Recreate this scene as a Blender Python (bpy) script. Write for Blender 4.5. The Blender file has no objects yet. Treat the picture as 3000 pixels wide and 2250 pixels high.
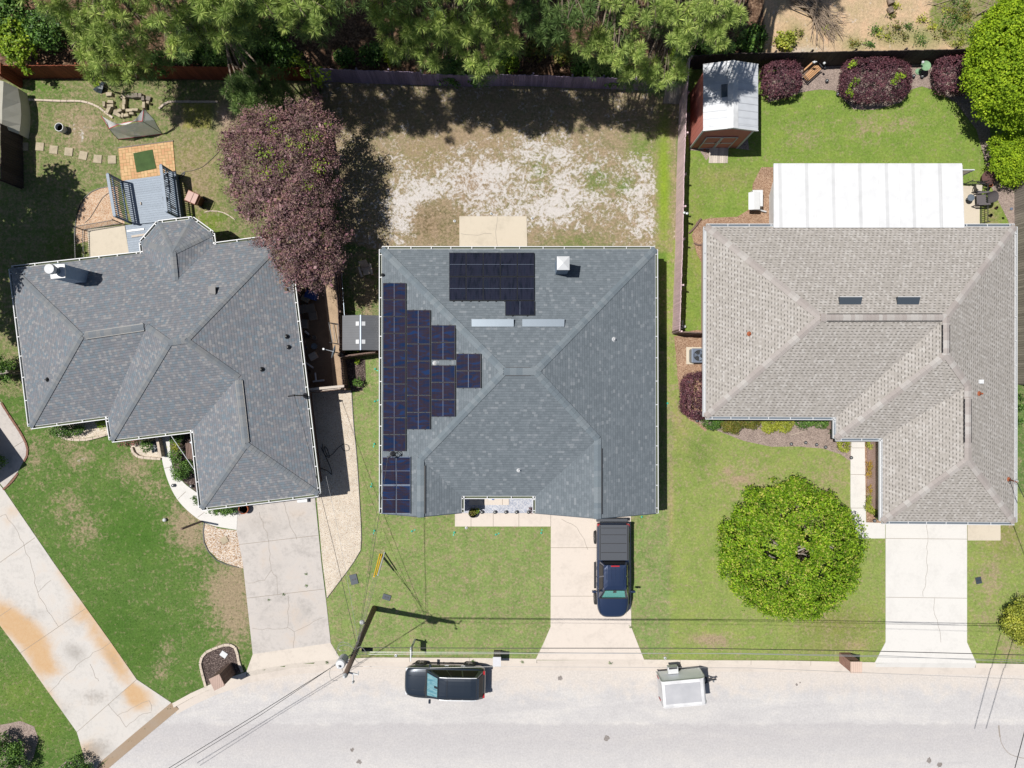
import bpy, bmesh, math, random
import numpy as np
from mathutils import Vector, Matrix

# ------------------------------------------------------------------ camera, light, exposure
scn = bpy.context.scene
S = 47.62          # reference-photo pixels per metre on the ground
CH = 42.0          # drone height in metres
cam_d = bpy.data.cameras.new('camera'); cam = bpy.data.objects.new('camera', cam_d)
scn.collection.objects.link(cam); scn.camera = cam
cam.location = (0, 0, CH); cam.rotation_euler = (0, 0, 0)
cam_d.sensor_width = 36; cam_d.lens = 24.0; cam_d.clip_start = 0.5; cam_d.clip_end = 600

SHX, SHY = 0.42, -0.10        # shadow offset per metre of height (world x, y)
sun_dir = Vector((SHX, SHY, -1)).normalized()
elev = math.asin(-sun_dir.z); azi = math.atan2(-sun_dir.x, -sun_dir.y)   # direction towards the sun, from +Y
w = bpy.data.worlds.new('World'); scn.world = w; w.use_nodes = True
wn = w.node_tree
sky = wn.nodes.new('ShaderNodeTexSky'); sky.sky_type = 'NISHITA'; sky.sun_disc = False
sky.sun_elevation = elev; sky.sun_rotation = azi % (2*math.pi)
wn.links.new(sky.outputs[0], wn.nodes['Background'].inputs[0])
wn.nodes['Background'].inputs[1].default_value = 0.058
sd = bpy.data.lights.new('sun', 'SUN'); sd.energy = 4.9; sd.angle = math.radians(0.53); sd.color = (1.0, 0.962, 0.905)
sun = bpy.data.objects.new('sun', sd); scn.collection.objects.link(sun)
sun.rotation_euler = sun_dir.to_track_quat('-Z', 'Y').to_euler(); sun.location = (-20, 5, 60)
scn.view_settings.view_transform = 'Standard'; scn.view_settings.look = 'None'
scn.view_settings.exposure = 0.30; scn.view_settings.gamma = 1.0
scn.cycles.max_bounces = 6; scn.cycles.transparent_max_bounces = 8

# ------------------------------------------------------------------ helpers
def gp(px, py, h=0.0):
    """world point seen at photo pixel (px,py) when it stands h metres high"""
    f = (1 - h/CH)/S
    return Vector(((px-1500)*f, (1125-py)*f, h))
def lin(c):
    c = c/255.0
    return c/12.92 if c <= .04045 else ((c+.055)/1.055)**2.4
KB = 1.75
def C(r, g, b):
    return (min(.86, lin(r)/KB), min(.86, lin(g)/KB), min(.86, lin(b)/KB), 1)
ORG = {}
COL = scn.collection
def tag(o, label=None, cat=None, group=None, kind=None):
    if label: o['label'] = label
    if cat: o['category'] = cat
    if group: o['group'] = group
    if kind: o['kind'] = kind
    return o
def thing(name, loc, label, cat, group=None):
    o = bpy.data.objects.new(name, None); COL.objects.link(o); o.location = loc
    o.empty_display_size = .2
    ORG[o.name] = Vector(loc)
    return tag(o, label, cat, group)
def org(p): return ORG[p.name]

def finish(me, name, mat, parent, loc):
    if mat is not None:
        for m in (mat if isinstance(mat, (list, tuple)) else [mat]): me.materials.append(m)
    o = bpy.data.objects.new(name, me); COL.objects.link(o)
    if parent is not None:
        o.parent = parent; ORG[o.name] = org(parent)
    else:
        o.location = loc; ORG[o.name] = Vector(loc)
    return o

class MB:
    def __init__(s): s.v = []; s.f = []; s.m = []; s.uv = []
    def face(s, pts, m=0, uv=None):
        i = len(s.v); s.v += [tuple(p) for p in pts]; s.f.append(tuple(range(i, i+len(pts)))); s.m.append(m); s.uv.append(uv)
    def idx(s, vs, fs, m=0):
        i = len(s.v); s.v += [tuple(p) for p in vs]
        for f in fs: s.f.append(tuple(i+k for k in f)); s.m.append(m); s.uv.append(None)
    def prism(s, pts, z0, z1, m=0):
        n = len(pts); pts = [(p[0], p[1]) for p in pts]
        a = sum(pts[i][0]*pts[(i+1) % n][1]-pts[(i+1) % n][0]*pts[i][1] for i in range(n))
        if a < 0: pts = pts[::-1]
        vs = [(x, y, z0) for x, y in pts]+[(x, y, z1) for x, y in pts]
        fs = [tuple(range(n-1, -1, -1)), tuple(range(n, 2*n))]+[(i, (i+1) % n, n+(i+1) % n, n+i) for i in range(n)]
        s.idx(vs, fs, m)
    def box(s, c, sx, sy, sz, rot=0, m=0):
        """c = centre of the bottom face"""
        cr, sr = math.cos(rot), math.sin(rot)
        pts = [(c[0]+x*cr-y*sr, c[1]+x*sr+y*cr) for x, y in ((-sx/2, -sy/2), (sx/2, -sy/2), (sx/2, sy/2), (-sx/2, sy/2))]
        s.prism(pts, c[2], c[2]+sz, m)
    def beam(s, a, b, w, h, m=0, up=(0, 0, 1)):
        a = Vector(a); b = Vector(b); d = (b-a).normalized(); u = Vector(up)
        if abs(d.dot(u)) > .98: u = Vector((1, 0, 0))
        r = d.cross(u).normalized()*w/2; t = r.cross(d).normalized()*h/2
        vs = [a-r-t, a+r-t, a+r+t, a-r+t, b-r-t, b+r-t, b+r+t, b-r+t]
        s.idx(vs, [(0, 1, 2, 3), (7, 6, 5, 4), (0, 4, 5, 1), (1, 5, 6, 2), (2, 6, 7, 3), (3, 7, 4, 0)], m)
    def tube(s, pts, r0, r1=None, n=8, m=0, cap=True):
        pts = [Vector(p) for p in pts]; r1 = r0 if r1 is None else r1; k = len(pts)
        i0 = len(s.v)
        for j, p in enumerate(pts):
            d = (pts[min(j+1, k-1)]-pts[max(j-1, 0)]).normalized()
            u = Vector((0, 0, 1)) if abs(d.z) < .9 else Vector((1, 0, 0))
            x = d.cross(u).normalized(); y = d.cross(x).normalized()
            r = r0+(r1-r0)*j/max(1, k-1)
            for q in range(n):
                a = 2*math.pi*q/n; s.v.append(tuple(p+x*math.cos(a)*r+y*math.sin(a)*r))
        for j in range(k-1):
            for q in range(n):
                s.f.append((i0+j*n+q, i0+j*n+(q+1) % n, i0+(j+1)*n+(q+1) % n, i0+(j+1)*n+q)); s.m.append(m); s.uv.append(None)
        if cap:
            s.f.append(tuple(i0+q for q in range(n))[::-1]); s.m.append(m); s.uv.append(None)
            s.f.append(tuple(i0+(k-1)*n+q for q in range(n))); s.m.append(m); s.uv.append(None)
    def lathe(s, c, prof, n=16, m=0, axis='z', closed=True):
        i0 = len(s.v)
        for r, z in prof:
            for q in range(n):
                a = 2*math.pi*q/n; x, y = r*math.cos(a), r*math.sin(a)
                if axis == 'z': s.v.append((c[0]+x, c[1]+y, c[2]+z))
                elif axis == 'y': s.v.append((c[0]+x, c[1]+z, c[2]+y))
                else: s.v.append((c[0]+z, c[1]+x, c[2]+y))
        for j in range(len(prof)-1):
            for q in range(n):
                s.f.append((i0+j*n+q, i0+j*n+(q+1) % n, i0+(j+1)*n+(q+1) % n, i0+(j+1)*n+q)); s.m.append(m); s.uv.append(None)
        if closed:
            for j in (0, len(prof)-1):
                if prof[j][0] > 1e-4:
                    s.f.append(tuple(i0+j*n+q for q in range(n))); s.m.append(m); s.uv.append(None)
    def xform(s, M):
        s.v = [tuple(M @ Vector(p)) for p in s.v]; return s
    def build(s, name, mat, parent=None, smooth=False, loc=None, bevel=0, subsurf=0):
        if parent is not None: o0 = org(parent)
        else:
            a = np.array(s.v); o0 = Vector(loc) if loc is not None else Vector(((a[:, 0].min()+a[:, 0].max())/2, (a[:, 1].min()+a[:, 1].max())/2, a[:, 2].min()))
        me = bpy.data.meshes.new(name)
        me.from_pydata([(x-o0.x, y-o0.y, z-o0.z) for x, y, z in s.v], [], s.f)
        if any(s.m): me.polygons.foreach_set('material_index', s.m)
        if any(u is not None for u in s.uv):
            L = me.uv_layers.new(name='UVMap'); k = 0
            for f, u in zip(s.f, s.uv):
                for j in range(len(f)):
                    if u is not None: L.data[k].uv = u[j]
                    k += 1
        if smooth: me.polygons.foreach_set('use_smooth', [True]*len(me.polygons))
        bm = bmesh.new(); bm.from_mesh(me)
        if smooth: bmesh.ops.remove_doubles(bm, verts=bm.verts, dist=.0005)
        bmesh.ops.recalc_face_normals(bm, faces=bm.faces) if all(u is None for u in s.uv) else None
        bm.to_mesh(me); bm.free()
        o = finish(me, name, mat, parent, o0)
        if bevel:
            b = o.modifiers.new('bevel', 'BEVEL'); b.width = bevel; b.segments = 2; b.limit_method = 'ANGLE'
        if subsurf:
            b = o.modifiers.new('subsurf', 'SUBSURF'); b.levels = subsurf; b.render_levels = subsurf
        return o

def npmesh(name, V, F, mat, parent=None, loc=None):
    o0 = org(parent) if parent is not None else Vector(loc if loc is not None else (0, 0, 0))
    V = V-np.array(o0)[None]
    me = bpy.data.meshes.new(name); k = F.shape[1]
    me.vertices.add(len(V)); me.vertices.foreach_set('co', V.astype(np.float32).ravel())
    me.loops.add(F.size); me.loops.foreach_set('vertex_index', F.astype(np.int32).ravel())
    me.polygons.add(len(F)); me.polygons.foreach_set('loop_start', np.arange(0, F.size, k, dtype=np.int32))
    me.update(calc_edges=True)
    return finish(me, name, mat, parent, o0)

def copy_tree(o, parent=None, loc=None, rotz=None, label=None):
    c = o.copy(); COL.objects.link(c)
    if parent is not None: c.parent = parent
    if loc is not None: c.location = loc; ORG[c.name] = Vector(loc)
    if rotz is not None: c.rotation_euler.z = rotz
    if label: c['label'] = label
    for ch in list(o.children): copy_tree(ch, c)
    return c

def smoothpath(pts, per=6):
    """Catmull-Rom through 2-D/3-D points"""
    P = [Vector(p) for p in pts]; out = []
    for i in range(len(P)-1):
        p0, p1, p2, p3 = P[max(i-1, 0)], P[i], P[i+1], P[min(i+2, len(P)-1)]
        for j in range(per):
            t = j/per
            out.append(.5*((2*p1)+(p2-p0)*t+(2*p0-5*p1+4*p2-p3)*t*t+(3*p1-p0-3*p2+p3)*t**3))
    out.append(P[-1]); return out

# ------------------------------------------------------------------ materials
def mk(name):
    m = bpy.data.materials.new(name); m.use_nodes = True
    nt = m.node_tree; return m, nt, nt.nodes['Principled BSDF']
def nd(nt, typ, attrs=None, **inp):
    n = nt.nodes.new(typ)
    for k, v in (attrs or {}).items(): setattr(n, k, v)
    for k, v in inp.items():
        key = int(k[1:]) if k[0] == 'i' and k[1:].isdigit() else k.replace('_', ' ')
        if isinstance(v, bpy.types.NodeSocket): nt.links.new(v, n.inputs[key])
        else: n.inputs[key].default_value = v
    return n
def ramp(nt, fac, stops, interp='LINEAR'):
    r = nt.nodes.new('ShaderNodeValToRGB'); nt.links.new(fac, r.inputs[0]); cr = r.color_ramp; cr.interpolation = interp
    while len(cr.elements) < len(stops): cr.elements.new(.5)
    for e, (p, c) in zip(cr.elements, stops):
        e.position = p; e.color = c if len(c) == 4 else (*c, 1)
    return r.outputs[0]
def mixc(nt, fac, a, b, blend='MIX'):
    n = nt.nodes.new('ShaderNodeMix'); n.data_type = 'RGBA'; n.blend_type = blend
    for sock, v in ((n.inputs[0], fac), (n.inputs[6], a), (n.inputs[7], b)):
        if isinstance(v, bpy.types.NodeSocket): nt.links.new(v, sock)
        else: sock.default_value = v
    return n.outputs[2]
def math_(nt, op, a, b=None, c=None, clamp=False):
    n = nt.nodes.new('ShaderNodeMath'); n.operation = op; n.use_clamp = clamp
    for i, v in enumerate((a, b, c)):
        if v is None: continue
        if isinstance(v, bpy.types.NodeSocket): nt.links.new(v, n.inputs[i])
        else: n.inputs[i].default_value = v
    return n.outputs[0]
def noise(nt, vec, scale, detail=4, rough=.55, dist=0):
    return nd(nt, 'ShaderNodeTexNoise', Vector=vec, Scale=scale, Detail=detail, Roughness=rough, Distortion=dist).outputs[0]
def objco(nt): return nd(nt, 'ShaderNodeNewGeometry').outputs['Position']   # world position of a static surface
def bump(nt, b, h, strength=.4, dist=.02):
    n = nd(nt, 'ShaderNodeBump', Height=h, Strength=strength, Distance=dist); nt.links.new(n.outputs[0], b.inputs['Normal'])

def plain(name, c, rough=.6, metal=0, spec=.5, coat=0):
    m, nt, b = mk(name); b.inputs['Base Color'].default_value = c if len(c) == 4 else (*c, 1)
    b.inputs['Roughness'].default_value = rough; b.inputs['Metallic'].default_value = metal
    b.inputs['Specular IOR Level'].default_value = spec; b.inputs['Coat Weight'].default_value = coat
    b.inputs['Coat Roughness'].default_value = .04
    n = noise(nt, objco(nt), 6, 3)
    nt.links.new(mixc(nt, math_(nt, 'MULTIPLY', n, .35), b.inputs['Base Color'].default_value[:], tuple(x*.72 for x in c[:3])+(1,)), b.inputs['Base Color'])
    return m
def noisy(name, stops, scale=5, detail=6, rough=.85, scale2=40, amt2=.35, bmp=.3, stretch=None, spec=.3, metal=0):
    """large noise through a colour ramp, darkened/lightened by fine grain"""
    m, nt, b = mk(name); P = objco(nt)
    if stretch: P = nd(nt, 'ShaderNodeMapping', Vector=P, Scale=stretch).outputs[0]
    n1 = noise(nt, P, scale, detail); n2 = noise(nt, P, scale2, 3, .6)
    col = ramp(nt, n1, stops)
    g = math_(nt, 'ADD', math_(nt, 'MULTIPLY', n2, 2*amt2), 1-amt2)
    gc = nd(nt, 'ShaderNodeCombineColor', Red=g, Green=g, Blue=g).outputs[0]
    nt.links.new(mixc(nt, 1.0, col, gc, 'MULTIPLY'), b.inputs['Base Color'])
    b.inputs['Roughness'].default_value = rough; b.inputs['Specular IOR Level'].default_value = spec; b.inputs['Metallic'].default_value = metal
    if bmp: bump(nt, b, n2, bmp, .02)
    return m
def dirty(name, c, rough=.9, **k):
    return noisy(name, [(.3, tuple(x*.8 for x in c[:3])), (.5, c[:3]), (.7, tuple(min(.88, x*1.12) for x in c[:3]))], rough=rough, **k)

def leafmat(name, cols, trans=.25, rough=.55, spec=.35):
    m, nt, b = mk(name)
    r = nd(nt, 'ShaderNodeNewGeometry').outputs['Random Per Island']
    n = len(cols); col = ramp(nt, r, [(i/max(1, n-1), c) for i, c in enumerate(cols)])
    nz = noise(nt, objco(nt), 1.1, 5, .65)
    col = mixc(nt, 1.0, col, ramp(nt, nz, [(.32, (.58, .62, .6)), (.5, (.95, .95, .95)), (.68, (1.35, 1.25, 1.2))]), 'MULTIPLY')
    nt.links.new(col, b.inputs['Base Color']); b.inputs['Roughness'].default_value = rough
    b.inputs['Specular IOR Level'].default_value = spec
    if trans:
        t = nd(nt, 'ShaderNodeBsdfTranslucent', Color=col); mx = nt.nodes.new('ShaderNodeMixShader'); mx.inputs[0].default_value = trans
        nt.links.new(b.outputs[0], mx.inputs[1]); nt.links.new(t.outputs[0], mx.inputs[2])
        nt.links.new(mx.outputs[0], nt.nodes['Material Output'].inputs[0])
    return m

def shingle(name, cols, row=.145, tab=.30, line=.55, big=.25, shadowdash=0.0, sheen=.0):
    reg = shadowdash > 0
    m, nt, b = mk(name)
    uv = nd(nt, 'ShaderNodeUVMap').outputs[0]
    sp = nd(nt, 'ShaderNodeSeparateXYZ', Vector=uv)
    v = math_(nt, 'DIVIDE', sp.outputs[1], row); rw = math_(nt, 'FLOOR', v); fv = math_(nt, 'FRACT', v)
    rr = nd(nt, 'ShaderNodeTexWhiteNoise', {'noise_dimensions': '1D'}, W=rw).outputs[0] if not reg else math_(nt, 'MULTIPLY', rw, .31)
    u = math_(nt, 'ADD', math_(nt, 'DIVIDE', sp.outputs[0], tab), math_(nt, 'MULTIPLY', rr, 5.0))
    cu = math_(nt, 'FLOOR', u); fu = math_(nt, 'FRACT', u)
    cell = nd(nt, 'ShaderNodeCombineXYZ', X=cu, Y=rw).outputs[0]
    wn_ = nd(nt, 'ShaderNodeTexWhiteNoise', {'noise_dimensions': '2D'}, Vector=cell).outputs[0]
    col = ramp(nt, wn_, cols, 'CONSTANT')
    P = objco(nt)
    nb = noise(nt, P, .35, 4); nf = noise(nt, P, 28, 2)
    g = math_(nt, 'ADD', math_(nt, 'MULTIPLY', nb, big*2), 1-big)
    g = math_(nt, 'MULTIPLY', g, math_(nt, 'ADD', math_(nt, 'MULTIPLY', nf, .5), .75))
    ln = math_(nt, 'LESS_THAN', fv, .13)  # row edge darkened in colour as the shadow line of shingle thickness
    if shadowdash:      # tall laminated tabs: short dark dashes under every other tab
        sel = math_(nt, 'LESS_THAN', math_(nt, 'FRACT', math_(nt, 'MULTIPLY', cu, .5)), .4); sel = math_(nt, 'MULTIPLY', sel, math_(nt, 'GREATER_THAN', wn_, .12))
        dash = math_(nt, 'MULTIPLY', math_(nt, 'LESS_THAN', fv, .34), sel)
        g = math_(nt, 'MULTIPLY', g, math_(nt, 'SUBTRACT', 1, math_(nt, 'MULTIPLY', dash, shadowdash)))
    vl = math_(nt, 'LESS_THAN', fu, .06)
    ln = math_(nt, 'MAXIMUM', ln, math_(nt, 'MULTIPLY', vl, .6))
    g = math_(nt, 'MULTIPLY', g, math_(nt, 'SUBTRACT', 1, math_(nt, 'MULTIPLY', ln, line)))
    gc = nd(nt, 'ShaderNodeCombineColor', Red=g, Green=g, Blue=g).outputs[0]
    nt.links.new(mixc(nt, 1.0, col, gc, 'MULTIPLY'), b.inputs['Base Color'])
    b.inputs['Roughness'].default_value = .93; b.inputs['Specular IOR Level'].default_value = .15
    bump(nt, b, math_(nt, 'SUBTRACT', 1, fv), .5, .012)
    return m
def capmat(name, cols):
    m, nt, b = mk(name)
    r = nd(nt, 'ShaderNodeNewGeometry').outputs['Random Per Island']
    n = len(cols); col = ramp(nt, r, [(i/n, c) for i, c in enumerate(cols)], 'CONSTANT')
    nf = noise(nt, objco(nt), 30, 2)
    g = math_(nt, 'ADD', math_(nt, 'MULTIPLY', nf, .5), .75); gc = nd(nt, 'ShaderNodeCombineColor', Red=g, Green=g, Blue=g).outputs[0]
    nt.links.new(mixc(nt, 1.0, col, gc, 'MULTIPLY'), b.inputs['Base Color']); b.inputs['Roughness'].default_value = .93
    b.inputs['Specular IOR Level'].default_value = .15
    return m
def boards(name, c, rough=.8, var=.35):
    """wood: every board is a mesh island with its own tone, streaked along z"""
    m, nt, b = mk(name); P = objco(nt)
    r = nd(nt, 'ShaderNodeNewGeometry').outputs['Random Per Island']
    st = noise(nt, nd(nt, 'ShaderNodeMapping', Vector=P, Scale=(14, 14, 1.2)).outputs[0], 1.5, 5)
    g = math_(nt, 'ADD', 1-var, math_(nt, 'MULTIPLY', r, var)); g = math_(nt, 'MULTIPLY', g, math_(nt, 'ADD', .6, math_(nt, 'MULTIPLY', st, .8)))
    gc = nd(nt, 'ShaderNodeCombineColor', Red=g, Green=g, Blue=g).outputs[0]
    nt.links.new(mixc(nt, 1.0, c, gc, 'MULTIPLY'), b.inputs['Base Color']); b.inputs['Roughness'].default_value = rough
    b.inputs['Specular IOR Level'].default_value = .25
    bump(nt, b, st, .3, .01)
    return m
def brickmat(name, c1, c2, mortar, bw=.22, bh=.075):
    m, nt, b = mk(name); P = objco(nt)
    sp = nd(nt, 'ShaderNodeSeparateXYZ', Vector=P); h = math_(nt, 'ADD', sp.outputs[0], sp.outputs[1])
    v = nd(nt, 'ShaderNodeCombineXYZ', X=h, Y=sp.outputs[2]).outputs[0]
    bt = nd(nt, 'ShaderNodeTexBrick', Vector=v, Color1=c1, Color2=c2, Mortar=mortar, Scale=1.0, Mortar_Size=.008)
    bt.inputs['Brick Width'].default_value = bw; bt.inputs['Row Height'].default_value = bh
    nt.links.new(bt.outputs[0], b.inputs['Base Color']); b.inputs['Roughness'].default_value = .9
    return m

def ribbed(name, c, sc, ax_=0, rough=.5, amt=.25):
    m, nt, b_ = mk(name); sp = nd(nt, 'ShaderNodeSeparateXYZ', Vector=objco(nt)); f = math_(nt, 'FRACT', math_(nt, 'MULTIPLY', sp.outputs[ax_], sc)); l = math_(nt, 'LESS_THAN', f, .12)
    n_ = noise(nt, objco(nt), 2, 4); g = math_(nt, 'MULTIPLY', math_(nt, 'SUBTRACT', 1, math_(nt, 'MULTIPLY', l, amt)), math_(nt, 'ADD', .85, math_(nt, 'MULTIPLY', n_, .3))); gc = nd(nt, 'ShaderNodeCombineColor', Red=g, Green=g, Blue=g).outputs[0]
    nt.links.new(mixc(nt, 1.0, c, gc, 'MULTIPLY'), b_.inputs['Base Color']); b_.inputs['Roughness'].default_value = rough; bump(nt, b_, f, .3, .01); return m
M = {}
M['white'] = plain('white_trim', C(238, 240, 242), .45)
M['white_metal'] = dirty('white_metal', C(246, 248, 250), .5, scale=1.2, scale2=12, amt2=.05, bmp=0)
M['gutter_in'] = plain('gutter_inside', C(95, 105, 75), .8)
M['black'] = plain('black_plastic', (.012, .012, .014, 1), .45)
M['dark'] = plain('dark_metal', (.03, .03, .035, 1), .5)
M['steel'] = plain('galvanised_steel', C(165, 178, 190), .38, .55)
M['wire'] = plain('wire_black', (.02, .02, .022, 1), .5)
M['wire_light'] = plain('wire_aluminium', (.5, .5, .5, 1), .35, .7)
M['rubber'] = plain('tyre_rubber', (.018, .018, .018, 1), .8)
M['rim'] = plain('alloy_rim', (.28, .28, .3, 1), .3, .8)
M['glass'] = plain('dark_glass', (.012, .015, .02, 1), .06, 0, .8)
M['pane'] = plain('window_glass', (.05, .07, .09, 1), .08, 0, .8)
M['terracotta'] = dirty('terracotta', C(190, 110, 75))
M['soil'] = dirty('potting_soil', C(85, 65, 50))
M['stone'] = dirty('cut_stone', C(200, 186, 160), scale=3, scale2=20)
M['stone_dark'] = dirty('weathered_stone', C(150, 140, 128), scale=3, scale2=20)
M['edging'] = dirty('edging_stone', C(224, 208, 190), scale=4, scale2=25)
M['brick_edge'] = dirty('brick_edging', C(150, 112, 96), scale=6, scale2=30)
M['bark'] = noisy('bark', [(.3, (.10, .075, .055)), (.7, (.24, .19, .15))], 4, 6, stretch=(1, 1, .3))
M['twig'] = plain('grey_twig', C(175, 155, 135), .9)
M['brick_red'] = brickmat('red_brick', C(190, 130, 110), C(160, 100, 84), C(205, 190, 178))
M['brick_pink'] = brickmat('pink_brick', C(205, 165, 150), C(180, 138, 124), C(222, 210, 200))
M['brick_brown'] = brickmat('brown_brick', C(128, 92, 78), C(104, 72, 60), C(150, 135, 125))
M['siding_cream'] = dirty('cream_siding', C(214, 206, 186), scale=1.5, scale2=14, amt2=.08, bmp=0)
M['siding_light'] = dirty('light_blue_siding', C(172, 194, 218), .6, scale=2, scale2=14, amt2=.1, bmp=0)
M['siding_blue'] = dirty('blue_grey_siding', C(140, 160, 182), .6, scale=2, scale2=14, amt2=.1, bmp=0)
M['door'] = plain('painted_door', C(225, 222, 214), .5)
# ------------------------------------------------------------------ terrain: one sheet, tinted by zone
def inpoly(X, Y, pts):
    """X,Y photo pixels arrays"""
    ins = np.zeros(X.shape, bool); n = len(pts)
    for i in range(n):
        x1, y1 = pts[i]; x2, y2 = pts[(i+1) % n]
        if y1 == y2: continue
        c = ((Y >= min(y1, y2)) & (Y < max(y1, y2))) & (X < (x2-x1)*(Y-y1)/(y2-y1)+x1)
        ins ^= c
    return ins
step = .2
# detailed block in view, sparse skirt to the horizon
xs = np.concatenate([[-260, -150, -90, -60, -45], np.arange(-36, 36.01, step), [45, 60, 90, 150, 260]])
ys = np.concatenate([[-260, -150, -90, -60, -40], np.arange(-28, 28.01, step), [40, 60, 90, 150, 260]])
GX, GY = np.meshgrid(xs, ys); PX = GX*S+1500; PY = 1125-GY*S
curb_back = [(505, 2060), (560, 2030), (620, 2003), (680, 1982), (722, 1968), (850, 1944), (996, 1930), (1100, 1926), (1300, 1927), (1450, 1928), (1572, 1930),
             (1885, 1932), (2100, 1934), (2300, 1935), (2450, 1938), (2565, 1940), (2858, 1943), (3000, 1945), (3700, 1955), (9000, 2040)]
curb_front = [(x+(4 if x < 722 else 0), y+13) for x, y in curb_back]
road_poly = curb_front+[(9000, 2700), (150, 2700), (200, 2450), (240, 2330), (285, 2245), (400, 2150)]
low = inpoly(PX, PY, [(x, y+7) for x, y in curb_back]+[(9000, 2690), (175, 2690), (225, 2450), (254, 2335), (296, 2243), (402, 2150)])
GZ = np.where(low, -.32, 0.0)
# far rows: road strip stays low outside the detailed block as well
tint = np.zeros(GX.shape+(3,)); mask = np.zeros(GX.shape+(3,))
def setz(sel, rgb=None, sand=None, dry=None, grain=None):
    if rgb is not None: tint[sel] = C(*rgb)[:3]
    if sand is not None: mask[sel, 0] = sand
    if dry is not None: mask[sel, 1] = dry
    if grain is not None: mask[sel, 2] = grain
setz(np.ones(GX.shape, bool), (112, 140, 76), .0, .36, .5)
setz(PX < 960, (104, 136, 66), .0, .31, .5)                                         # left front lawn
setz((PY < 1160) & (PX < 950), (124, 144, 82), .22, .46, .5)                          # left back yard
setz(inpoly(PX, PY, [(1035, 1050), (1980, 1020), (1972, 1935), (955, 1935), (955, 1750), (1050, 1600)]), (144, 167, 96), 0, .41, .5)
setz(inpoly(PX, PY, [(1970, 1190), (2500, 1200), (3100, 1500), (3100, 1940), (1962, 1940)]), (156, 174, 94), 0, .34, .5)
setz(inpoly(PX, PY, [(2000, 180), (3000, 180), (3000, 1120), (1985, 1120)]), (142, 168, 78), 0, .30, .5)
setz(inpoly(PX, PY, [(1948, 700), (2000, 700), (1990, 1180), (1950, 1200)]), (158, 176, 92), 0, .42, .5)
setz(inpoly(PX, PY, [(935, 232), (1990, 262), (1975, 740), (1115, 740), (1010, 700)]), (156, 150, 110), .39, .56, .5)   # bare middle yard
setz(inpoly(PX, PY, [(-4000, -4000), (2290, -4000), (2290, 150), (2020, 160), (2005, 245), (930, 238), (-4000, 226)]), (100, 76, 60), 0, .2, .9)   # forest floor
setz(inpoly(PX, PY, [(2240, -4000), (9000, -4000), (9000, 100), (2860, 175), (2240, 190)]), (224, 196, 160), .33, .1, .4)  # graded dirt lot
setz(inpoly(PX, PY, [(2780, -200), (3100, -200), (3100, 200), (2830, 180), (2720, 60)]), (130, 150, 70), .1, .5, .5)
setz(inpoly(PX, PY, [(536, 305), (620, 303), (620, 378), (537, 378)]), (158, 160, 84), 0, .35, .3)
sod_ = inpoly(PX, PY, [(1035, 1050), (1980, 1020), (1966, 1935), (955, 1935), (955, 1750), (1050, 1600)])
ci = (np.floor(GX/.6)*37+np.floor((GY+np.floor(GX/.6)*.5)/1.2)*91).astype(int) % 997
tint[sod_] *= (.93+.14*np.random.default_rng(1).random(997)[ci[sod_]])[:, None]
def blob(px, py, rx, ry, rgb=None, a=1.0, sand=0, dry=0, ang=0):
    dx, dy = (PX-px), (PY-py); c, s_ = math.cos(ang), math.sin(ang)
    u = (dx*c+dy*s_)/rx; v = (-dx*s_+dy*c)/ry
    wgt = np.exp(-(u*u+v*v))*a
    if rgb is not None: tint[:] = tint*(1-wgt[..., None])+np.array(C(*rgb)[:3])*wgt[..., None]
    mask[..., 0] += sand*wgt*.75; mask[..., 1] += dry*wgt*.8
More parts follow.
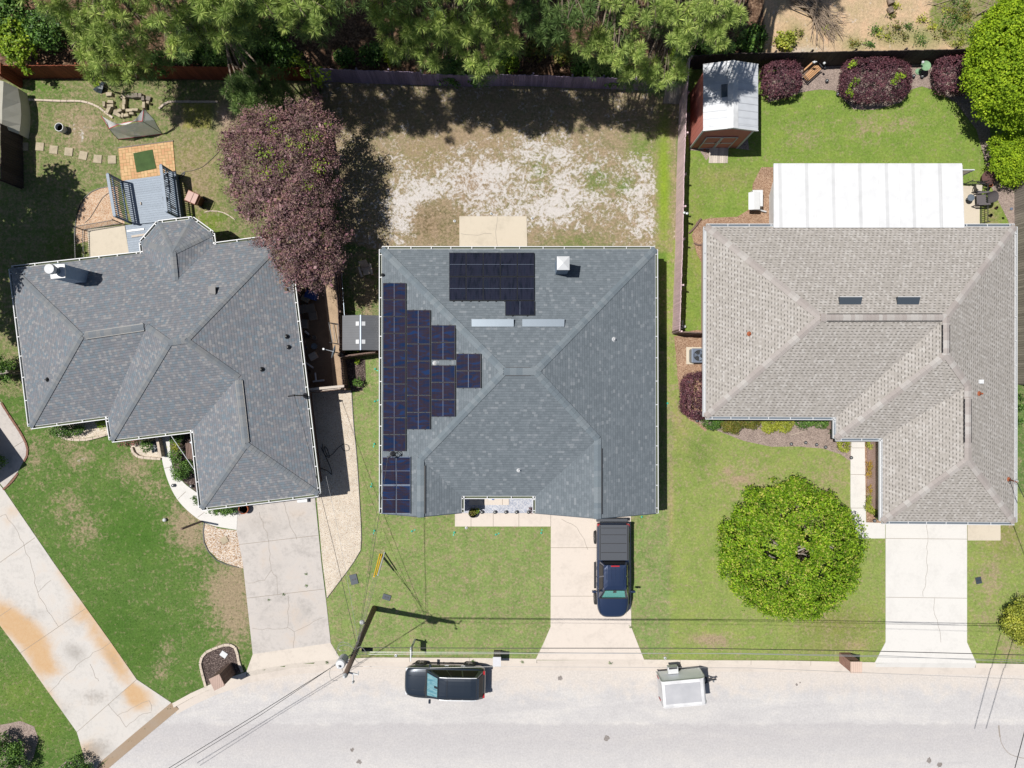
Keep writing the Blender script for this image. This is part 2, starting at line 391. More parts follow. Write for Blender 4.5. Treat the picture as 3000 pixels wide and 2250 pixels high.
# left lawn wear
for b_ in [(240, 1345, 45, 22, None, 1, .62, .4, -.5), (200, 1290, 40, 50, None, 1, 0, .3), (100, 1330, 40, 60, None, 1, 0, .25), (390, 1370, 60, 40, None, 1, 0, .42), (450, 1440, 40, 30, None, 1, 0, .3),
           (540, 1520, 60, 50, None, 1, 0, .45), (560, 1580, 60, 50, None, 1, 0, .4), (200, 1480, 50, 50, None, 1, 0, .3), (255, 1560, 40, 50, None, 1, 0, .35, .8), (690, 1780, 60, 110, None, 1, .05, .62), (640, 1720, 60, 60, None, 1, 0, .3),
           (700, 1660, 30, 40, None, 1, .3, .3), (490, 1900, 25, 25, None, 1, .1, .3), (470, 1960, 22, 30, None, 1, .12, .35), (120, 1420, 18, 10, None, 1, .3, .1), (30, 1300, 40, 60, None, 1, 0, .15),
           (400, 1560, 120, 90, (86, 126, 50), .8, 0, -.12), (330, 1820, 90, 90, (86, 122, 50), .6, 0, -.15), (420, 1900, 60, 90, (84, 120, 48), .6, 0, -.15, .6), (60, 2020, 80, 60, (132, 156, 72), .6), (120, 2120, 80, 60, (118, 146, 62), .6),
           # left back yard
           (230, 400, 45, 50, None, 1, .25, .22), (240, 350, 60, 40, None, 1, .1, .2), (130, 260, 60, 25, (100, 142, 52), .8, 0, -.15), (560, 470, 60, 80, (160, 152, 96), .7, 0, .12), (580, 560, 60, 60, (156, 148, 96), .7, 0, .15), (520, 345, 25, 25, None, 1, 0, .3),
           (660, 340, 26, 40, (226, 190, 176), .9, .1, -.2), (600, 650, 70, 45, (124, 150, 48), .8, 0, -.1), (200, 720, 60, 40, (110, 140, 56), .8, 0, -.1),
           # middle back yard: sandy scars
           (1450, 560, 330, 130, None, 1, .13, .0), (1300, 520, 120, 70, None, 1, .18), (1200, 620, 60, 80, None, 1, .2), (1650, 470, 110, 60, None, 1, .15, .0), (1560, 430, 60, 30, None, 1, .28), (1730, 500, 140, 50, None, 1, .12), (1870, 560, 60, 70, None, 1, .30), (1890, 470, 40, 40, None, 1, .28), (1560, 620, 120, 40, None, 1, .15, 0, -.3),
           (1420, 570, 90, 60, None, 1, .25), (1180, 640, 45, 70, None, 1, .32), (1230, 580, 70, 30, None, 1, .22, 0, -.5), (1480, 500, 80, 30, None, 1, .15), (1640, 590, 80, 60, None, 1, .24), (1900, 660, 60, 50, None, 1, .28), (1750, 590, 60, 40, None, 1, .15), (1400, 500, 60, 40, None, 1, .15),
           (1250, 650, 70, 60, (128, 112, 82), .85, -.5, 0), (1340, 660, 40, 60, (130, 124, 84), .8, -.3), (1390, 540, 60, 50, (150, 128, 102), .8, -.25, .2), (1750, 530, 40, 40, (120, 146, 70), .8, -.2, -.3), (1700, 710, 90, 25, (122, 142, 74), .8, -.35, -.2), (1880, 430, 50, 60, (128, 156, 72), .8, -.25, -.3), (1830, 545, 30, 30, (118, 146, 66), .8, -.2, -.3),
           (1945, 540, 22, 220, (150, 180, 54), .95, -.6, -.5), (1580, 500, 30, 50, (130, 146, 80), .7, -.2, -.2), (1260, 450, 60, 60, (150, 146, 88), .6, -.2), (1360, 400, 120, 60, (170, 146, 112), .5, -.1, .1),
           (1060, 800, 50, 90, None, 1, .3, .3), (1080, 880, 30, 50, None, 1, .3, .3),
           # middle / right front
           (1965, 1450, 8, 130, (206, 180, 130), .5, .15, .3), (1990, 1230, 30, 60, (176, 170, 106), .6, 0, .25), (2180, 1400, 90, 60, None, 1, 0, .25), (2430, 1400, 60, 60, None, 1, 0, .25), (2350, 1480, 90, 30, None, 1, 0, .2),
           (2100, 1880, 60, 20, None, 1, .0, .35), (2450, 1830, 120, 60, (142, 146, 76), .7, 0, .15), (2700, 1870, 60, 60, None, 1, 0, 0), (2955, 1900, 28, 30, None, 1, .52, .4), (2890, 1810, 25, 30, None, 1, .25, .3), (2900, 1700, 40, 60, None, 1, 0, .35), (2950, 1560, 60, 80, (150, 146, 84), .6, 0, .2),
           (2165, 1405, 34, 9, (206, 172, 150), .8, .1, .3), (2130, 1380, 14, 8, (206, 172, 150), .7, .0, .3), (2360, 1450, 30, 10, (196, 170, 140), .6, .0, .3), (2070, 1870, 50, 12, (200, 168, 142), .6, 0, .4), (2500, 1890, 60, 14, (176, 160, 112), .6, 0, .3), (2250, 1330, 50, 40, (140, 160, 84), .5), (2050, 1330, 60, 60, (128, 148, 78), .6), (2400, 1900, 80, 20, (150, 150, 92), .5), (2360, 400, 60, 40, None, 1, 0, .25), (2540, 370, 60, 40, None, 1, .0, .28), (2650, 360, 60, 30, None, 1, 0, .25), (2130, 520, 100, 30, (168, 160, 104), .5, 0, .2), (2040, 700, 25, 120, (170, 164, 96), .5, 0, .2), (2900, 640, 30, 60, (160, 150, 100), .6, 0, .3),
           (2700, 110, 60, 30, (120, 150, 70), .7, -.1), (2600, 110, 40, 30, (130, 146, 80), .6), (2500, 130, 30, 20, (130, 150, 70), .6), (2320, 100, 30, 40, (150, 150, 84), .5), (2350, 150, 60, 12, (222, 214, 204), .6, .3)]:
    blob(*b_)
me = bpy.data.meshes.new('ground'); ny, nx = GX.shape
V = np.stack([GX, GY, GZ], -1).reshape(-1, 3)
I = np.arange(ny*nx).reshape(ny, nx); F = np.stack([I[:-1, :-1], I[:-1, 1:], I[1:, 1:], I[1:, :-1]], -1).reshape(-1, 4)
def ground_mat():
    m, nt, b = mk('ground_cover'); P = objco(nt)
    tn = nd(nt, 'ShaderNodeAttribute', {'attribute_name': 'tint'}).outputs[0]
    ms = nd(nt, 'ShaderNodeSeparateColor', Color=nd(nt, 'ShaderNodeAttribute', {'attribute_name': 'zone'}).outputs[0])
    n1 = noise(nt, P, 2.2, 10, .7); n2 = noise(nt, P, .9, 8, .65, .4); n3 = noise(nt, P, 7, 6, .8); n4 = noise(nt, P, 30, 3, .7)
    Pb = nd(nt, 'ShaderNodeMapping', Vector=P, Location=(31, 17, 0)).outputs[0]
    n5 = noise(nt, Pb, 1.5, 10, .75, 1.2); n6 = noise(nt, Pb, 6, 6, .7)
    g = math_(nt, 'SUBTRACT', math_(nt, 'ADD', math_(nt, 'MULTIPLY', n3, 1.75), math_(nt, 'MULTIPLY', n4, .70)), .2)
    gc = nd(nt, 'ShaderNodeCombineColor', Red=g, Green=g, Blue=g).outputs[0]
    grass = mixc(nt, 1.0, tn, gc, 'MULTIPLY')
    hue = ramp(nt, n2, [(.34, (.84, .90, .82)), (.5, (1, 1, 1)), (.66, (1.16, 1.08, 1.1))]); grass = mixc(nt, 1.0, grass, hue, 'MULTIPLY')
    # dry thatch where the zone says so
    dsum = math_(nt, 'ADD', math_(nt, 'MULTIPLY', math_(nt, 'SUBTRACT', math_(nt, 'ADD', math_(nt, 'MULTIPLY', n1, .5), math_(nt, 'MULTIPLY', n6, .5)), .5), 2.4), math_(nt, 'SUBTRACT', ms.outputs[1], .5))
    df = nd(nt, 'ShaderNodeMapRange', {'interpolation_type': 'SMOOTHSTEP'}, Value=dsum, From_Min=-.22, From_Max=.26).outputs[0]
    dcol = mixc(nt, n6, C(162, 138, 118), C(212, 188, 158)); dcol = mixc(nt, 1.0, dcol, gc, 'MULTIPLY')
    col = mixc(nt, math_(nt, 'MULTIPLY', df, .85), grass, dcol)
    ssum = math_(nt, 'ADD', math_(nt, 'MULTIPLY', math_(nt, 'SUBTRACT', math_(nt, 'ADD', math_(nt, 'MULTIPLY', n5, .6), math_(nt, 'MULTIPLY', n6, .4)), .5), 2.4), math_(nt, 'SUBTRACT', ms.outputs[0], .5))
    sf = nd(nt, 'ShaderNodeMapRange', {'interpolation_type': 'SMOOTHSTEP'}, Value=ssum, From_Min=-.05, From_Max=.22).outputs[0]
    sg = math_(nt, 'ADD', .68, math_(nt, 'MULTIPLY', n3, .5)); sc = nd(nt, 'ShaderNodeCombineColor', Red=sg, Green=sg, Blue=sg).outputs[0]
    scol = mixc(nt, 1.0, C(250, 244, 240), sc, 'MULTIPLY')
    col = mixc(nt, math_(nt, 'MULTIPLY', sf, .93), col, scol)
    # leaf litter on the forest floor
    vo = nd(nt, 'ShaderNodeTexVoronoi', Vector=P, Scale=11.0)
    lit = mixc(nt, 1.0, ramp(nt, nd(nt, 'ShaderNodeSeparateColor', Color=vo.outputs['Color']).outputs[0], [(.0, (.05, .03, .02)), (.5, (.13, .078, .05)), (1, (.27, .18, .12))]), gc, 'MULTIPLY')
    lf = math_(nt, 'GREATER_THAN', ms.outputs[2], .75)
    lm = math_(nt, 'MULTIPLY', lf, nd(nt, 'ShaderNodeMapRange', Value=n1, From_Min=.3, From_Max=.6).outputs[0])
    col = mixc(nt, lm, col, lit)
    nt.links.new(col, b.inputs['Base Color']); b.inputs['Roughness'].default_value = .95; b.inputs['Specular IOR Level'].default_value = .1
    bump(nt, b, math_(nt, 'ADD', n3, n4), .8, .05)
    return m
M['ground'] = ground_mat()
ground = npmesh('ground', V, F, M['ground'])
for nm, arr in (('tint', tint), ('zone', mask)):
    at = ground.data.color_attributes.new(nm, 'FLOAT_COLOR', 'POINT')
    at.data.foreach_set('color', np.concatenate([arr.reshape(-1, 3), np.ones((arr.size//3, 1))], 1).astype(np.float32).ravel())
tag(ground, kind='structure')

# ------------------------------------------------------------------ paving
def concrete(name, base, stain=None, streak=.12, rustattr=False):
    m, nt, b = mk(name); P = objco(nt)
    n1 = noise(nt, P, .8, 7, .6, .5); n2 = noise(nt, P, 5, 6, .65); n3 = noise(nt, P, 40, 2)
    lo = tuple(x*(1-streak*2.2) for x in base[:3]); hi = tuple(min(.84, x*(1+streak*.3)) for x in base[:3])
    col = ramp(nt, math_(nt, 'ADD', math_(nt, 'MULTIPLY', n1, .6), math_(nt, 'MULTIPLY', n2, .4)), [(.30, lo), (.50, base[:3]), (.68, hi)])
    if stain is not None:
        st = nd(nt, 'ShaderNodeAttribute', {'attribute_name': 'stain'}).outputs[0]
        ss = nd(nt, 'ShaderNodeSeparateColor', Color=st)
        sf = nd(nt, 'ShaderNodeMapRange', {'interpolation_type': 'SMOOTHSTEP'}, Value=math_(nt, 'ADD', ss.outputs[0], math_(nt, 'MULTIPLY', math_(nt, 'SUBTRACT', n1, .5), 1.5)), From_Min=.0, From_Max=1.15).outputs[0]
        col = mixc(nt, sf, col, mixc(nt, n2, C(214, 170, 122), C(228, 198, 160)))
        gf = nd(nt, 'ShaderNodeMapRange', {'interpolation_type': 'SMOOTHSTEP'}, Value=math_(nt, 'ADD', ss.outputs[1], math_(nt, 'MULTIPLY', math_(nt, 'SUBTRACT', n2, .5), 1.2)), From_Min=.2, From_Max=.9).outputs[0]
        col = mixc(nt, math_(nt, 'MULTIPLY', gf, .55), col, C(150, 142, 134))
    g = math_(nt, 'ADD', .9, math_(nt, 'MULTIPLY', n3, .2)); gc = nd(nt, 'ShaderNodeCombineColor', Red=g, Green=g, Blue=g).outputs[0]
    nt.links.new(mixc(nt, 1.0, col, gc, 'MULTIPLY'), b.inputs['Base Color']); b.inputs['Roughness'].default_value = .85; b.inputs['Specular IOR Level'].default_value = .2
    return m
M['conc_white'] = concrete('pale_concrete', C(243, 240, 235), streak=.05)
M['conc_pink'] = concrete('warm_concrete', C(240, 228, 216), streak=.07)
M['conc_cream'] = concrete('cream_concrete', C(232, 220, 200), streak=.07)
M['conc_grey'] = concrete('old_grey_concrete', C(218, 211, 205), stain=True, streak=.14)
M['conc_rust'] = concrete('rust_stained_concrete', C(228, 223, 217), stain=True, streak=.10)
M['curb'] = concrete('kerb_concrete', C(236, 225, 212), streak=.10)
M['pan'] = concrete('gutter_concrete', C(232, 221, 210), streak=.08)
M['joint'] = plain('joint_line', C(168, 156, 142), .9)
M['crack'] = plain('crack_line', C(176, 166, 156), .9)

def slab(name, pts, z=.03, mat='conc_white', joints=(), cracks=(), stains=None, thick=.1, zs=None):
    """raised concrete sheet; stains = list of (px,py,r,rust,grey)"""
    mb = MB(); P = [gp(*p) for p in pts]
    bm = bmesh.new()
    zz = zs if zs else [z]*len(P)
    vs = [bm.verts.new((p.x, p.y, q)) for p, q in zip(P, zz)]; f = bm.faces.new(vs)
    if f.normal.z < 0: pass
    bm.normal_update()
    if f.normal.z < 0: bmesh.ops.reverse_faces(bm, faces=[f])
    if stains is not None:
        xs_ = [p.x for p in P]; ys_ = [p.y for p in P]
        for k in range(int((max(xs_)-min(xs_))/.4)+1):
            bmesh.ops.bisect_plane(bm, geom=bm.verts[:]+bm.edges[:]+bm.faces[:], plane_co=(min(xs_)+k*.4+.2, 0, 0), plane_no=(1, 0, 0))
        for k in range(int((max(ys_)-min(ys_))/.4)+1):
            bmesh.ops.bisect_plane(bm, geom=bm.verts[:]+bm.edges[:]+bm.faces[:], plane_co=(0, min(ys_)+k*.4+.2, 0), plane_no=(0, 1, 0))
    else:
        bmesh.ops.triangulate(bm, faces=bm.faces[:])
    # skirt
    r = bmesh.ops.extrude_edge_only(bm, edges=[e for e in bm.edges if e.is_boundary])
    for v in r['geom']:
        if isinstance(v, bmesh.types.BMVert): v.co.z -= thick
    for lst, wd, mi in ((joints, .026, 1), (cracks, .022, 2)):
        rr = random.Random(hash(name) % 1000 if False else len(name)*7)
        for ln in lst:
            pp = [gp(*q) for q in ln]
            if mi == 2:
                q2 = []
                for a, b_ in zip(pp, pp[1:]):
                    nn = max(2, int((b_-a).length/.3)); d = (b_-a).normalized(); nrm = Vector((-d.y, d.x, 0))
                    for t in range(nn): q2.append(a+(b_-a)*t/nn+nrm*rr.uniform(-.07, .07)*(0 if t == 0 else 1))
                pp = q2+[pp[-1]]
            for a, b_ in zip(pp, pp[1:]):
                d = (b_-a).normalized(); nrm = Vector((-d.y, d.x, 0))*wd/2
                za = (zs and None) or z
                def zat(p):
                    if not zs: return z+.004
                    y0 = max(q.y for q in P); y1 = min(q.y for q in P); t = (y0-p.y)/(y0-y1); return max(zz)+(min(zz)-max(zz))*t+.006
                vv = [bm.verts.new((q.x, q.y, zat(q))) for q in (a-nrm, b_-nrm, b_+nrm, a+nrm)]
                nf = bm.faces.new(vv); nf.material_index = mi
                nf.normal_update()
                if nf.normal.z < 0: nf.normal_flip()
    me = bpy.data.meshes.new(name); bm.to_mesh(me); bm.free()
    o = finish(me, name, [M[mat], M['joint'], M['crack']], None, (0, 0, 0))
    if stains is not None:
        n = len(me.vertices); co = np.zeros(n*3, np.float32); me.vertices.foreach_get('co', co); co = co.reshape(-1, 3)
        px = co[:, 0]*S+1500; py = 1125-co[:, 1]*S; rs = np.zeros(n); gs = np.zeros(n)
        for sx, sy, rx, ry, ang, ru, gr in stains:
            c_, s_ = math.cos(ang), math.sin(ang); dx = px-sx; dy = py-sy
            w_ = np.exp(-(((dx*c_+dy*s_)/rx)**2+((-dx*s_+dy*c_)/ry)**2)); rs += ru*w_; gs += gr*w_
        at = me.color_attributes.new('stain', 'FLOAT_COLOR', 'POINT')
        at.data.foreach_set('color', np.stack([rs, gs, gs*0, gs*0+1], 1).astype(np.float32).ravel())
    return tag(o, kind='structure')

# road, gutter pan and kerbs
def road_mat():
    m, nt, b = mk('worn_asphalt'); P = objco(nt)
    st = nd(nt, 'ShaderNodeMapping', Vector=P, Scale=(.25, 1.3, 1)).outputs[0]
    n1 = noise(nt, st, .8, 6, .6, .4); n2 = noise(nt, P, 25, 3, .75); n3 = noise(nt, P, 1.6, 6); n4 = noise(nt, P, 9, 5, .7)
    sp = nd(nt, 'ShaderNodeSeparateXYZ', Vector=P)
    col = ramp(nt, math_(nt, 'ADD', math_(nt, 'MULTIPLY', n1, .7), math_(nt, 'MULTIPLY', n3, .3)), [(.34, C(210, 207, 207)), (.5, C(219, 216, 215)), (.64, C(230, 226, 222))])
    sm = nd(nt, 'ShaderNodeMapRange', Value=math_(nt, 'ADD', sp.outputs[1], math_(nt, 'MULTIPLY', math_(nt, 'SUBTRACT', n3, .5), .5)), From_Min=-21.05, From_Max=-20.9, To_Min=.55, To_Max=0.0).outputs[0]
    sm2 = nd(nt, 'ShaderNodeMapRange', Value=math_(nt, 'ADD', sp.outputs[1], math_(nt, 'MULTIPLY', math_(nt, 'SUBTRACT', n1, .5), 3.0)), From_Min=-23.5, From_Max=-22.0, To_Min=0.0, To_Max=1.0).outputs[0]
    col = mixc(nt, math_(nt, 'MULTIPLY', sm, sm2), col, C(201, 197, 198))
    # sand washed to the road edge: a band along the gutter
    e = nd(nt, 'ShaderNodeMapRange', {'interpolation_type': 'SMOOTHSTEP'}, Value=math_(nt, 'ADD', sp.outputs[1], math_(nt, 'MULTIPLY', math_(nt, 'SUBTRACT', n3, .5), 3.2)), From_Min=-19.6, From_Max=-18.0).outputs[0]
    col = mixc(nt, math_(nt, 'MULTIPLY', e, .8), col, C(232, 222, 212))
    g = math_(nt, 'ADD', .44, math_(nt, 'ADD', math_(nt, 'MULTIPLY', n2, .52), math_(nt, 'MULTIPLY', n4, .60))); gc = nd(nt, 'ShaderNodeCombineColor', Red=g, Green=g, Blue=g).outputs[0]
    nt.links.new(mixc(nt, 1.0, col, gc, 'MULTIPLY'), b.inputs['Base Color']); b.inputs['Roughness'].default_value = .9; b.inputs['Specular IOR Level'].default_value = .15
    bump(nt, b, n2, .5, .02)
    return m
M['road'] = road_mat()
mb = MB()
P = [gp(*p) for p in road_poly]; mb.face([(p.x, p.y, -.124) for p in P])
road = mb.build('road', M['road'], loc=(0, 0, 0)); tag(road, kind='structure')
if road.data.polygons[0].normal.z < 0: road.data.flip_normals()
def strip(name, a, b, za, zb, mat):
    mb = MB()
    for i in range(len(a)-1):
        q = [gp(*a[i]), gp(*a[i+1]), gp(*b[i+1]), gp(*b[i])]
        mb.face([(q[0].x, q[0].y, za), (q[1].x, q[1].y, za), (q[2].x, q[2].y, zb), (q[3].x, q[3].y, zb)])
    return mb
pan_in = [(x+(9 if x < 722 else 0), y+36) for x, y in curb_back]
o = strip('gutter_pan', curb_front, pan_in, -.110, -.119, None).build('gutter_pan', M['pan'], loc=(0, 0, 0)); tag(o, kind='structure')
def kerb(a0, a1):
    bk = [p for p in curb_back if a0 <= p[0] <= a1]; fr = [(x+(4 if x < 722 else 0), y+13) for x, y in bk]
    mb = MB(); P1 = [gp(*p) for p in bk]; P2 = [gp(*p) for p in fr]
    for i in range(len(bk)-1):
        a, b, c, d = P1[i], P1[i+1], P2[i+1], P2[i]
        mb.idx([(a.x, a.y, .02), (b.x, b.y, .02), (c.x, c.y, .01), (d.x, d.y, .01), (c.x, c.y-.03, -.115), (d.x, d.y-.03, -.115), (a.x, a.y, -.2), (b.x, b.y, -.2)],
               [(0, 3, 2, 1), (3, 5, 4, 2), (0, 1, 7, 6)])
        # joints every few metres
        L = (b-a).length
        for k in range(int(L/3)):
            t = (k+.5)/max(1, int(L/3)); u = a.lerp(b, t); v = d.lerp(c, t)
            mb.idx([(u.x-.012, u.y, .025), (u.x+.012, u.y, .025), (v.x+.012, v.y-.005, .015), (v.x-.012, v.y-.005, .015)], [(0, 3, 2, 1)], 1)
    o = mb.build('kerb', [M['curb'], M['joint']], loc=(0, 0, 0)); tag(o, kind='structure')
kerb(505, 722); kerb(996, 1572); kerb(1885, 2565); kerb(2858, 9000)

def ap(n, p, k, mat, **kw):
    """flat apron whose last k outline points lie on the kerb line; a short ramp drops to the gutter there"""
    o = slab(n, p, z=.03, mat=mat, **kw); e = p[k[0]:k[1]]; dx, dy = k[2]; bm = bmesh.new(); bm.from_mesh(o.data)
    for a_, c_ in zip(e, e[1:]):
        A, B_ = gp(*a_), gp(*c_); A2, B2 = gp(a_[0]+dx, a_[1]+dy), gp(c_[0]+dx, c_[1]+dy)
        f = bm.faces.new([bm.verts.new(q) for q in ((A.x, A.y, .031), (B_.x, B_.y, .031), (B2.x, B2.y, -.107), (A2.x, A2.y, -.107))]); f.normal_update()
        if f.normal.z < 0: f.normal_flip()
    bm.to_mesh(o.data); bm.free(); return o
# far-left rust-stained driveway
slab('rusty_driveway', [(-150, 1240), (13, 1436), (159, 1650), (325, 1881), (401, 1990), (226, 2144), (159, 2050), (61, 1912), (0, 1831), (-150, 1640)], .03, 'conc_rust',
     joints=[[(61, 1912), (250, 1783)], [(0, 1648), (103, 1575)]],
     cracks=[[(0, 1515), (18, 1507), (38, 1535), (70, 1590), (95, 1665), (112, 1735), (125, 1760), (140, 1790), (172, 1835)], [(112, 1735), (150, 1700)], [(145, 2030), (180, 1990), (250, 1930), (325, 1881)], [(265, 1945), (280, 1985), (290, 1995)], [(0, 1805), (35, 1780)]],
     stains=[(10, 1800, 60, 45, .5, 1.0, 0), (70, 1850, 70, 40, .6, 1.1, 0), (110, 1915, 40, 60, -.4, .9, 0), (150, 1955, 50, 30, 0, .7, 0), (250, 1790, 80, 35, -.5, .7, 0), (300, 1860, 30, 70, -.6, .9, 0), (350, 1950, 30, 70, -.6, 1.0, 0), (40, 1500, 30, 30, 0, .4, .2), (200, 1700, 25, 80, -.6, .5, 0),
             (150, 2040, 20, 60, -.6, .6, 0), (110, 1800, 60, 20, -.3, 0, .6), (220, 1910, 50, 30, .6, 0, .7), (280, 2040, 50, 30, 0, 0, .7), (190, 2080, 40, 40, 0, 0, .5), (330, 1930, 20, 60, -.6, 0, .5)])
ap('rusty_apron', [(401, 1990), (502, 2058), (396, 2146), (290, 2236), (262, 2290), (248, 2240), (242, 2200), (226, 2144)], (1, 5, (20, 22)), 'conc_rust', joints=[[(226, 2144), (401, 1990)]],
   cracks=[[(318, 2063), (345, 2095), (357, 2110), (370, 2130)], [(345, 2095), (400, 2068), (438, 2052), (445, 2082)], [(370, 2130), (420, 2090), (445, 2085)]],
   stains=[(385, 2030, 30, 50, -.5, 1.0, 0), (420, 2045, 60, 30, .6, .6, 0), (255, 2215, 40, 40, 0, .8, .2), (285, 2200, 60, 40, -.6, 0, .8), (350, 2080, 40, 30, 0, 0, .3)])
slab('curved_path', [(-60, 1100), (5, 1182), (55, 1260), (76, 1300), (80, 1328), (70, 1350), (53, 1382), (12, 1430), (-60, 1340)], .025, 'conc_grey', joints=[[(38, 1312), (70, 1292)]], stains=[(0, 1180, 30, 30, 0, 0, .1)])
# left house
slab('grey_driveway', [(690, 1478), (922, 1446), (942, 1650), (955, 1755), (969, 1883), (741, 1916), (712, 1650), (694, 1560)], .03, 'conc_grey',
     joints=[[(724, 1752), (952, 1725)], [(700, 1595), (933, 1568)]], cracks=[[(760, 1500), (785, 1575), (795, 1670), (775, 1700), (727, 1708)], [(795, 1670), (812, 1690), (813, 1740)], [(845, 1745), (843, 1838), (862, 1850), (950, 1808)], [(740, 1840), (800, 1843), (843, 1838)], [(862, 1850), (860, 1898)], [(830, 1470), (850, 1540), (870, 1580)]],
     stains=[(760, 1530, 60, 40, 0, 0, .5), (880, 1520, 60, 50, 0, 0, .4), (800, 1650, 80, 50, 0, 0, .35), (880, 1800, 50, 60, 0, .25, .3), (780, 1800, 60, 60, 0, 0, .35)])
ap('grey_driveway_apron', [(741, 1916), (969, 1883), (998, 1930), (850, 1944), (722, 1968)], (2, 5, (1, 16)), 'curb')
walk_out = smoothpath([(468, 1262, 0), (473, 1330, 0), (490, 1400, 0), (520, 1462, 0), (570, 1512, 0), (620, 1538, 0), (694, 1552, 0)], 5)
walk_in = smoothpath([(697, 1500, 0), (640, 1500, 0), (596, 1480, 0), (585, 1450, 0), (540, 1415, 0), (508, 1370, 0), (500, 1320, 0), (498, 1262, 0)], 5)
slab('front_walk', [(p.x, p.y) for p in walk_out+walk_in], .045, 'conc_white', joints=[[(482, 1372), (508, 1366)], [(522, 1462), (545, 1440)], [(580, 1515), (600, 1500)]])
slab('porch_slab', [(468, 1262), (498, 1262), (560, 1256), (560, 1225), (450, 1235)], .05, 'conc_white')
slab('shade_pad', [(257, 672), (366, 660), (379, 743), (263, 760)], .04, 'conc_cream')
# middle house
slab('patio_slab', [(1346, 634), (1543, 634), (1545, 745), (1346, 745)], .05, 'conc_cream', cracks=[[(1350, 685), (1400, 690), (1440, 685)], [(1457, 636), (1452, 680), (1458, 725)]])
slab('entry_walk', [(1333, 1480), (1358, 1480), (1358, 1503), (1613, 1503), (1613, 1542), (1333, 1542)], .045, 'conc_pink', joints=[[(1380, 1503), (1380, 1542)], [(1520, 1503), (1520, 1542)], [(1445, 1503), (1445, 1542)]])
slab('doorstep_slab', [(1375, 1440), (1491, 1440), (1491, 1479), (1375, 1479)], .07, 'conc_pink', joints=[[(1416, 1440), (1416, 1479)], [(1472, 1440), (1472, 1479)]])
slab('middle_driveway', [(1614, 1480), (1848, 1480), (1849, 1836), (1613, 1836)], .04, 'conc_pink', joints=[[(1613, 1604), (1848, 1604)], [(1613, 1746), (1848, 1746)]], cracks=[[(1645, 1520), (1690, 1545), (1712, 1580), (1722, 1610)]])
ap('middle_driveway_apron', [(1613, 1836), (1849, 1836), (1868, 1885), (1887, 1932), (1570, 1930), (1592, 1885)], (3, 5, (0, 16)), 'conc_pink')
# right house
slab('right_driveway', [(2594, 1500), (2832, 1500), (2832, 1881), (2594, 1881)], .04, 'conc_white', joints=[[(2594, 1577), (2832, 1579)], [(2594, 1749), (2832, 1752)]], cracks=[[(2716, 1500), (2716, 1660), (2703, 1748)], [(2737, 1752), (2737, 1800), (2753, 1850), (2755, 1881)]])
ap('right_driveway_apron', [(2594, 1881), (2832, 1881), (2860, 1943), (2563, 1940)], (2, 4, (0, 16)), 'conc_white')
slab('right_side_slab', [(2834, 1500), (2930, 1500), (2930, 1583), (2834, 1583)], .04, 'conc_cream')
slab('right_front_walk', [(2495, 1270), (2532, 1270), (2536, 1530), (2592, 1532), (2592, 1577), (2500, 1577), (2491, 1480), (2491, 1350)], .045, 'conc_white', joints=[[(2491, 1390), (2533, 1390)], [(2491, 1488), (2535, 1488)], [(2495, 1312), (2532, 1312)]])
slab('side_patio', [(2800, 545), (2869, 545), (2869, 680), (2800, 680)], .04, 'conc_cream')

# ------------------------------------------------------------------ beds (thin sheets above the ground)
def pebble(name, cols, scale, rough=.9, jit=1.0):
    m, nt, b = mk(name); P = objco(nt)
    vo = nd(nt, 'ShaderNodeTexVoronoi', Vector=P, Scale=scale, Randomness=jit)
    sc = nd(nt, 'ShaderNodeSeparateColor', Color=vo.outputs['Color']).outputs[0]
    n1 = noise(nt, P, 1.2, 5); n2 = noise(nt, P, 22, 3, .7)
    col = ramp(nt, sc, cols)
    g = math_(nt, 'ADD', .45, math_(nt, 'ADD', math_(nt, 'MULTIPLY', n1, .5), math_(nt, 'MULTIPLY', n2, .6))); gc = nd(nt, 'ShaderNodeCombineColor', Red=g, Green=g, Blue=g).outputs[0]
    nt.links.new(mixc(nt, 1.0, col, gc, 'MULTIPLY'), b.inputs['Base Color']); b.inputs['Roughness'].default_value = rough; b.inputs['Specular IOR Level'].default_value = .15
    bump(nt, b, vo.outputs['Distance'], .8, .03)
    return m
M['mulch'] = pebble('faded_mulch', [(0, C(144, 128, 120)), (.4, C(172, 154, 144)), (.75, C(190, 172, 162)), (1, C(204, 184, 170))], 26)
M['mulch_red'] = pebble('pine_straw', [(0, C(150, 118, 96)), (.5, C(184, 150, 124)), (1, C(212, 182, 156))], 24)
M['mulch_dark'] = pebble('dark_mulch', [(0, C(62, 52, 50)), (.5, C(98, 84, 80)), (.9, C(130, 116, 110)), (1, C(190, 170, 160))], 28)
M['chips'] = pebble('wood_chips', [(0, C(196, 150, 118)), (.4, C(226, 190, 156)), (1, C(244, 222, 198))], 24)
M['gravel_tan'] = pebble('tan_gravel', [(0, C(176, 155, 140)), (.12, C(230, 212, 190)), (.6, C(244, 230, 210)), (.9, C(250, 240, 224)), (1, C(250, 246, 240))], 30)
M['gravel_blue'] = pebble('white_blue_gravel', [(0, C(168, 178, 200)), (.4, C(208, 212, 224)), (1, C(240, 240, 244))], 20)
M['dirt'] = dirty('bare_dirt', C(150, 126, 104), scale=1.5, scale2=14)
M['dirt_tan'] = dirty('tan_dirt', C(196, 170, 142), scale=1.5, scale2=14)
def jitter(pts, per=5, amp=2.0, seed=1):
    r = random.Random(seed); q = smoothpath([(x, y, 0) for x, y in pts]+[(pts[0][0], pts[0][1], 0)], per)[:-1]
    return [(p.x+r.uniform(-amp, amp), p.y+r.uniform(-amp, amp)) for p in q]
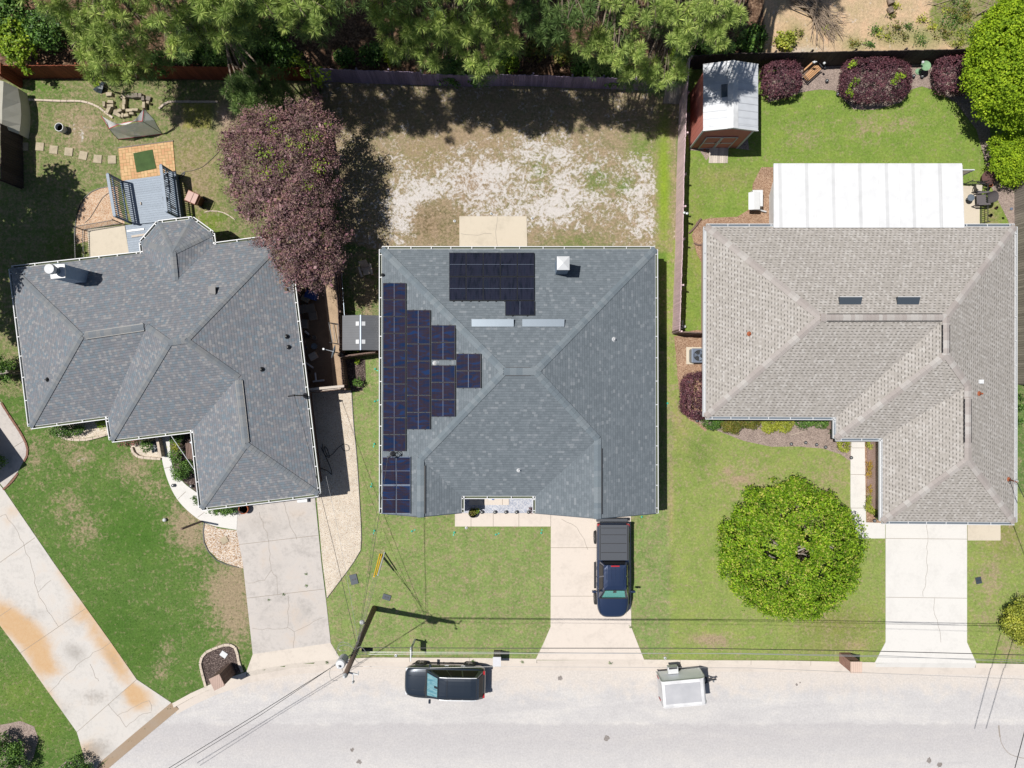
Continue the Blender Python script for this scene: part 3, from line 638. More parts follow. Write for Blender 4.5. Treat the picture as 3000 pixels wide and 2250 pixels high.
def sheet(name, pts, z, mat, smooth=False, amp=1.2):
    if smooth: pts = jitter(pts, 6, amp, len(name))
    mb = MB(); P = [gp(*p) for p in pts]; mb.face([(p.x, p.y, z) for p in P])
    o = mb.build(name, M[mat], loc=(0, 0, 0))
    if o.data.polygons[0].normal.z < 0: o.data.flip_normals()
    return tag(o, kind='structure')
sheet('gravel_strip', [(900, 1140), (1030, 1144), (1036, 1240), (1045, 1330), (1053, 1450), (1059, 1560), (1057, 1610), (1030, 1656), (958, 1752), (945, 1650), (926, 1440), (905, 1270)], .012, 'gravel_tan')
sheet('side_yard_dirt', [(840, 800), (990, 780), (1020, 1135), (890, 1150)], .008, 'dirt')
sheet('side_yard_path', [(942, 800), (985, 790), (1006, 1060), (1013, 1135), (978, 1140), (962, 960)], .012, 'dirt_tan')
M['pebbles'] = pebble('river_pebbles', [(0, C(150, 120, 98)), (.25, C(208, 176, 146)), (.6, C(236, 216, 192)), (1, C(250, 244, 238))], 20)
sheet('pebble_bed', [(597, 1532), (640, 1548), (695, 1554), (706, 1600), (713, 1665), (680, 1656), (640, 1640), (612, 1612), (598, 1580)], .01, 'pebbles')
sheet('chip_bed', [(345, 545), (300, 550), (265, 565), (238, 595), (224, 640), (221, 700), (226, 715), (262, 705), (270, 668), (366, 655), (350, 600)], .01, 'chips')
sheet('mulch_circle', [(603, 2008), (592, 1968), (588, 1938), (604, 1912), (636, 1896), (668, 1888), (692, 1900), (700, 1935), (712, 1968), (660, 1990)], .01, 'mulch_dark')
sheet('porch_bed', [(475, 1265), (320, 1268), (380, 1300), (392, 1325), (412, 1338), (474, 1342)], .01, 'gravel_tan', False)
sheet('window_bed', [(160, 1262), (170, 1280), (230, 1287), (323, 1270), (323, 1225), (150, 1240)], .01, 'gravel_tan')
sheet('garage_bed', [(500, 1262), (596, 1255), (610, 1482), (585, 1448), (540, 1413), (510, 1368), (502, 1320)], .01, 'mulch_dark')
sheet('lamp_bed', [(597, 1486), (700, 1484), (692, 1505), (640, 1502)], .012, 'mulch_dark')
sheet('entry_gravel', [(1356, 1445), (1563, 1445), (1563, 1503), (1356, 1503)], .02, 'gravel_blue')
sheet('side_mulch_bed', [(1975, 985), (2075, 985), (2075, 1245), (2040, 1240), (2012, 1222), (1995, 1180), (1985, 1100)], .008, 'mulch_red', True)
sheet('front_mulch_bed', [(2030, 1205), (2440, 1205), (2493, 1270), (2492, 1352), (2460, 1330), (2410, 1314), (2340, 1308), (2260, 1309), (2180, 1292), (2110, 1265), (2050, 1240)], .012, 'mulch', False)
sheet('walk_mulch_bed', [(2532, 1285), (2600, 1285), (2600, 1532), (2538, 1532)], .012, 'mulch_red')
sheet('back_mulch_bed', [(2250, 215), (2340, 195), (2470, 193), (2750, 187), (2860, 190), (2900, 380), (2905, 500), (2930, 540), (2975, 560), (2975, 700), (2950, 640), (2900, 540), (2880, 450), (2860, 380), (2800, 300), (2740, 265), (2700, 253), (2670, 262), (2640, 300), (2560, 322), (2500, 320), (2470, 290), (2445, 265), (2400, 262), (2350, 270), (2250, 300)], .010, 'mulch')
sheet('shed_mulch', [(2010, 330), (2180, 330), (2195, 440), (2120, 430), (2090, 440), (2070, 470), (2050, 442), (2020, 440)], .008, 'mulch')
sheet('sunroom_mulch', [(2075, 640), (2095, 638), (2160, 635), (2200, 610), (2205, 540), (2230, 490), (2300, 490), (2300, 690), (2075, 690), (2060, 780), (2040, 740), (2027, 690), (2040, 650)], .010, 'mulch_red')
sheet('corner_mulch', [(-30, 2150), (0, 2124), (60, 2112), (100, 2128), (113, 2165), (98, 2220), (70, 2262), (-30, 2280)], .010, 'mulch')
sheet('corner_mulch_strip', [(165, 2255), (190, 2232), (235, 2220), (262, 2245), (275, 2300), (170, 2300)], .010, 'mulch')
sheet('gravel_mouth', [(1005, 1052), (1070, 1052), (1072, 1110), (1062, 1145), (1030, 1146)], .010, 'mulch_dark')

# edging stones following curves
def edging(path, wd, mat, label, ht=.09, name='edging', seglen=.35):
    p = smoothpath([(x, y, 0) for x, y in path], 8); pts = [gp(q.x, q.y) for q in p]; mb = MB(); acc = 0; r = random.Random(len(path))
    i = 0
    while i < len(pts)-1:
        j = i+1
        while j < len(pts)-1 and (pts[j]-pts[i]).length < seglen: j += 1
        a, b = pts[i], pts[j]; d = (b-a).normalized()
        mb.beam(a+d*.008+Vector((0, 0, ht/2)), b-d*.008+Vector((0, 0, ht/2+r.uniform(0, .015))), wd*r.uniform(.9, 1.1), ht, 0)
        i = j
    o = mb.build(name, M[mat]); return tag(o, label, 'edging')
edging([(86, 293), (180, 297), (240, 298), (285, 312), (312, 332), (332, 346)], .11, 'edging', 'pale stone edging curving across the left back yard')
edging([(467, 320), (485, 304), (505, 299), (580, 299), (640, 299)], .11, 'edging', 'pale stone edging beside the square of new sod')
edging([(183, 1280), (205, 1286), (250, 1288), (290, 1280), (323, 1270)], .14, 'edging', 'tan stone edging under the window bed of the left house', .16)
edging([(388, 1310), (394, 1326), (410, 1338), (435, 1341), (474, 1344)], .14, 'edging', 'tan stone edging curving round the porch bed', .16)
edging([(604, 2010), (594, 1972), (588, 1938), (602, 1912), (636, 1896), (668, 1887), (692, 1898), (700, 1935), (711, 1968)], .15, 'edging', 'pale stone ring around the mailbox mulch circle', .1)
edging([(5, 1180), (30, 1220), (58, 1262), (78, 1300), (82, 1328), (72, 1352)], .12, 'brick_edge', 'brick edging of the curved path, upper stretch', .06)
edging([(53, 1386), (35, 1412), (10, 1434)], .12, 'brick_edge', 'brick edging of the curved path, lower stretch', .06)
edging([(1057, 1612), (1030, 1656), (958, 1752)], .03, 'black', 'black plastic edging between tan gravel and the sod', .05, seglen=.6)
edging([(1030, 1144), (1036, 1240), (1045, 1330), (1053, 1450), (1059, 1560), (1057, 1612)], .03, 'black', 'long black plastic edging along the tan gravel strip', .05, seglen=.6)
edging([(599, 1530), (596, 1570), (606, 1608), (640, 1644), (700, 1662)], .05, 'black', 'dark edging round the pebble bed by the driveway', .05, seglen=.6)
edging([(600, 622), (625, 618), (660, 625), (690, 645)], .06, 'edging', 'thin curved edging in the grass north of the left house', .05)
edging([(348, 545), (300, 550), (265, 565), (238, 595), (224, 640), (221, 700), (226, 716)], .03, 'black', 'black edging around the wood chip bed', .05, seglen=.5)
# ------------------------------------------------------------------ houses
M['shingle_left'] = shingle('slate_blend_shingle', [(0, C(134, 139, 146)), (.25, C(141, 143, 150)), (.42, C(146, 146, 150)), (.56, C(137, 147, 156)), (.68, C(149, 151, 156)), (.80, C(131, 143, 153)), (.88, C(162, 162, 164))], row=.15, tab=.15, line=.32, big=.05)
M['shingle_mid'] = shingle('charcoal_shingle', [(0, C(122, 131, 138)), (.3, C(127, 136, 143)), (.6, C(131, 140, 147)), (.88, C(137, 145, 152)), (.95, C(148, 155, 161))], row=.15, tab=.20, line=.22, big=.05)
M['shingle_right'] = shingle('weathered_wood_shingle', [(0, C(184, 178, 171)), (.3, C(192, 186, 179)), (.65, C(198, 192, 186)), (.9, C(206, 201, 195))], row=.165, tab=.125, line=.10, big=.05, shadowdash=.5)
M['cap_left'] = capmat('hip_cap_left', [C(136, 141, 146), C(143, 147, 150), C(133, 140, 147), C(147, 149, 151)])
M['cap_mid'] = capmat('hip_cap_mid', [C(130, 141, 148), C(136, 146, 153), C(126, 137, 145), C(141, 150, 156)])
M['cap_right'] = capmat('hip_cap_right', [C(190, 182, 177), C(198, 192, 187), C(184, 175, 170), C(204, 199, 194), C(188, 180, 175)])

M['slate'] = plain('slate_vent', C(66, 78, 90), .5)
M['white_roof'] = ribbed('white_roof_panel', (.535, .54, .545, 1), .65, 0, .45, .16)
def plane_of(P):
    n = Vector((0, 0, 0)); c = sum(P, Vector((0, 0, 0)))/len(P)
    for i in range(len(P)):
        a, b = P[i], P[(i+1) % len(P)]
        n += Vector(((a.y-b.y)*(a.z+b.z), (a.z-b.z)*(a.x+b.x), (a.x-b.x)*(a.y+b.y)))
    n.normalize()
    if n.z < 0: n = -n
    return n, c
def on_plane(px, py, pl, off=0):
    n, c = pl; c = c+n*off
    d = Vector(((px-1500)/S, (1125-py)/S, -CH)); o = Vector((0, 0, CH))
    return o+d*((c-o).dot(n)/d.dot(n))
def inset(pts, d):
    n = len(pts); A = sum(pts[i].x*pts[(i+1) % n].y-pts[(i+1) % n].x*pts[i].y for i in range(n)); sg = 1 if A > 0 else -1; out = []
    for i in range(n):
        a, b, c = pts[i-1], pts[i], pts[(i+1) % n]
        d1 = Vector((b.x-a.x, b.y-a.y)).normalized(); d2 = Vector((c.x-b.x, c.y-b.y)).normalized()
        n1 = Vector((-d1.y, d1.x))*sg; n2 = Vector((-d2.y, d2.x))*sg
        k = n1+n2; L = k.length
        if L < .1: k = n1; sc = 1
        else: k = k/L; sc = min(2.5, 1/max(.35, k.dot(n1)))
        out.append(Vector((b.x+k.x*d*sc, b.y+k.y*d*sc, b.z)))
    return out
GPARTS = {}
def roofed(root, V, faces, eaves, wall_inset, mat_roof, mat_wall, eh, skip_gutter=(), wall_outline=None):
    """V: name->Vector; faces: list of name lists; eaves: ordered outline names"""
    mb = MB(); planes = {}
    for key, f in faces.items():
        P = [V[k] for k in f]; n, c = plane_of(P); planes[key] = (n, c)
        u = Vector((0, 0, 1)).cross(n); u = u.normalized() if u.length > .01 else Vector((1, 0, 0)); v = n.cross(u)
        a = sum((P[i].x*P[(i+1) % len(P)].y-P[(i+1) % len(P)].x*P[i].y) for i in range(len(P)))
        if a < 0: P = P[::-1]
        # roof deck has a little thickness
        mb.face(P, 0, [(p.dot(u)+50, p.dot(v)+50) for p in P])
    out = [V[k] for k in eaves]
    lo = [Vector((p.x, p.y, p.z-.16)) for p in out]
    for i in range(len(out)):
        j = (i+1) % len(out); mb.face([out[i], lo[i], lo[j], out[j]], 1)
    roof = mb.build('roof', [M[mat_roof], M['white']], root)
    ins = inset(out, .02); mb = MB()
    mb.face([Vector((p.x, p.y, eh-.14)) for p in ins])
    mb.build('soffit', M['white'], root)
    wl = inset(wall_outline or out, wall_inset); mb = MB(); n = len(wl)
    for i in range(n):
        a, b = wl[i], wl[(i+1) % n]; mb.face([(a.x, a.y, -.05), (b.x, b.y, -.05), (b.x, b.y, eh-.145), (a.x, a.y, eh-.145)])
    mb.build('wall', M[mat_wall], root)
    return roof, planes, wl
def gutter(root, a, b, outward, sp=1.25, gap=True, name='gutter', inner='gutter_in'):
    """U-shaped eaves gutter with hangers"""
    mb = MB(); a = Vector(a); b = Vector(b); o = Vector(outward).normalized(); d = (b-a).normalized(); W = .15
    z = a.z-.03
    A = a+o*.005; B = b+o*.005
    for off, h0, h1, wd in ((W, -.12, .02, .042),):
        q = [A+o*off, B+o*off]
        mb.beam((q[0].x, q[0].y, z+(h0+h1)/2), (q[1].x, q[1].y, z+(h0+h1)/2), wd, h1-h0, 0)
    mb.face([(A.x, A.y, z-.10), (B.x, B.y, z-.10), (B.x+o.x*W, B.y+o.y*W, z-.10), (A.x+o.x*W, A.y+o.y*W, z-.10)], 1)
    mb.beam((A.x+o.x*.012, A.y+o.y*.012, z-.04), (B.x+o.x*.012, B.y+o.y*.012, z-.04), .02, .1, 0)
    L = (b-a).length; k = max(1, int(L/sp))
    for i in range(k+1):
        t = (i+.2+.12*math.sin(i*5.3+L))/(k+.4); p = A.lerp(B, t)
        mb.beam((p.x, p.y, z+.025), (p.x+o.x*W, p.y+o.y*W, z+.025), .045, .012, 0)
    for e in (A, B): mb.beam((e.x, e.y, z-.05), (e.x+o.x*W, e.y+o.y*W, z-.05), .02, .12, 0)
    return mb.build(name, [M['white'], M[inner]], root)
def caps(mb, A, B, wd=.17, drop=.055, sp=.21, lift=.02, m=0):
    A = Vector(A); B = Vector(B)
    d = (B-A); L = d.length; d.normalize(); s = Vector((d.y, -d.x, 0)).normalized(); n = max(1, int(L/sp))
    up = Vector((0, 0, 1))
    for i in range(n):
        p = A+d*(i*L/n-.02); q = A+d*((i+1)*L/n+.03)
        zl = lift+.03; zh = lift+.012
        v = [p+up*zl, q+up*zh, p+s*wd+up*(zl-drop), q+s*wd+up*(zh-drop), p-s*wd+up*(zl-drop), q-s*wd+up*(zh-drop),
             p+s*wd+up*(zl-drop-.02), p-s*wd+up*(zl-drop-.02), p+up*(zl-.02)]
        mb.idx(v, [(0, 2, 3, 1), (0, 1, 5, 4), (0, 8, 6, 2), (0, 4, 7, 8)], m)
        e = p-d*.028; zz = zl-.022; mb.idx([p+up*zz, e+up*zz, p+s*wd+up*(zz-drop), e+s*wd+up*(zz-drop), p-s*wd+up*(zz-drop), e-s*wd+up*(zz-drop)], [(0, 1, 3, 2), (0, 4, 5, 1)], m+1)  # dark strip at each cap's lower end stands in for its shadow
def pipe(root, p, h=.3, r=.045, mat='black', name='vent_pipe', flash=True):
    mb = MB()
    mb.lathe(p, [(r, -.1), (r, h), (r*.75, h), (r*.75, h-.05)], 10)
    if flash: mb.lathe(p, [(.14, 0), (.12, .03), (r*1.3, .09), (r, .12)], 12, closed=False)
    return mb.build(name, M[mat], root, smooth=False)
def window(root, a, b, z0, z1, off=.03, n=2):
    """window in wall from a to b (ground points); outward is to the right of a->b"""
    a = Vector((a[0], a[1], 0)); b = Vector((b[0], b[1], 0)); d = (b-a).normalized(); o = Vector((d.y, -d.x, 0))
    fr = MB()
    for q0, q1 in ((a+Vector((0, 0, z0)), b+Vector((0, 0, z0))), (a+Vector((0, 0, z1)), b+Vector((0, 0, z1)))): fr.beam(q0+o*off, q1+o*off, .06, .08)
    for t in [0, 1]+[k/n for k in range(1, n)]:
        q = a.lerp(b, t)+o*off; fr.beam(q+Vector((0, 0, z0)), q+Vector((0, 0, z1)), .07, .055, up=o)
    f = fr.build('window', M['white'], root)
    p = MB(); p.face([a+o*.015+Vector((0, 0, z0)), b+o*.015+Vector((0, 0, z0)), b+o*.015+Vector((0, 0, z1)), a+o*.015+Vector((0, 0, z1))])
    pn = p.build('pane', M['pane'], f)
    return f
def door(root, a, b, z1=2.05, name='door', panels=True, mat='door'):
    a = Vector((a[0], a[1], 0)); b = Vector((b[0], b[1], 0)); d = (b-a).normalized(); o = Vector((d.y, -d.x, 0)); mb = MB()
    mb.beam(a+o*.02+Vector((0, 0, z1/2)), b+o*.02+Vector((0, 0, z1/2)), .05, z1)
    if panels:
        L = (b-a).length; nx_ = max(2, int(L/.6)); nz = 4 if L > 1.5 else 2
        for i in range(nx_):
            for k in range(nz):
                q = a+d*(L*(i+.5)/nx_)+o*.05; q.z = .0+z1*(k+.5)/nz
                mb.beam(q-d*(L/nx_*.36), q+d*(L/nx_*.36), .012, z1/nz*.62)
    return mb.build(name, M[mat], root)

PITCH = .42
def solve(px, py, A, B, eh, pitch=PITCH):
    h = eh+1
    for _ in range(12):
        p = gp(px, py, h); d = (B-A); d.z = 0; n = Vector((-d.y, d.x, 0)).normalized(); h = eh+pitch*abs((p-A).dot(n))
    p = gp(px, py, h); return p

# ---- left house
EH = 2.6
hl = thing('brick_house', gp(480, 1020), 'rotated brick house with slate-blend shingle roof and a bay at the back', 'house')
e = lambda x, y: gp(x, y, EH)
V = dict(A=e(33, 787), BL=e(89, 1249), I1=e(316, 1219), C2=e(327, 1288), I2=e(565, 1259), C3=e(590, 1488), BR=e(931, 1447), TR=e(840, 691))
V['R1a'] = solve(237, 985, V['A'], V['TR'], EH); V['R1b'] = solve(430, 957, V['A'], V['TR'], EH)
V['R2a'] = solve(496, 1004, V['A'], V['TR'], EH); V['R2b'] = solve(544, 997, V['A'], V['TR'], EH)
V['R3a'] = solve(698, 1105, V['BR'], V['TR'], EH); V['R3b'] = solve(720, 1302, V['BR'], V['TR'], EH)
FL = dict(N=['A', 'TR', 'R2b', 'R2a', 'R1b', 'R1a'], W=['A', 'R1a', 'BL'], S1=['BL', 'R1a', 'R1b', 'I1'], W2=['I1', 'R1b', 'R2a', 'C2'], S2=['C2', 'R2a', 'R2b', 'R3a', 'I2'],
          W3=['I2', 'R3a', 'R3b', 'C3'], S3=['C3', 'R3b', 'BR'], E=['BR', 'R3b', 'R3a', 'R2b', 'TR'])
roof, PL, wl = roofed(hl, V, FL, ['A', 'BL', 'I1', 'C2', 'I2', 'C3', 'BR', 'TR'], .42, 'shingle_left', 'brick_brown', EH)
VL = V
# bay roof
b = MB(); bv = [e(419, 744), e(415, 710), e(463, 654), e(562, 642), e(620, 684), e(624, 719)]
apx = gp(506, 739, EH+.95); rid = on_plane(514, 822, PL['N'], .0)
for f in ([bv[1], bv[2], apx], [bv[2], bv[3], apx], [bv[3], bv[4], apx], [bv[0], bv[1], apx, rid], [bv[5], rid, apx, bv[4]]):
    n, c = plane_of(f); u = Vector((0, 0, 1)).cross(n).normalized(); v = n.cross(u)
    a = sum((f[i].x*f[(i+1) % len(f)].y-f[(i+1) % len(f)].x*f[i].y) for i in range(len(f)))
    if a < 0: f = f[::-1]
    b.face([p+Vector((0, 0, .015)) for p in f], 0, [(p.dot(u)+50, p.dot(v)+50) for p in f])
for i in range(5): b.face([bv[i]+Vector((0, 0, .015)), bv[i]-Vector((0, 0, .15)), bv[i+1]-Vector((0, 0, .15)), bv[i+1]+Vector((0, 0, .015))], 1)
b.build('bay_roof', [M['shingle_left'], M['white']], hl)
bw = inset(bv+[e(520, 800)], .35); b = MB()
for i in range(5): b.face([(bw[i].x, bw[i].y, 0), (bw[i+1].x, bw[i+1].y, 0), (bw[i+1].x, bw[i+1].y, EH-.1), (bw[i].x, bw[i].y, EH-.1)])
b.face([(p.x, p.y, EH-.12) for p in bv])
b.build('bay_wall', M['brick_brown'], hl)
b = MB()
for a_, b_ in (('A', 'R1a'), ('BL', 'R1a'), ('R1b', 'R2a'), ('R2a', 'R2b'), ('C2', 'R2a'), ('TR', 'R2b'), ('R2b', 'R3a'), ('C3', 'R3b'), ('BR', 'R3b')): b = MB(); caps(b, V[a_], V[b_]); b.build('hip_cap', [M['cap_left'], M['dark']], hl)
for q in bv[1:5]+[rid]: b = MB(); caps(b, q, apx); b.build('hip_cap', [M['cap_left'], M['dark']], hl)
def ridge_vent(root, A, B, t0, t1, mat, edge='black'):
    A = Vector(A); B = Vector(B); a = A.lerp(B, t0); c = A.lerp(B, t1); d = (c-a).normalized(); s = Vector((-d.y, d.x, 0)); mb = MB()
    for sg in (-1, 1): mb.beam(a+s*sg*.19+Vector((0, 0, -.035)), c+s*sg*.19+Vector((0, 0, -.035)), .05, .07, 1)
    mm = MB(); caps(mm, a, c, wd=.17, lift=.045); mb.v and None
    mb.idx(mm.v, mm.f, 0)
    return mb.build('ridge_vent', [M[mat], M[edge]], root)
ridge_vent(hl, V['R1a'], V['R1b'], .07, .95, 'cap_left'); ridge_vent(hl, V['R3a'], V['R3b'], .05, .97, 'cap_left')
def outw(a, b, cen):
    d = b-a; n = Vector((-d.y, d.x, 0)).normalized(); return n if n.dot((a+b)/2-cen) > 0 else -n
cen = gp(500, 1050)
ol = ['A', 'BL', 'I1', 'C2', 'I2', 'C3', 'BR', 'TR']
def outs(pts):
    n = len(pts); A = sum(pts[i].x*pts[(i+1) % n].y-pts[(i+1) % n].x*pts[i].y for i in range(n)); sg = 1 if A > 0 else -1; r = []
    for i in range(n):
        d = (pts[(i+1) % n]-pts[i]); r.append(Vector((d.y, -d.x, 0)).normalized()*sg)
    return r
P = [V[k] for k in ol]; O = outs(P)
for i in range(len(ol)):
    a, b_ = P[i], P[(i+1) % len(ol)]
    if ol[i] == 'TR':     # back edge is interrupted by the bay
        gutter(hl, P[i], e(624, 719), O[i]); gutter(hl, e(419, 744), b_, O[i])
    else: gutter(hl, a, b_, O[i])
for i in range(5):
    gutter(hl, bv[i], bv[i+1], outw(bv[i], bv[i+1], gp(506, 730)), sp=.9)
# chimney chase
pb = [gp(*q) for q in ((247, 783), (338, 783))]
b = MB(); hx = 5.0
top = [gp(148, 777, hx), gp(190, 775, hx), gp(192, 813, hx), (gp(152, 816, hx))]
b.prism([(p.x, p.y) for p in top], 2.7, hx)
ch = b.build('chimney', M['siding_light'], hl)
b = MB(); cz = sum(top, Vector())/4
ct = [p+(p-cz)*.06 for p in top]; b.prism([(p.x, p.y) for p in ct], hx, hx+.06); b.build('chimney_cap', M['white'], ch)
b = MB(); fp = Vector((cz.x, cz.y+.02, hx+.06)); b.lathe(fp, [(.17, 0), (.17, .2), (.2, .2), (.2, .25), (.16, .27), (.16, .45)], 18, m=1); b.lathe(fp, [(.27, .45), (.28, .62), (.26, .68), (.0, .74)], 18); b.build('flue', [M['white'], M['steel']], ch, smooth=False)
# box vent, pipes
pv = on_plane(625, 852, PL['N'], .0); b = MB(); b.box(pv+Vector((0, 0, -.03)), .40, .40, .2, -.1); b.beam(pv+Vector((-.2, .02, .19)), pv+Vector((.2, .04, .19)), .42, .03, 1); b.build('roof_vent', [M['black'], M['dark']], hl)
for x, y, pl in ((840, 986, 'E'), (845, 1017, 'E'), (767, 1082, 'E'), (140, 1112, 'W')): pipe(hl, on_plane(x, y, PL[pl]), .22)
# windows and doors of the left house
def seg(p, q, t0, t1): return p.lerp(q, t0), p.lerp(q, t1)
A_, B_ = wl[0], wl[1]; window(hl, *seg(B_, A_, .65, .5)[::-1], .9, 2.1) if False else None
for i, t0, t1 in ((6, .15, .28), (6, .55, .68), (1, .3, .7), (3, .25, .5), (0, .3, .42), (0, .6, .72), (7, .12, .24), (7, .75, .86)):
    p, q = wl[i], wl[(i+1) % 8]; d = q-p; nrm = Vector((d.y, -d.x, 0)); 
    a_, b_ = p.lerp(q, t0), p.lerp(q, t1)
    if nrm.dot(O[i]) < 0: a_, b_ = b_, a_
    window(hl, a_, b_, .9, 2.05)
p, q = wl[5], wl[6]; a_, b_ = p.lerp(q, .16), p.lerp(q, .86)
if Vector(((b_-a_).y, -(b_-a_).x, 0)).dot(O[5]) < 0: a_, b_ = b_, a_
door(hl, a_, b_, 2.15, 'garage_door')
p, q = wl[3], wl[4]; a_, b_ = p.lerp(q, .8), p.lerp(q, .92)
if Vector(((b_-a_).y, -(b_-a_).x, 0)).dot(O[3]) < 0: a_, b_ = b_, a_
door(hl, a_, b_, 2.05, 'front_door', mat='terracotta')
# service mast
def mast(root, p, top, back, ins=True):
    b = MB(); b.tube([p, top], .035); b.tube([top, top+Vector((0, 0, .05)), top+(back-top).normalized()*.25+Vector((0, 0, .06)), top+(back-top).normalized()*.35-Vector((0, 0, .05))], .05)
    b.lathe(p, [(.16, 0), (.12, .05), (.05, .15)], 10, closed=False)
    return b.build('service_mast', M['dark'], root)
mL = on_plane(893, 1159, PL['E']); mast(hl, mL, gp(862, 1158, 4.0), gp(800, 1170, 4.0))

# ---- middle house
EM = 2.6
hm = thing('brick_house', gp(1520, 1110), 'central brick house with charcoal hip roof carrying dark solar panels', 'house')
e = lambda x, y: gp(x, y, EM)
V = dict(TL=e(1119, 730), TR=e(1919, 730), BR=e(1921, 1504), I4=e(1569, 1503), I3=e(1569, 1453), I2=e(1352, 1453), I1=e(1352, 1502), BL=e(1119, 1504))
V['Ra'] = solve(1477, 1088, V['TL'], V['BL'], EM); V['Rb'] = solve(1569, 1088, V['TR'], V['BR'], EM)
V['La'] = solve(1232, 1344, V['TL'], V['BL'], EM); V['Qa'] = solve(1751, 1286, V['TR'], V['BR'], EM)
def tip(name, x):
    z = V[name].z; V[name+'t'] = Vector((V[name].x, V['BL'].y, z))
tip('La', 0); tip('Qa', 0)
FM = dict(N=['TL', 'TR', 'Rb', 'Ra'], W=['TL', 'Ra', 'La', 'Lat', 'BL'], E=['TR', 'BR', 'Qat', 'Qa', 'Rb'], S=['Ra', 'Rb', 'Qa', 'I3', 'I2', 'La'], LE=['La', 'I2', 'I1', 'Lat'], QW=['Qa', 'Qat', 'I4', 'I3'])
eav = ['TL', 'BL', 'I1', 'I2', 'I3', 'I4', 'BR', 'TR']
roof, PM, wl = roofed(hm, V, FM, eav, .42, 'shingle_mid', 'brick_red', EM)
VM = V
b = MB()
for l, t, r in (('BL', 'Lat', 'I1'), ('I4', 'Qat', 'BR')):
    n = Vector((0, .28, 0)); a_, c_, d_ = V[l]+n, V[t]+n, V[r]+n
    b = MB(); b.face([a_+Vector((.1, 0, -.15)), d_+Vector((-.1, 0, -.15)), c_+Vector((0, 0, -.08))]); b.build('gable', M['siding_cream'], hm)
b = MB()
for l, t in (('BL', 'Lat'), ('I1', 'Lat'), ('I4', 'Qat'), ('BR', 'Qat')): b = MB(); b.beam(V[l]+Vector((0, -.02, -.1)), V[t]+Vector((0, -.02, -.1)), .04, .18); b.build('rake_board', M['slate'], hm)
b = MB()
for a_, b_ in (('TL', 'Ra'), ('TR', 'Rb'), ('Ra', 'Rb'), ('La', 'Ra'), ('Qa', 'Rb'), ('Lat', 'La'), ('Qat', 'Qa')): b = MB(); caps(b, V[a_], V[b_], wd=.2, sp=.28); b.build('hip_cap', [M['cap_mid'], M['slate']], hm)
P = [V[k] for k in eav]; O = outs(P)
for i, k in enumerate(eav):
    if k in ('BL', 'I4'): continue
    gutter(hm, P[i], P[(i+1) % 8], O[i])
for nm, a_, b_ in ((0, V['La'], V['Lat']), (1, V['Qa'], V['Qat'])):
    s_ = Vector((.24, 0, -.06)); b = MB(); b.beam(a_.lerp(b_, .12)+s_, a_.lerp(b_, .95)+s_, .05, .07); b.build('ridge_vent', M['black'], hm)
b = MB(); a_, b_ = V['Ra'], V['Rb']
for sg in (-1, 1): b.beam(a_+Vector((.1, sg*.22, -.04)), b_+Vector((-.3, sg*.22, -.04)), .03, .05)
b.build('ridge_vent', M['dark'], hm)
# solar panels
def solar_mat(name, c1, c2, vert):
    m, nt, b_ = mk(name); P_ = objco(nt)
    n1 = noise(nt, nd(nt, 'ShaderNodeMapping', Vector=P_, Scale=(1.2, 4, 1) if not vert else (5, 1, 1)).outputs[0], 1.0, 4, .5, .5)
    uv = nd(nt, 'ShaderNodeUVMap').outputs[0]; sp = nd(nt, 'ShaderNodeSeparateXYZ', Vector=uv)
    fx = math_(nt, 'FRACT', math_(nt, 'MULTIPLY', sp.outputs[0], 6)); fy = math_(nt, 'FRACT', math_(nt, 'MULTIPLY', sp.outputs[1], 10))
    ln = math_(nt, 'MAXIMUM', math_(nt, 'LESS_THAN', fx, .05), math_(nt, 'LESS_THAN', fy, .05))
    col = ramp(nt, n1, [(.35, c1), (.52, c2), (.68, tuple(x*1.5 for x in c1[:3]))])
    nt.links.new(mixc(nt, math_(nt, 'MULTIPLY', ln, .5), col, (.022, .03, .05, 1)), b_.inputs['Base Color'])
    b_.inputs['Roughness'].default_value = .2; b_.inputs['Specular IOR Level'].default_value = .22
    return m
M['solar_blue'] = solar_mat('solar_cells_blue', (.005, .015, .048), (.022, .014, .020), False)
M['solar_black'] = solar_mat('solar_cells_black', (.008, .010, .018), (.016, .017, .030), True)
M['solar_frame'] = plain('black_frame', (.02, .021, .024, 1), .4)
M['silver'] = plain('silver_strip', (.15, .18, .24, 1), .4, .3)
def panel(x0, y0, x1, y1, pl, mat, split='v', silver=False, off=.13):
    q = [on_plane(x, y, pl, off) for x, y in ((x0, y1), (x1, y1), (x1, y0), (x0, y0))]; n = pl[0]
    g = .022
    fr = MB(); lo = [p-n*.045 for p in q]
    fr.idx(q+lo, [(0, 1, 2, 3), (7, 6, 5, 4), (0, 4, 5, 1), (1, 5, 6, 2), (2, 6, 7, 3), (3, 7, 4, 0)])
    mid = [(q[0]+q[1])/2, (q[3]+q[2])/2] if split == 'v' else [(q[0]+q[3])/2, (q[1]+q[2])/2]
    # mounting feet
    for t in (.25, .75):
        p_ = q[0].lerp(q[1], t); fr.beam(p_-n*.045, p_-n*off, .06, .06)
        p_ = q[3].lerp(q[2], t); fr.beam(p_-n*.045, p_-n*off, .06, .06)
    f = fr.build('solar_panel', M['silver' if silver else 'solar_frame'], hm)
    c = sum(q, Vector())/4; ins = [p+(c-p).normalized()*.04+n*.004 for p in q]
    k = MB(); k.face(ins, 0, [(0, 0), (1, 0), (1, 1), (0, 1)]); cl = k.build('cells', M[mat], f)
    k = MB(); k.beam(mid[0].lerp(mid[1], .03)+n*.007, mid[0].lerp(mid[1], .97)+n*.007, .02, .004, up=n); k.build('centre_strip', M['silver'], f)
    return f
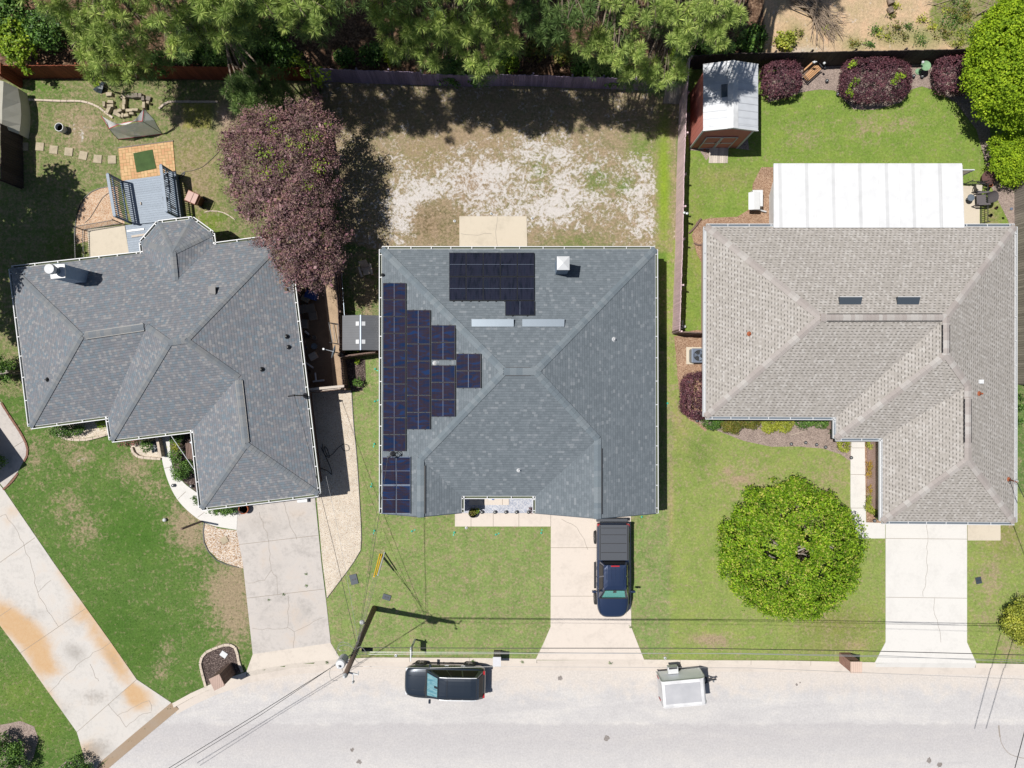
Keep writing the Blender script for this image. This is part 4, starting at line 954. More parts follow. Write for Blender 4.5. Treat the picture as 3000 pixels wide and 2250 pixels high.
for k in range(10): panel(1122, 829+49.4*k, 1188.5, 829+49.4*(k+1)-.8, PM['W'], 'solar_blue')
for k in range(7): panel(1191, 908+50.1*k, 1260.5, 908+50.1*(k+1)-.8, PM['W'], 'solar_blue')
for k in range(2): panel(1263, 952.5+51.2*k, 1333.5, 952.5+51.2*(k+1)-.8, PM['W'], 'solar_blue')
for k in range(3): panel(1263, 1070+50.6*k, 1333.5, 1070+50.6*(k+1)-.8, PM['W'], 'solar_blue')
for k in range(2): panel(1336, 1036+50.8*k, 1409, 1036+50.8*(k+1)-.8, PM['W'], 'solar_blue')
for i in range(2):
    for k in range(2): panel(1120.5+41*i, 1338+84*k, 1160.5+41.5*i, 1338+84*(k+1)-1, PM['W'], 'solar_blue', 'h', silver=True)
for i in range(5):
    for k in range(2): panel(1316+50*i, 740+70*k+(1 if k else 0), 1365.2+50*i, 740+70*(k+1), PM['N'], 'solar_black', 'h')
panel(1480, 881.5, 1566.5, 923, PM['N'], 'solar_black', 'v')
# off-ridge vents
for x0, x1 in ((1382, 1505), (1530, 1653)):
    q = [on_plane(x, y, PM['N'], z) for x, y, z in ((x0, 958, .04), (x1, 958, .04), (x1, 936, .04), (x0, 936, .04))]
    t = [q[0]+Vector((0, .02, .05)), q[1]+Vector((0, .02, .05)), q[2]+Vector((0, 0, .20)), q[3]+Vector((0, 0, .20))]
    b = MB(); b.idx([p-Vector((0, 0, .1)) for p in q]+t, [(4, 5, 6, 7), (0, 4, 5, 1), (1, 5, 6, 2), (2, 6, 7, 3), (3, 7, 4, 0)])
    b.build('slant_vent', M['steel'], hm)
# chimney with square hood
tp = [gp(x, y, 5.05) for x, y in ((1632, 750), (1669, 750), (1669, 790), (1632, 790))]
b = MB(); sh = [p+(sum(tp, Vector())/4-p)*.06 for p in tp]; b.prism([(p.x, p.y) for p in sh], 3.1, 4.9); ch = b.build('chimney', M['siding_blue'], hm)
b = MB(); c_ = sum(tp, Vector())/4
lo = [Vector((p.x, p.y, 4.9)) for p in tp]; hi = [Vector((p.x, p.y, 4.96)) for p in tp]
b.idx(lo+hi+[Vector((c_.x, c_.y, 5.12))], [(0, 1, 2, 3), (0, 4, 5, 1), (1, 5, 6, 2), (2, 6, 7, 3), (3, 7, 4, 0), (4, 8, 5), (5, 8, 6), (6, 8, 7), (7, 8, 4)]); b.build('chimney_cap', M['white'], ch)
pipe(hm, on_plane(1798, 994, PM['E']), .25, .05, 'white'); pipe(hm, on_plane(1520, 1377, PM['S']), .25, .05, 'white'); pipe(hm, on_plane(1274, 1064, PM['W']), .12, .04, 'white')
mM = on_plane(1150, 1330, PM['W'], .1); mast(hm, mM, gp(1136, 1341, 4.0), gp(1170, 1320, 4.0))
b = MB()
for k in range(3):
    c_ = mM+Vector((.2+.1*k, -.1+.05*k, .12)); b.tube([c_+Vector((math.cos(a)*.2, math.sin(a)*.17, .02*k)) for a in [i*math.pi/8 for i in range(17)]], .012, n=5)
b.build('coiled_cable', M['wire'], hm)
b = MB(); b.lathe(on_plane(1122, 806, PM['W']), [(.1, -.05), (.1, .1), (.05, .3), (.02, .35)], 10); b.build('roof_vent', M['black'], hm)
for i, t0, t1 in ((0, .2, .3), (0, .6, .7), (7, .15, .25), (7, .7, .8), (6, .2, .32), (6, .6, .72), (1, .3, .7), (3, .55, .85)):
    p, q = wl[i], wl[(i+1) % 8]; a_, b_ = p.lerp(q, t0), p.lerp(q, t1)
    if Vector(((b_-a_).y, -(b_-a_).x, 0)).dot(O[i]) < 0: a_, b_ = b_, a_
    window(hm, a_, b_, .9, 2.05)
p, q = wl[5], wl[6]; a_, b_ = p.lerp(q, .14), p.lerp(q, .80)
if Vector(((b_-a_).y, -(b_-a_).x, 0)).dot(O[5]) < 0: a_, b_ = b_, a_
door(hm, a_, b_, 2.15, 'garage_door')
p, q = wl[3], wl[4]; a_, b_ = p.lerp(q, .2), p.lerp(q, .4)
if Vector(((b_-a_).y, -(b_-a_).x, 0)).dot(O[3]) < 0: a_, b_ = b_, a_
door(hm, a_, b_, 2.05, 'front_door', mat='siding_blue')

# ---- right house
ER = 2.6
hr = thing('brick_house', gp(2520, 1090), 'pink brick house under a weathered taupe shingle roof with white gutters', 'house')
e = lambda x, y: gp(x, y, ER)
V = dict(TL=e(2070, 664), TR=e(2973, 664), BR=e(2972, 1530), C3=e(2586, 1527), I2=e(2586, 1284), C2=e(2450, 1284), I1=e(2450, 1222), BL=e(2068, 1220))
V['Ra'] = solve(2406, 930, V['TL'], V['BL'], ER); V['Rb'] = solve(2771, 930, V['TR'], V['BR'], ER); V['Ra'].z = V['Rb'].z = (V['Ra'].z+V['Rb'].z)/2
V['Rc'] = gp(2771, 1039, V['Rb'].z); V['Rc'].x = V['Rb'].x
V['Rd'] = solve(2836, 1130, V['TR'], V['BR'], ER); V['Re'] = solve(2836, 1347, V['TR'], V['BR'], ER)
FR = dict(N=['TL', 'TR', 'Rb', 'Ra'], W=['TL', 'Ra', 'BL'], S1=['BL', 'Ra', 'Rb', 'I1'], W2=['I1', 'Rb', 'Rc', 'C2'], S2=['C2', 'Rc', 'Rd', 'I2'], W3=['I2', 'Rd', 'Re', 'C3'], S3=['C3', 'Re', 'BR'], E=['TR', 'BR', 'Re', 'Rd', 'Rc', 'Rb'])
eav = ['TL', 'BL', 'I1', 'C2', 'I2', 'C3', 'BR', 'TR']
roof, PR, wl = roofed(hr, V, FR, eav, .42, 'shingle_right', 'brick_pink', ER)
VR = V
b = MB()
for a_, b_ in (('TL', 'Ra'), ('BL', 'Ra'), ('Ra', 'Rb'), ('TR', 'Rb'), ('Rb', 'Rc'), ('C2', 'Rc'), ('Rd', 'Rc'), ('Rd', 'Re'), ('C3', 'Re'), ('BR', 'Re')): b = MB(); caps(b, V[a_], V[b_], wd=.2, sp=.3); b.build('hip_cap', [M['cap_right'], M['stone_dark']], hr)
ridge_vent(hr, V['Ra'], V['Rb'], .05, .97, 'cap_right'); ridge_vent(hr, V['Rb'], V['Rc'], .2, .95, 'cap_right'); ridge_vent(hr, V['Rd'], V['Re'], .18, .77, 'cap_right')
P = [V[k] for k in eav]; O = outs(P)
for i, k in enumerate(eav): 
    if k == 'TR': gutter(hr, P[i], e(2826, 664), O[i], inner='white' if k in ('BR', 'TL', 'I2') else 'steel'); gutter(hr, e(2266, 664), P[0], O[i], inner='white' if k in ('BR', 'TL', 'I2') else 'steel')
    else: gutter(hr, P[i], P[(i+1) % 8], O[i], inner='white' if k in ('BR', 'TL', 'I2') else 'steel')
for x0 in (2455, 2624):
    q = [on_plane(x, y, PR['N'], .0) for x, y in ((x0, 892), (x0+67, 892), (x0+66, 871), (x0, 871))]
    t = [q[0]+Vector((.08, 0, .03)), q[1]+Vector((0, 0, .03)), q[2]+Vector((0, 0, .22)), q[3]+Vector((0, 0, .22))]
    b = MB(); b.idx([p-Vector((0, 0, .1)) for p in q]+t, [(4, 5, 6, 7), (0, 4, 5, 1), (1, 5, 6, 2), (2, 6, 7, 3), (3, 7, 4, 0)]); b.beam(t[3], t[2], .03, .04, 1)
    b.build('slant_vent', [M['slate'], M['white']], hr)
pipe(hr, on_plane(2195, 978, PR['W']), .2, .045, 'terracotta'); pipe(hr, on_plane(2868, 1153, PR['E']), .3, .05, 'terracotta')
pv = on_plane(2871, 1118, PR['E']); b = MB(); b.box(pv, .26, .22, .14); b.build('roof_vent', M['white_metal'], hr)
mR = on_plane(2954, 1404, PR['E']); b = MB(); b.tube([mR, gp(2978, 1412, 3.9)], .04); b.lathe(mR, [(.14, 0), (.1, .08), (.05, .16)], 10, closed=False); b.tube([gp(2978, 1412, 3.9)+Vector((.1*math.cos(a), .16*math.sin(a), 0)) for a in [i*math.pi/5 for i in range(9)]], .02, n=5, m=1); b.build('service_mast', [M['terracotta'], M['wire_light']], hr)
for i, t0, t1 in ((0, .2, .3), (0, .65, .75), (1, .15, .3), (1, .6, .75), (6, .2, .3), (6, .6, .7)):
    p, q = wl[i], wl[(i+1) % 8]; a_, b_ = p.lerp(q, t0), p.lerp(q, t1)
    if Vector(((b_-a_).y, -(b_-a_).x, 0)).dot(O[i]) < 0: a_, b_ = b_, a_
    window(hr, a_, b_, .9, 2.05)
for i, t0, t1, nm, mt in ((5, .1, .7, 'garage_door', 'door'), (3, .35, .75, 'front_door', 'terracotta')):
    p, q = wl[i], wl[(i+1) % 8]; a_, b_ = p.lerp(q, t0), p.lerp(q, t1)
    if Vector(((b_-a_).y, -(b_-a_).x, 0)).dot(O[i]) < 0: a_, b_ = b_, a_
    door(hr, a_, b_, 2.1, nm, mat=mt)
# white sunroom at the back, part of the house
H1 = 2.55
q = [gp(2267, 483, H1), gp(2818, 483, H1), gp(2824, 667, 2.72), gp(2267, 667, 2.72)]
b = MB(); b.idx([p-Vector((0, 0, .09)) for p in q]+q, [(4, 5, 6, 7), (3, 2, 1, 0), (0, 4, 5, 1), (1, 5, 6, 2), (3, 7, 4, 0), (2, 6, 7, 3)])
for k in range(10):
    t = k/9; a_ = q[0].lerp(q[1], t); c_ = q[3].lerp(q[2], t); b.beam(a_+Vector((0, 0, .012)), c_+Vector((0, 0, .012)), .03, .024)
b.beam(q[0]+Vector((0, .04, -.05)), q[1]+Vector((0, .04, -.05)), .09, .12)
b.build('sunroom_roof', M['white_roof'], hr)
x0, x1 = q[0].x+.02, q[1].x-.02; y1, y0 = q[0].y-.18, q[3].y-.1
b = MB(); ww = gp(2253, 540).x
for a_, c_ in (((ww, y1-.9), (ww, y0)), ((ww, y1-.9), (ww+.25, y1)), ((ww+.25, y1), (x1, y1)), ((x1, y1), (x1, y0))):
    b.face([(a_[0], a_[1], 0), (c_[0], c_[1], 0), (c_[0], c_[1], 2.45), (a_[0], a_[1], 2.45)])
b.build('sunroom_wall', M['white_metal'], hr)
for yy in (546, 578, 604, 634): window(hr, Vector((ww, gp(0, yy).y, 0)), Vector((ww, gp(0, yy+22).y, 0)), 1.05, 2.1, n=1)
for k in range(7):
    xa = ww+.8+k*1.55; window(hr, Vector((xa+1.1, y1, 0)), Vector((xa, y1, 0)), .6, 2.1)
# ------------------------------------------------------------------ fences
M['fence_rust'] = boards('rust_red_fence', (.22, .062, .03, 1)); M['fence_purple'] = boards('mauve_grey_fence', (.27, .215, .29, 1)); M['fence_pink'] = boards('faded_pink_fence', (.62, .46, .47, 1), var=.15)
M['fence_dark'] = boards('dark_brown_fence', (.065, .05, .046, 1)); M['fence_grey'] = boards('weathered_grey_fence', (.27, .24, .21, 1)); M['fence_brown'] = boards('brown_fence', (.17, .115, .095, 1))
M['rail_new'] = boards('new_rail', (.46, .26, .13, 1)); M['fence_cap'] = boards('bleached_rail', (.5, .44, .38, 1))
M['deck'] = boards('blue_grey_deck', C(182, 194, 208), var=.08); M['rail_blue'] = plain('blue_grey_rail', C(112, 138, 165), .6)
def fence(path, h, mat, label, board=.14, lean=0.0, side=1, rail='fence_cap', wobble=.02, post=2.4, gapp=0.0, postmat=None, seed=0, railmat=None):
    """path = ground pixels; boards on one side, rails and posts on the other (side=+1: left of travel)"""
    pts = [gp(*p) for p in path]; r = random.Random(seed+len(label))
    root = thing('fence', pts[0].lerp(pts[-1], .5), label, 'fence')
    b = MB(); rl = MB(); acc = 0; nextpost = 0
    for a, c in zip(pts, pts[1:]):
        d = (c-a); L = d.length; d.normalize(); n = Vector((-d.y, d.x, 0))*side; k = max(1, int(L/board))
        for i in range(k):
            if r.random() < gapp: continue
            p = a+d*(L*(i+.04)/k); q = a+d*(L*(i+.96)/k); hh = h+r.uniform(-wobble, wobble); dn = n*r.uniform(-.006, .006); ln = n*(lean+r.uniform(-.01, .01))
            t = n*.018
            vs = [p-t+dn, q-t+dn, q+t+dn, p+t+dn, p-t+ln+Vector((0, 0, hh)), q-t+ln+Vector((0, 0, hh)), q+t+ln+Vector((0, 0, hh)), p+t+ln+Vector((0, 0, hh))]
            b.idx(vs, [(0, 1, 5, 4), (1, 2, 6, 5), (2, 3, 7, 6), (3, 0, 4, 7), (4, 5, 6, 7)])
        for zf in (.18, .52, .86):
            o = n*(.055+lean*zf); rl.beam(a+o+Vector((0, 0, h*zf)), c+o+Vector((0, 0, h*zf)), .04, .09)
        m_ = max(1, round(L/post))
        for i in range(m_+1):
            p = a.lerp(c, i/m_)+n*.12; P_ = MB(); P_.beam(p, p+n*lean+Vector((0, 0, h*1.0)), .09, .09, up=n)
            P_.build('post', M[postmat or mat], root)
    b.build('fence_boards', M[mat], root); rl.build('rail', M[railmat or mat], root)
    return root
fence([(58, 229), (376, 229), (705, 234), (926, 236)], 1.65, 'fence_rust', 'rust-red board fence behind the left back yard', side=1, lean=.02, railmat='fence_cap')
fence([(66, 228), (66, 256)], 1.85, 'fence_rust', 'rust-red side fence at the far left of the back yard', side=-1)
fence([(67, 395), (69, 552)], 1.85, 'fence_dark', 'dark side fence at the far left below the tarpaulin', side=-1)  # darker board colour stands in for tree shade on this run
fence([(931, 238), (1060, 243), (1242, 249)], 1.6, 'fence_purple', 'mauve-grey fence behind the bare yard, western half', side=1, lean=.05, wobble=.05)
fence([(1244, 249), (1387, 253), (1450, 251), (1560, 252), (1671, 257), (1760, 259), (1942, 267)], 1.55, 'fence_purple', 'mauve-grey fence behind the bare yard, eastern half with warped boards', side=1, lean=-.03, wobble=.07, gapp=.015)
fence([(1999, 205), (1991, 304), (1982, 535), (1979, 717), (1970, 977)], 1.82, 'fence_pink', 'faded pink side fence between the bare yard and the lawn by the red shed', side=1, lean=.0, wobble=.03)
fence([(1970, 979), (2063, 983)], 1.7, 'fence_brown', 'short brown fence joining the pink fence to the right house', side=1)
fence([(1999, 205), (2140, 198), (2344, 195), (2467, 192), (2749, 187), (2860, 183), (3040, 178)], 1.82, 'fence_dark', 'dark brown fence behind the purple hedges', side=1, wobble=.02)
fence([(2972, 500), (2973, 800), (2976, 1124)], 1.8, 'fence_grey', 'weathered grey fence with orange rails at the right edge', side=1, railmat='rail_new', lean=.0)
fence([(931, 237), (937, 290), (960, 470), (985, 690), (1000, 797), (1011, 921), (1016, 1046)], 1.6, 'fence_brown', 'dull brown fence between the left house and the bare yard', side=1, lean=-.03)
fence([(1012, 1049), (1115, 1036)], 1.65, 'fence_brown', 'short brown fence beside the grey plastic shed', side=1)
fence([(1012, 1050), (1020, 1140)], 1.3, 'fence_brown', 'low brown return fence next to the gravel mouth', side=1)
fence([(905, 1152), (1016, 1140)], 1.6, 'fence_brown', 'brown gate fence with bleached top rail across the side passage', side=1, railmat='fence_cap')
b = MB(); a_, c_ = gp(904, 1141, 1.64), gp(1008, 1131, 1.64); b.beam(a_, c_, .14, .04); o = b.build('top_rail', M['fence_cap']); tag(o, 'bleached plank lying along the top of the side passage gate', 'plank')
fence([(-40, 1108), (30, 1099), (72, 1094)], 1.5, 'fence_grey', 'grey fence piece meeting the west wall of the left house', side=1)
# leaning wooden gate panel in the fence corner
g_ = MB(); q = [gp(1942, 303, .1), gp(1990, 305, .1), gp(2004, 240, 1.5), gp(1952, 238, 1.5)]
for i in range(9):
    a0, a1, b0, b1 = q[0].lerp(q[1], i/9), q[0].lerp(q[1], (i+.93)/9), q[3].lerp(q[2], i/9), q[3].lerp(q[2], (i+.93)/9); dz = Vector((0, 0, .03))
    g_.idx([a0, a1, b1, b0, a0+dz, a1+dz, b1+dz, b0+dz], [(4, 5, 6, 7), (3, 2, 1, 0), (0, 1, 5, 4), (1, 2, 6, 5), (2, 3, 7, 6), (3, 0, 4, 7)])
o = g_.build('old_gate', M['fence_grey']); tag(o, 'weathered wooden panel leaning in the corner of the bare yard', 'panel')
# low iron fence on the patio corner
def iron_fence(path, h, label):
    pts = [gp(*p) for p in path]; root = thing('iron_fence', pts[0], label, 'fence'); b = MB()
    for a, c in zip(pts, pts[1:]):
        d = c-a; L = d.length
        for z in (.1, h-.1): b.beam(a+Vector((0, 0, z)), c+Vector((0, 0, z)), .03, .03)
        b.beam(a, a+Vector((0, 0, h+.1)), .04, .04); b.beam(c, c+Vector((0, 0, h+.1)), .04, .04)
        for i in range(int(L/.12)):
            p = a.lerp(c, (i+.5)/int(L/.12)); b.tube([p+Vector((0, 0, .05)), p+Vector((0, 0, h))], .009, n=4)
    b.build('railing', M['dark'], root); return root
iron_fence([(248, 770), (245, 674), (358, 655)], 1.0, 'low black iron railing round the cream pad behind the left house')
iron_fence([(2822, 541), (2868, 541)], .8, 'short black iron railing at the north end of the side patio'); iron_fence([(2871, 548), (2871, 658)], .8, 'black iron railing along the east edge of the side patio')

# ------------------------------------------------------------------ left back yard
st = None
for i, (x, y, r_) in enumerate([(71.6, 430, 0), (117.5, 430, -.08), (158, 439, -.1), (202, 445, -.12), (244.5, 456, -.2), (287, 466, -.08), (329, 468, .02)]):
    lb = ['square stepping stone in the shade beside the rust-red side fence', 'second stepping stone from the side fence', 'third stepping stone from the side fence', 'middle stepping stone of the seven, fourth from the fence', 'tilted fifth stepping stone from the fence', 'sunlit stepping stone, second nearest the brick patio', 'sunlit stepping stone next to the brick patio'][i]
    if st is None:
        b = MB(); b.box((0, 0, 0), .5, .5, .05); st = b.build('stepping_stone', M['stone'], loc=(0, 0, 0), bevel=.01); o = st; o.location = gp(x, y); o.rotation_euler.z = r_; tag(o, lb, 'stepping stone', 'stepping stones across the left back yard')
    else: copy_tree(st, None, gp(x, y), r_, lb)
b = MB(); p = gp(188, 381); b.lathe(p, [(.2, 0), (.25, .25), (.26, .5), (.23, .5), (.22, .3)], 20, closed=False); b.lathe(p+Vector((0, 0, .28)), [(.0, 0), (.22, 0)], 20, m=1); o = b.build('barrel_planter', [M['white'], M['soil']], loc=p); tag(o, 'round half-barrel planter with a pale rim on the worn grass', 'planter')
# brick patio with mat
M['patio_brick'] = None
def patio_mat():
    m, nt, b_ = mk('basket_weave_brick'); P_ = nd(nt, 'ShaderNodeMapping', Vector=objco(nt), Rotation=(0, 0, math.radians(-6.5))).outputs[0]
    bt = nd(nt, 'ShaderNodeTexBrick', Vector=P_, Color1=C(240, 200, 148), Color2=C(222, 168, 122), Mortar=C(168, 150, 96), Scale=1.0, Mortar_Size=.016, Bias=-.1); bt.inputs['Brick Width'].default_value = .40; bt.inputs['Row Height'].default_value = .20
    P2 = nd(nt, 'ShaderNodeMapping', Vector=P_, Rotation=(0, 0, math.pi/2)).outputs[0]
    bt2 = nd(nt, 'ShaderNodeTexBrick', Vector=P2, Color1=C(244, 206, 154), Color2=C(226, 172, 126), Mortar=C(168, 150, 96), Scale=1.0, Mortar_Size=.016); bt2.inputs['Brick Width'].default_value = .40; bt2.inputs['Row Height'].default_value = .20
    ck = nd(nt, 'ShaderNodeTexChecker', Vector=P_, Scale=2.5)
    col = mixc(nt, ck.outputs['Fac'], bt.outputs[0], bt2.outputs[0]); n_ = noise(nt, P_, 3, 4); col = mixc(nt, math_(nt, 'MULTIPLY', n_, .3), col, C(200, 150, 112))
    nt.links.new(col, b_.inputs['Base Color']); b_.inputs['Roughness'].default_value = .9; return m
M['patio_brick'] = patio_mat()
b = MB(); b.prism([gp(*p) for p in ((347, 435), (507, 415), (516, 518), (358, 540))], 0, .045); b.prism([gp(*p) for p in ((345, 433), (509, 412), (508, 415), (346, 436))], 0, .07, 1)
o = b.build('brick_patio', [M['patio_brick'], M['stone_dark']]); tag(o, kind='structure')
b = MB(); b.prism([gp(*p) for p in ((392, 450), (448, 439), (459, 494), (402, 506))], .05, .075); M['turf'] = dirty('turf_mat', C(78, 104, 58), scale=3, scale2=60); o = b.build('turf_mat', M['turf'], loc=gp(425, 472, .05)); tag(o, 'square dark green hitting mat on the brick patio', 'mat')
# practice net
M['net'] = None
def net_mat(name, c, alpha):
    m, nt, b_ = mk(name); b_.inputs['Base Color'].default_value = c; b_.inputs['Roughness'].default_value = .9
    P_ = objco(nt); n_ = noise(nt, nd(nt, 'ShaderNodeMapping', Vector=P_, Scale=(1, 2.2, 2)).outputs[0], 2.2, 5, .6, 1.0)
    tl = nd(nt, 'ShaderNodeBsdfTranslucent', Color=c); m2 = nt.nodes.new('ShaderNodeMixShader'); m2.inputs[0].default_value = .45; nt.links.new(b_.outputs[0], m2.inputs[1]); nt.links.new(tl.outputs[0], m2.inputs[2])
    t = nt.nodes.new('ShaderNodeBsdfTransparent'); mx = nt.nodes.new('ShaderNodeMixShader'); nt.links.new(math_(nt, 'ADD', alpha-.2, math_(nt, 'MULTIPLY', n_, .45), clamp=True), mx.inputs[0])
    nt.links.new(t.outputs[0], mx.inputs[1]); nt.links.new(m2.outputs[0], mx.inputs[2]); nt.links.new(mx.outputs[0], nt.nodes['Material Output'].inputs[0]); return m
M['net'] = net_mat('white_mesh_net', (.84, .86, .86, 1), .8); M['net_dense'] = net_mat('white_fabric_net', (.85, .85, .86, 1), .95)
M['net_red'] = plain('red_binding', C(222, 92, 98), .7)
nr = thing('practice_net', gp(400, 385), 'white pop-up practice net with red edging beside the stone blocks', 'net')
A1, F1 = gp(296, 339, 2.0), gp(422, 316, 2.1); B1, E1 = gp(319, 377, 1.55), gp(417, 355, 1.6); C1, D1 = gp(346, 408, .03), gp(476, 392, .03); G1 = gp(452, 351, 1.3)
def patch(P00, P10, P11, P01, sag, n=8):
    b = MB(); g = []
    for i in range(n+1):
        for j in range(n+1):
            u, v = i/n, j/n; p = P00.lerp(P10, u).lerp(P01.lerp(P11, u), v); p = p+Vector(sag)*math.sin(math.pi*u)*(1 if sag[1] > 0 else math.sin(math.pi*v)); g.append(p)
    b.idx(g, [(i*(n+1)+j, (i+1)*(n+1)+j, (i+1)*(n+1)+j+1, i*(n+1)+j+1) for i in range(n) for j in range(n)]); return b
b = MB(); n = 10; g = []
for i in range(n+1):
    u = i/n; top = A1.lerp(F1, u)+Vector((0, -.62, -.35))*math.sin(math.pi*u); bot = B1.lerp(E1, u)+Vector((0, .12, .05))*math.sin(math.pi*u); g += [top, bot]
b.idx(g, [(2*i, 2*i+2, 2*i+3, 2*i+1) for i in range(n)]); b.build('canopy', M['net_dense'], nr, smooth=True)
patch(B1, E1, D1, C1, (0, -.1, -.25)).build('net_sheet', M['net'], nr, smooth=True)
b = MB(); b.face([E1, F1, G1]); b.face([E1, G1, D1]); b.build('side_wing', M['net'], nr)
b = MB(); b.tube([C1, D1], .03); b.build('bottom_rail', M['net_red'], nr)
b = MB(); b.tube([A1, A1.lerp(B1, .5)+Vector((.05, 0, .1)), B1], .022); b.build('red_edge', M['net_red'], nr)
b = MB(); b.tube([F1, E1], .022); b.build('red_edge', M['net_red'], nr)
b = MB(); b.tube([B1.lerp(E1, u)+Vector((0, .12, .05))*math.sin(math.pi*u) for u in [k/8 for k in range(9)]], .022); b.build('red_edge', M['net_red'], nr)
for a_, c_ in ((B1, C1), (G1, D1), (E1, D1), (F1, G1)):
    b = MB(); b.tube([a_, a_.lerp(c_, .5)+Vector((0, 0, .12)), c_], .014); b.build('pole', M['dark'], nr)
# stone blocks near the old fire pit
blocks = [(324, 279, .42, .26, 0), (328, 301, .40, .2, .1), (311, 309, .18, .36, 0), (330, 314, .42, .2, -.05), (323, 325, .26, .5, .5), (343, 333, .28, .34, .3), (356, 328, .3, .2, -.4), (352, 340, .3, .22, .6), (363, 341, .16, .3, .3), (375, 341, .34, .2, -.05),
          (369, 299, .22, .5, 0), (369, 318, .2, .34, 0), (368, 288, .3, .3, .2), (427, 312, .24, .44, 0), (425, 293, .22, .3, 0), (438, 291, .3, .3, .3), (385, 327, .5, .2, 0), (403, 326, .4, .2, .05), (391, 336, .3, .16, .1), (440, 305, .18, .16, .3), (370, 274, .2, .2, .6), (385, 283, .4, .3, .1), (402, 285, .42, .3, -.1), (415, 284, .3, .3, .1)]
rr = random.Random(4)
lbl = ['lone pale block north-west of the pit', 'upper of two flat blocks left of the pit', 'upright narrow block at the west end', 'lower of two flat blocks left of the pit', 'tilted long block above the curved edging', 'squarish block in the tumbled row', 'small block tipped at the back of the row', 'tipped wedge block in the row', 'thin slanting block of the row', 'last block of the tumbled row by the net',
       'tall block forming the west side of the pit', 'lower block of the pit west side', 'corner block at the pit north-west', 'pale block forming the pit east side', 'brown block at the pit north-east corner', 'rough boulder east of the pit', 'speckled block at the pit front, left part', 'speckled block at the pit front, right part', 'small pale block just behind the net', 'small pale lump east of the pit', 'pale knob stone north of the pit corner', 'dark rough stone on the pit back, left', 'dark rough stone on the pit back, middle', 'dark rough stone on the pit back, right']
for (x, y, sx, sy, ro), lb in zip(blocks, lbl):
    b = MB(); hh = rr.uniform(.18, .32); w_ = [(-sx/2, -sy/2), (sx/2, -sy/2), (sx/2*.94, sy/2), (-sx/2, sy/2*.95)]
    vs = [(x_, y_, 0) for x_, y_ in w_]+[(x_*rr.uniform(.82, .98), y_*rr.uniform(.82, .98), hh*rr.uniform(.85, 1.1)) for x_, y_ in w_]
    b.idx(vs, [(3, 2, 1, 0), (4, 5, 6, 7), (0, 1, 5, 4), (1, 2, 6, 5), (2, 3, 7, 6), (3, 0, 4, 7)]); dark = 'dark' in lb or 'brown' in lb or 'rough' in lb
    o = b.build('stone_block', M['stone_dark' if dark else 'stone'], loc=(0, 0, 0), bevel=.02); o.location = gp(x, y); o.rotation_euler.z = -ro; tag(o, lb, 'stone block', 'loose stone blocks around the old fire pit')
b = MB(); b.idx([gp(272, 262), gp(282, 270), gp(297, 275), gp(312, 243), gp(300, 238), gp(288, 247), gp(285, 258, .35), gp(300, 262, .3), gp(303, 248, .32)], [(0, 1, 6), (1, 2, 7, 6), (2, 3, 8, 7), (3, 4, 8), (4, 5, 6, 8), (5, 0, 6), (6, 7, 8)]); o = b.build('ground_cloth', M['slate']); tag(o, 'crumpled grey cloth lying in the grass under the pine bough', 'cloth')
# deck with railings
dk = thing('wooden_deck', gp(440, 580), 'blue-grey wooden deck with tall railings behind the left house', 'deck')
dz = .42; q = [gp(355, 530, dz), gp(513, 508, dz), gp(531, 643, dz), gp(388, 658, dz)]
b = MB(); n = 20
for i in range(n):
    a0, a1, b0, b1 = q[0].lerp(q[3], i/n), q[0].lerp(q[3], (i+.955)/n), q[1].lerp(q[2], i/n), q[1].lerp(q[2], (i+.955)/n); t = Vector((0, 0, .04))
    b.idx([a0-t, a1-t, b1-t, b0-t, a0, a1, b1, b0], [(4, 5, 6, 7), (0, 1, 5, 4), (1, 2, 6, 5), (2, 3, 7, 6), (3, 0, 4, 7)])
b.build('deck_boards', M['deck'], dk)
q2 = [gp(367, 660, .3), gp(532, 640, .3), gp(540, 745, .3), gp(380, 765, .3)]; b = MB(); n = 16
for i in range(n):
    a0, a1, b0, b1 = q2[0].lerp(q2[3], i/n), q2[0].lerp(q2[3], (i+.955)/n), q2[1].lerp(q2[2], i/n), q2[1].lerp(q2[2], (i+.955)/n); t = Vector((0, 0, .04))
    b.idx([a0-t, a1-t, b1-t, b0-t, a0, a1, b1, b0], [(4, 5, 6, 7), (0, 1, 5, 4), (1, 2, 6, 5), (2, 3, 7, 6), (3, 0, 4, 7)])
b.build('lower_boards', M['deck'], dk)
b = MB(); b.prism([(p.x, p.y) for p in q], .0, dz-.05); b.build('skirt', M['rail_blue'], dk)
for nm, (a_, c_) in {'w': (gp(368, 537), gp(388, 655)), 'e': (gp(517, 512), gp(533, 642))}.items():
    b = MB(); zt = dz+1.45
    for z, w_, h_ in ((dz+1.0 if nm == 'w' else dz+.9, .05, .1), (dz+.1, .06, .1)): b.beam(Vector((a_.x, a_.y, z)), Vector((c_.x, c_.y, z)), w_, h_)
    k = int((c_-a_).length/.13)
    for i in range(k+1): p = a_.lerp(c_, i/k); b.beam(p+Vector((0, 0, dz+.1)), p+Vector((0, 0, zt)), .045, .045)
    for p in (a_, c_): b.beam(p, p+Vector((0, 0, zt+.02)), .1, .1)
    b.build('railing', M['rail_blue'], dk); b = MB(); b.beam(Vector((a_.x, a_.y, zt+.02)), Vector((c_.x, c_.y, zt+.02)), .17, .04); b.build('handrail', M['deck'], dk)
b = MB(); b.prism([gp(472, 506, 1.45), gp(492, 505, 1.45), gp(500, 566, 1.45), gp(489, 568, 1.45)], 1.40, 1.44); b.build('shelf', M['deck'], dk)
b = MB(); b.box(gp(505, 511, .8), .5, .35, .05, .1); b.build('step', M['deck'], dk)
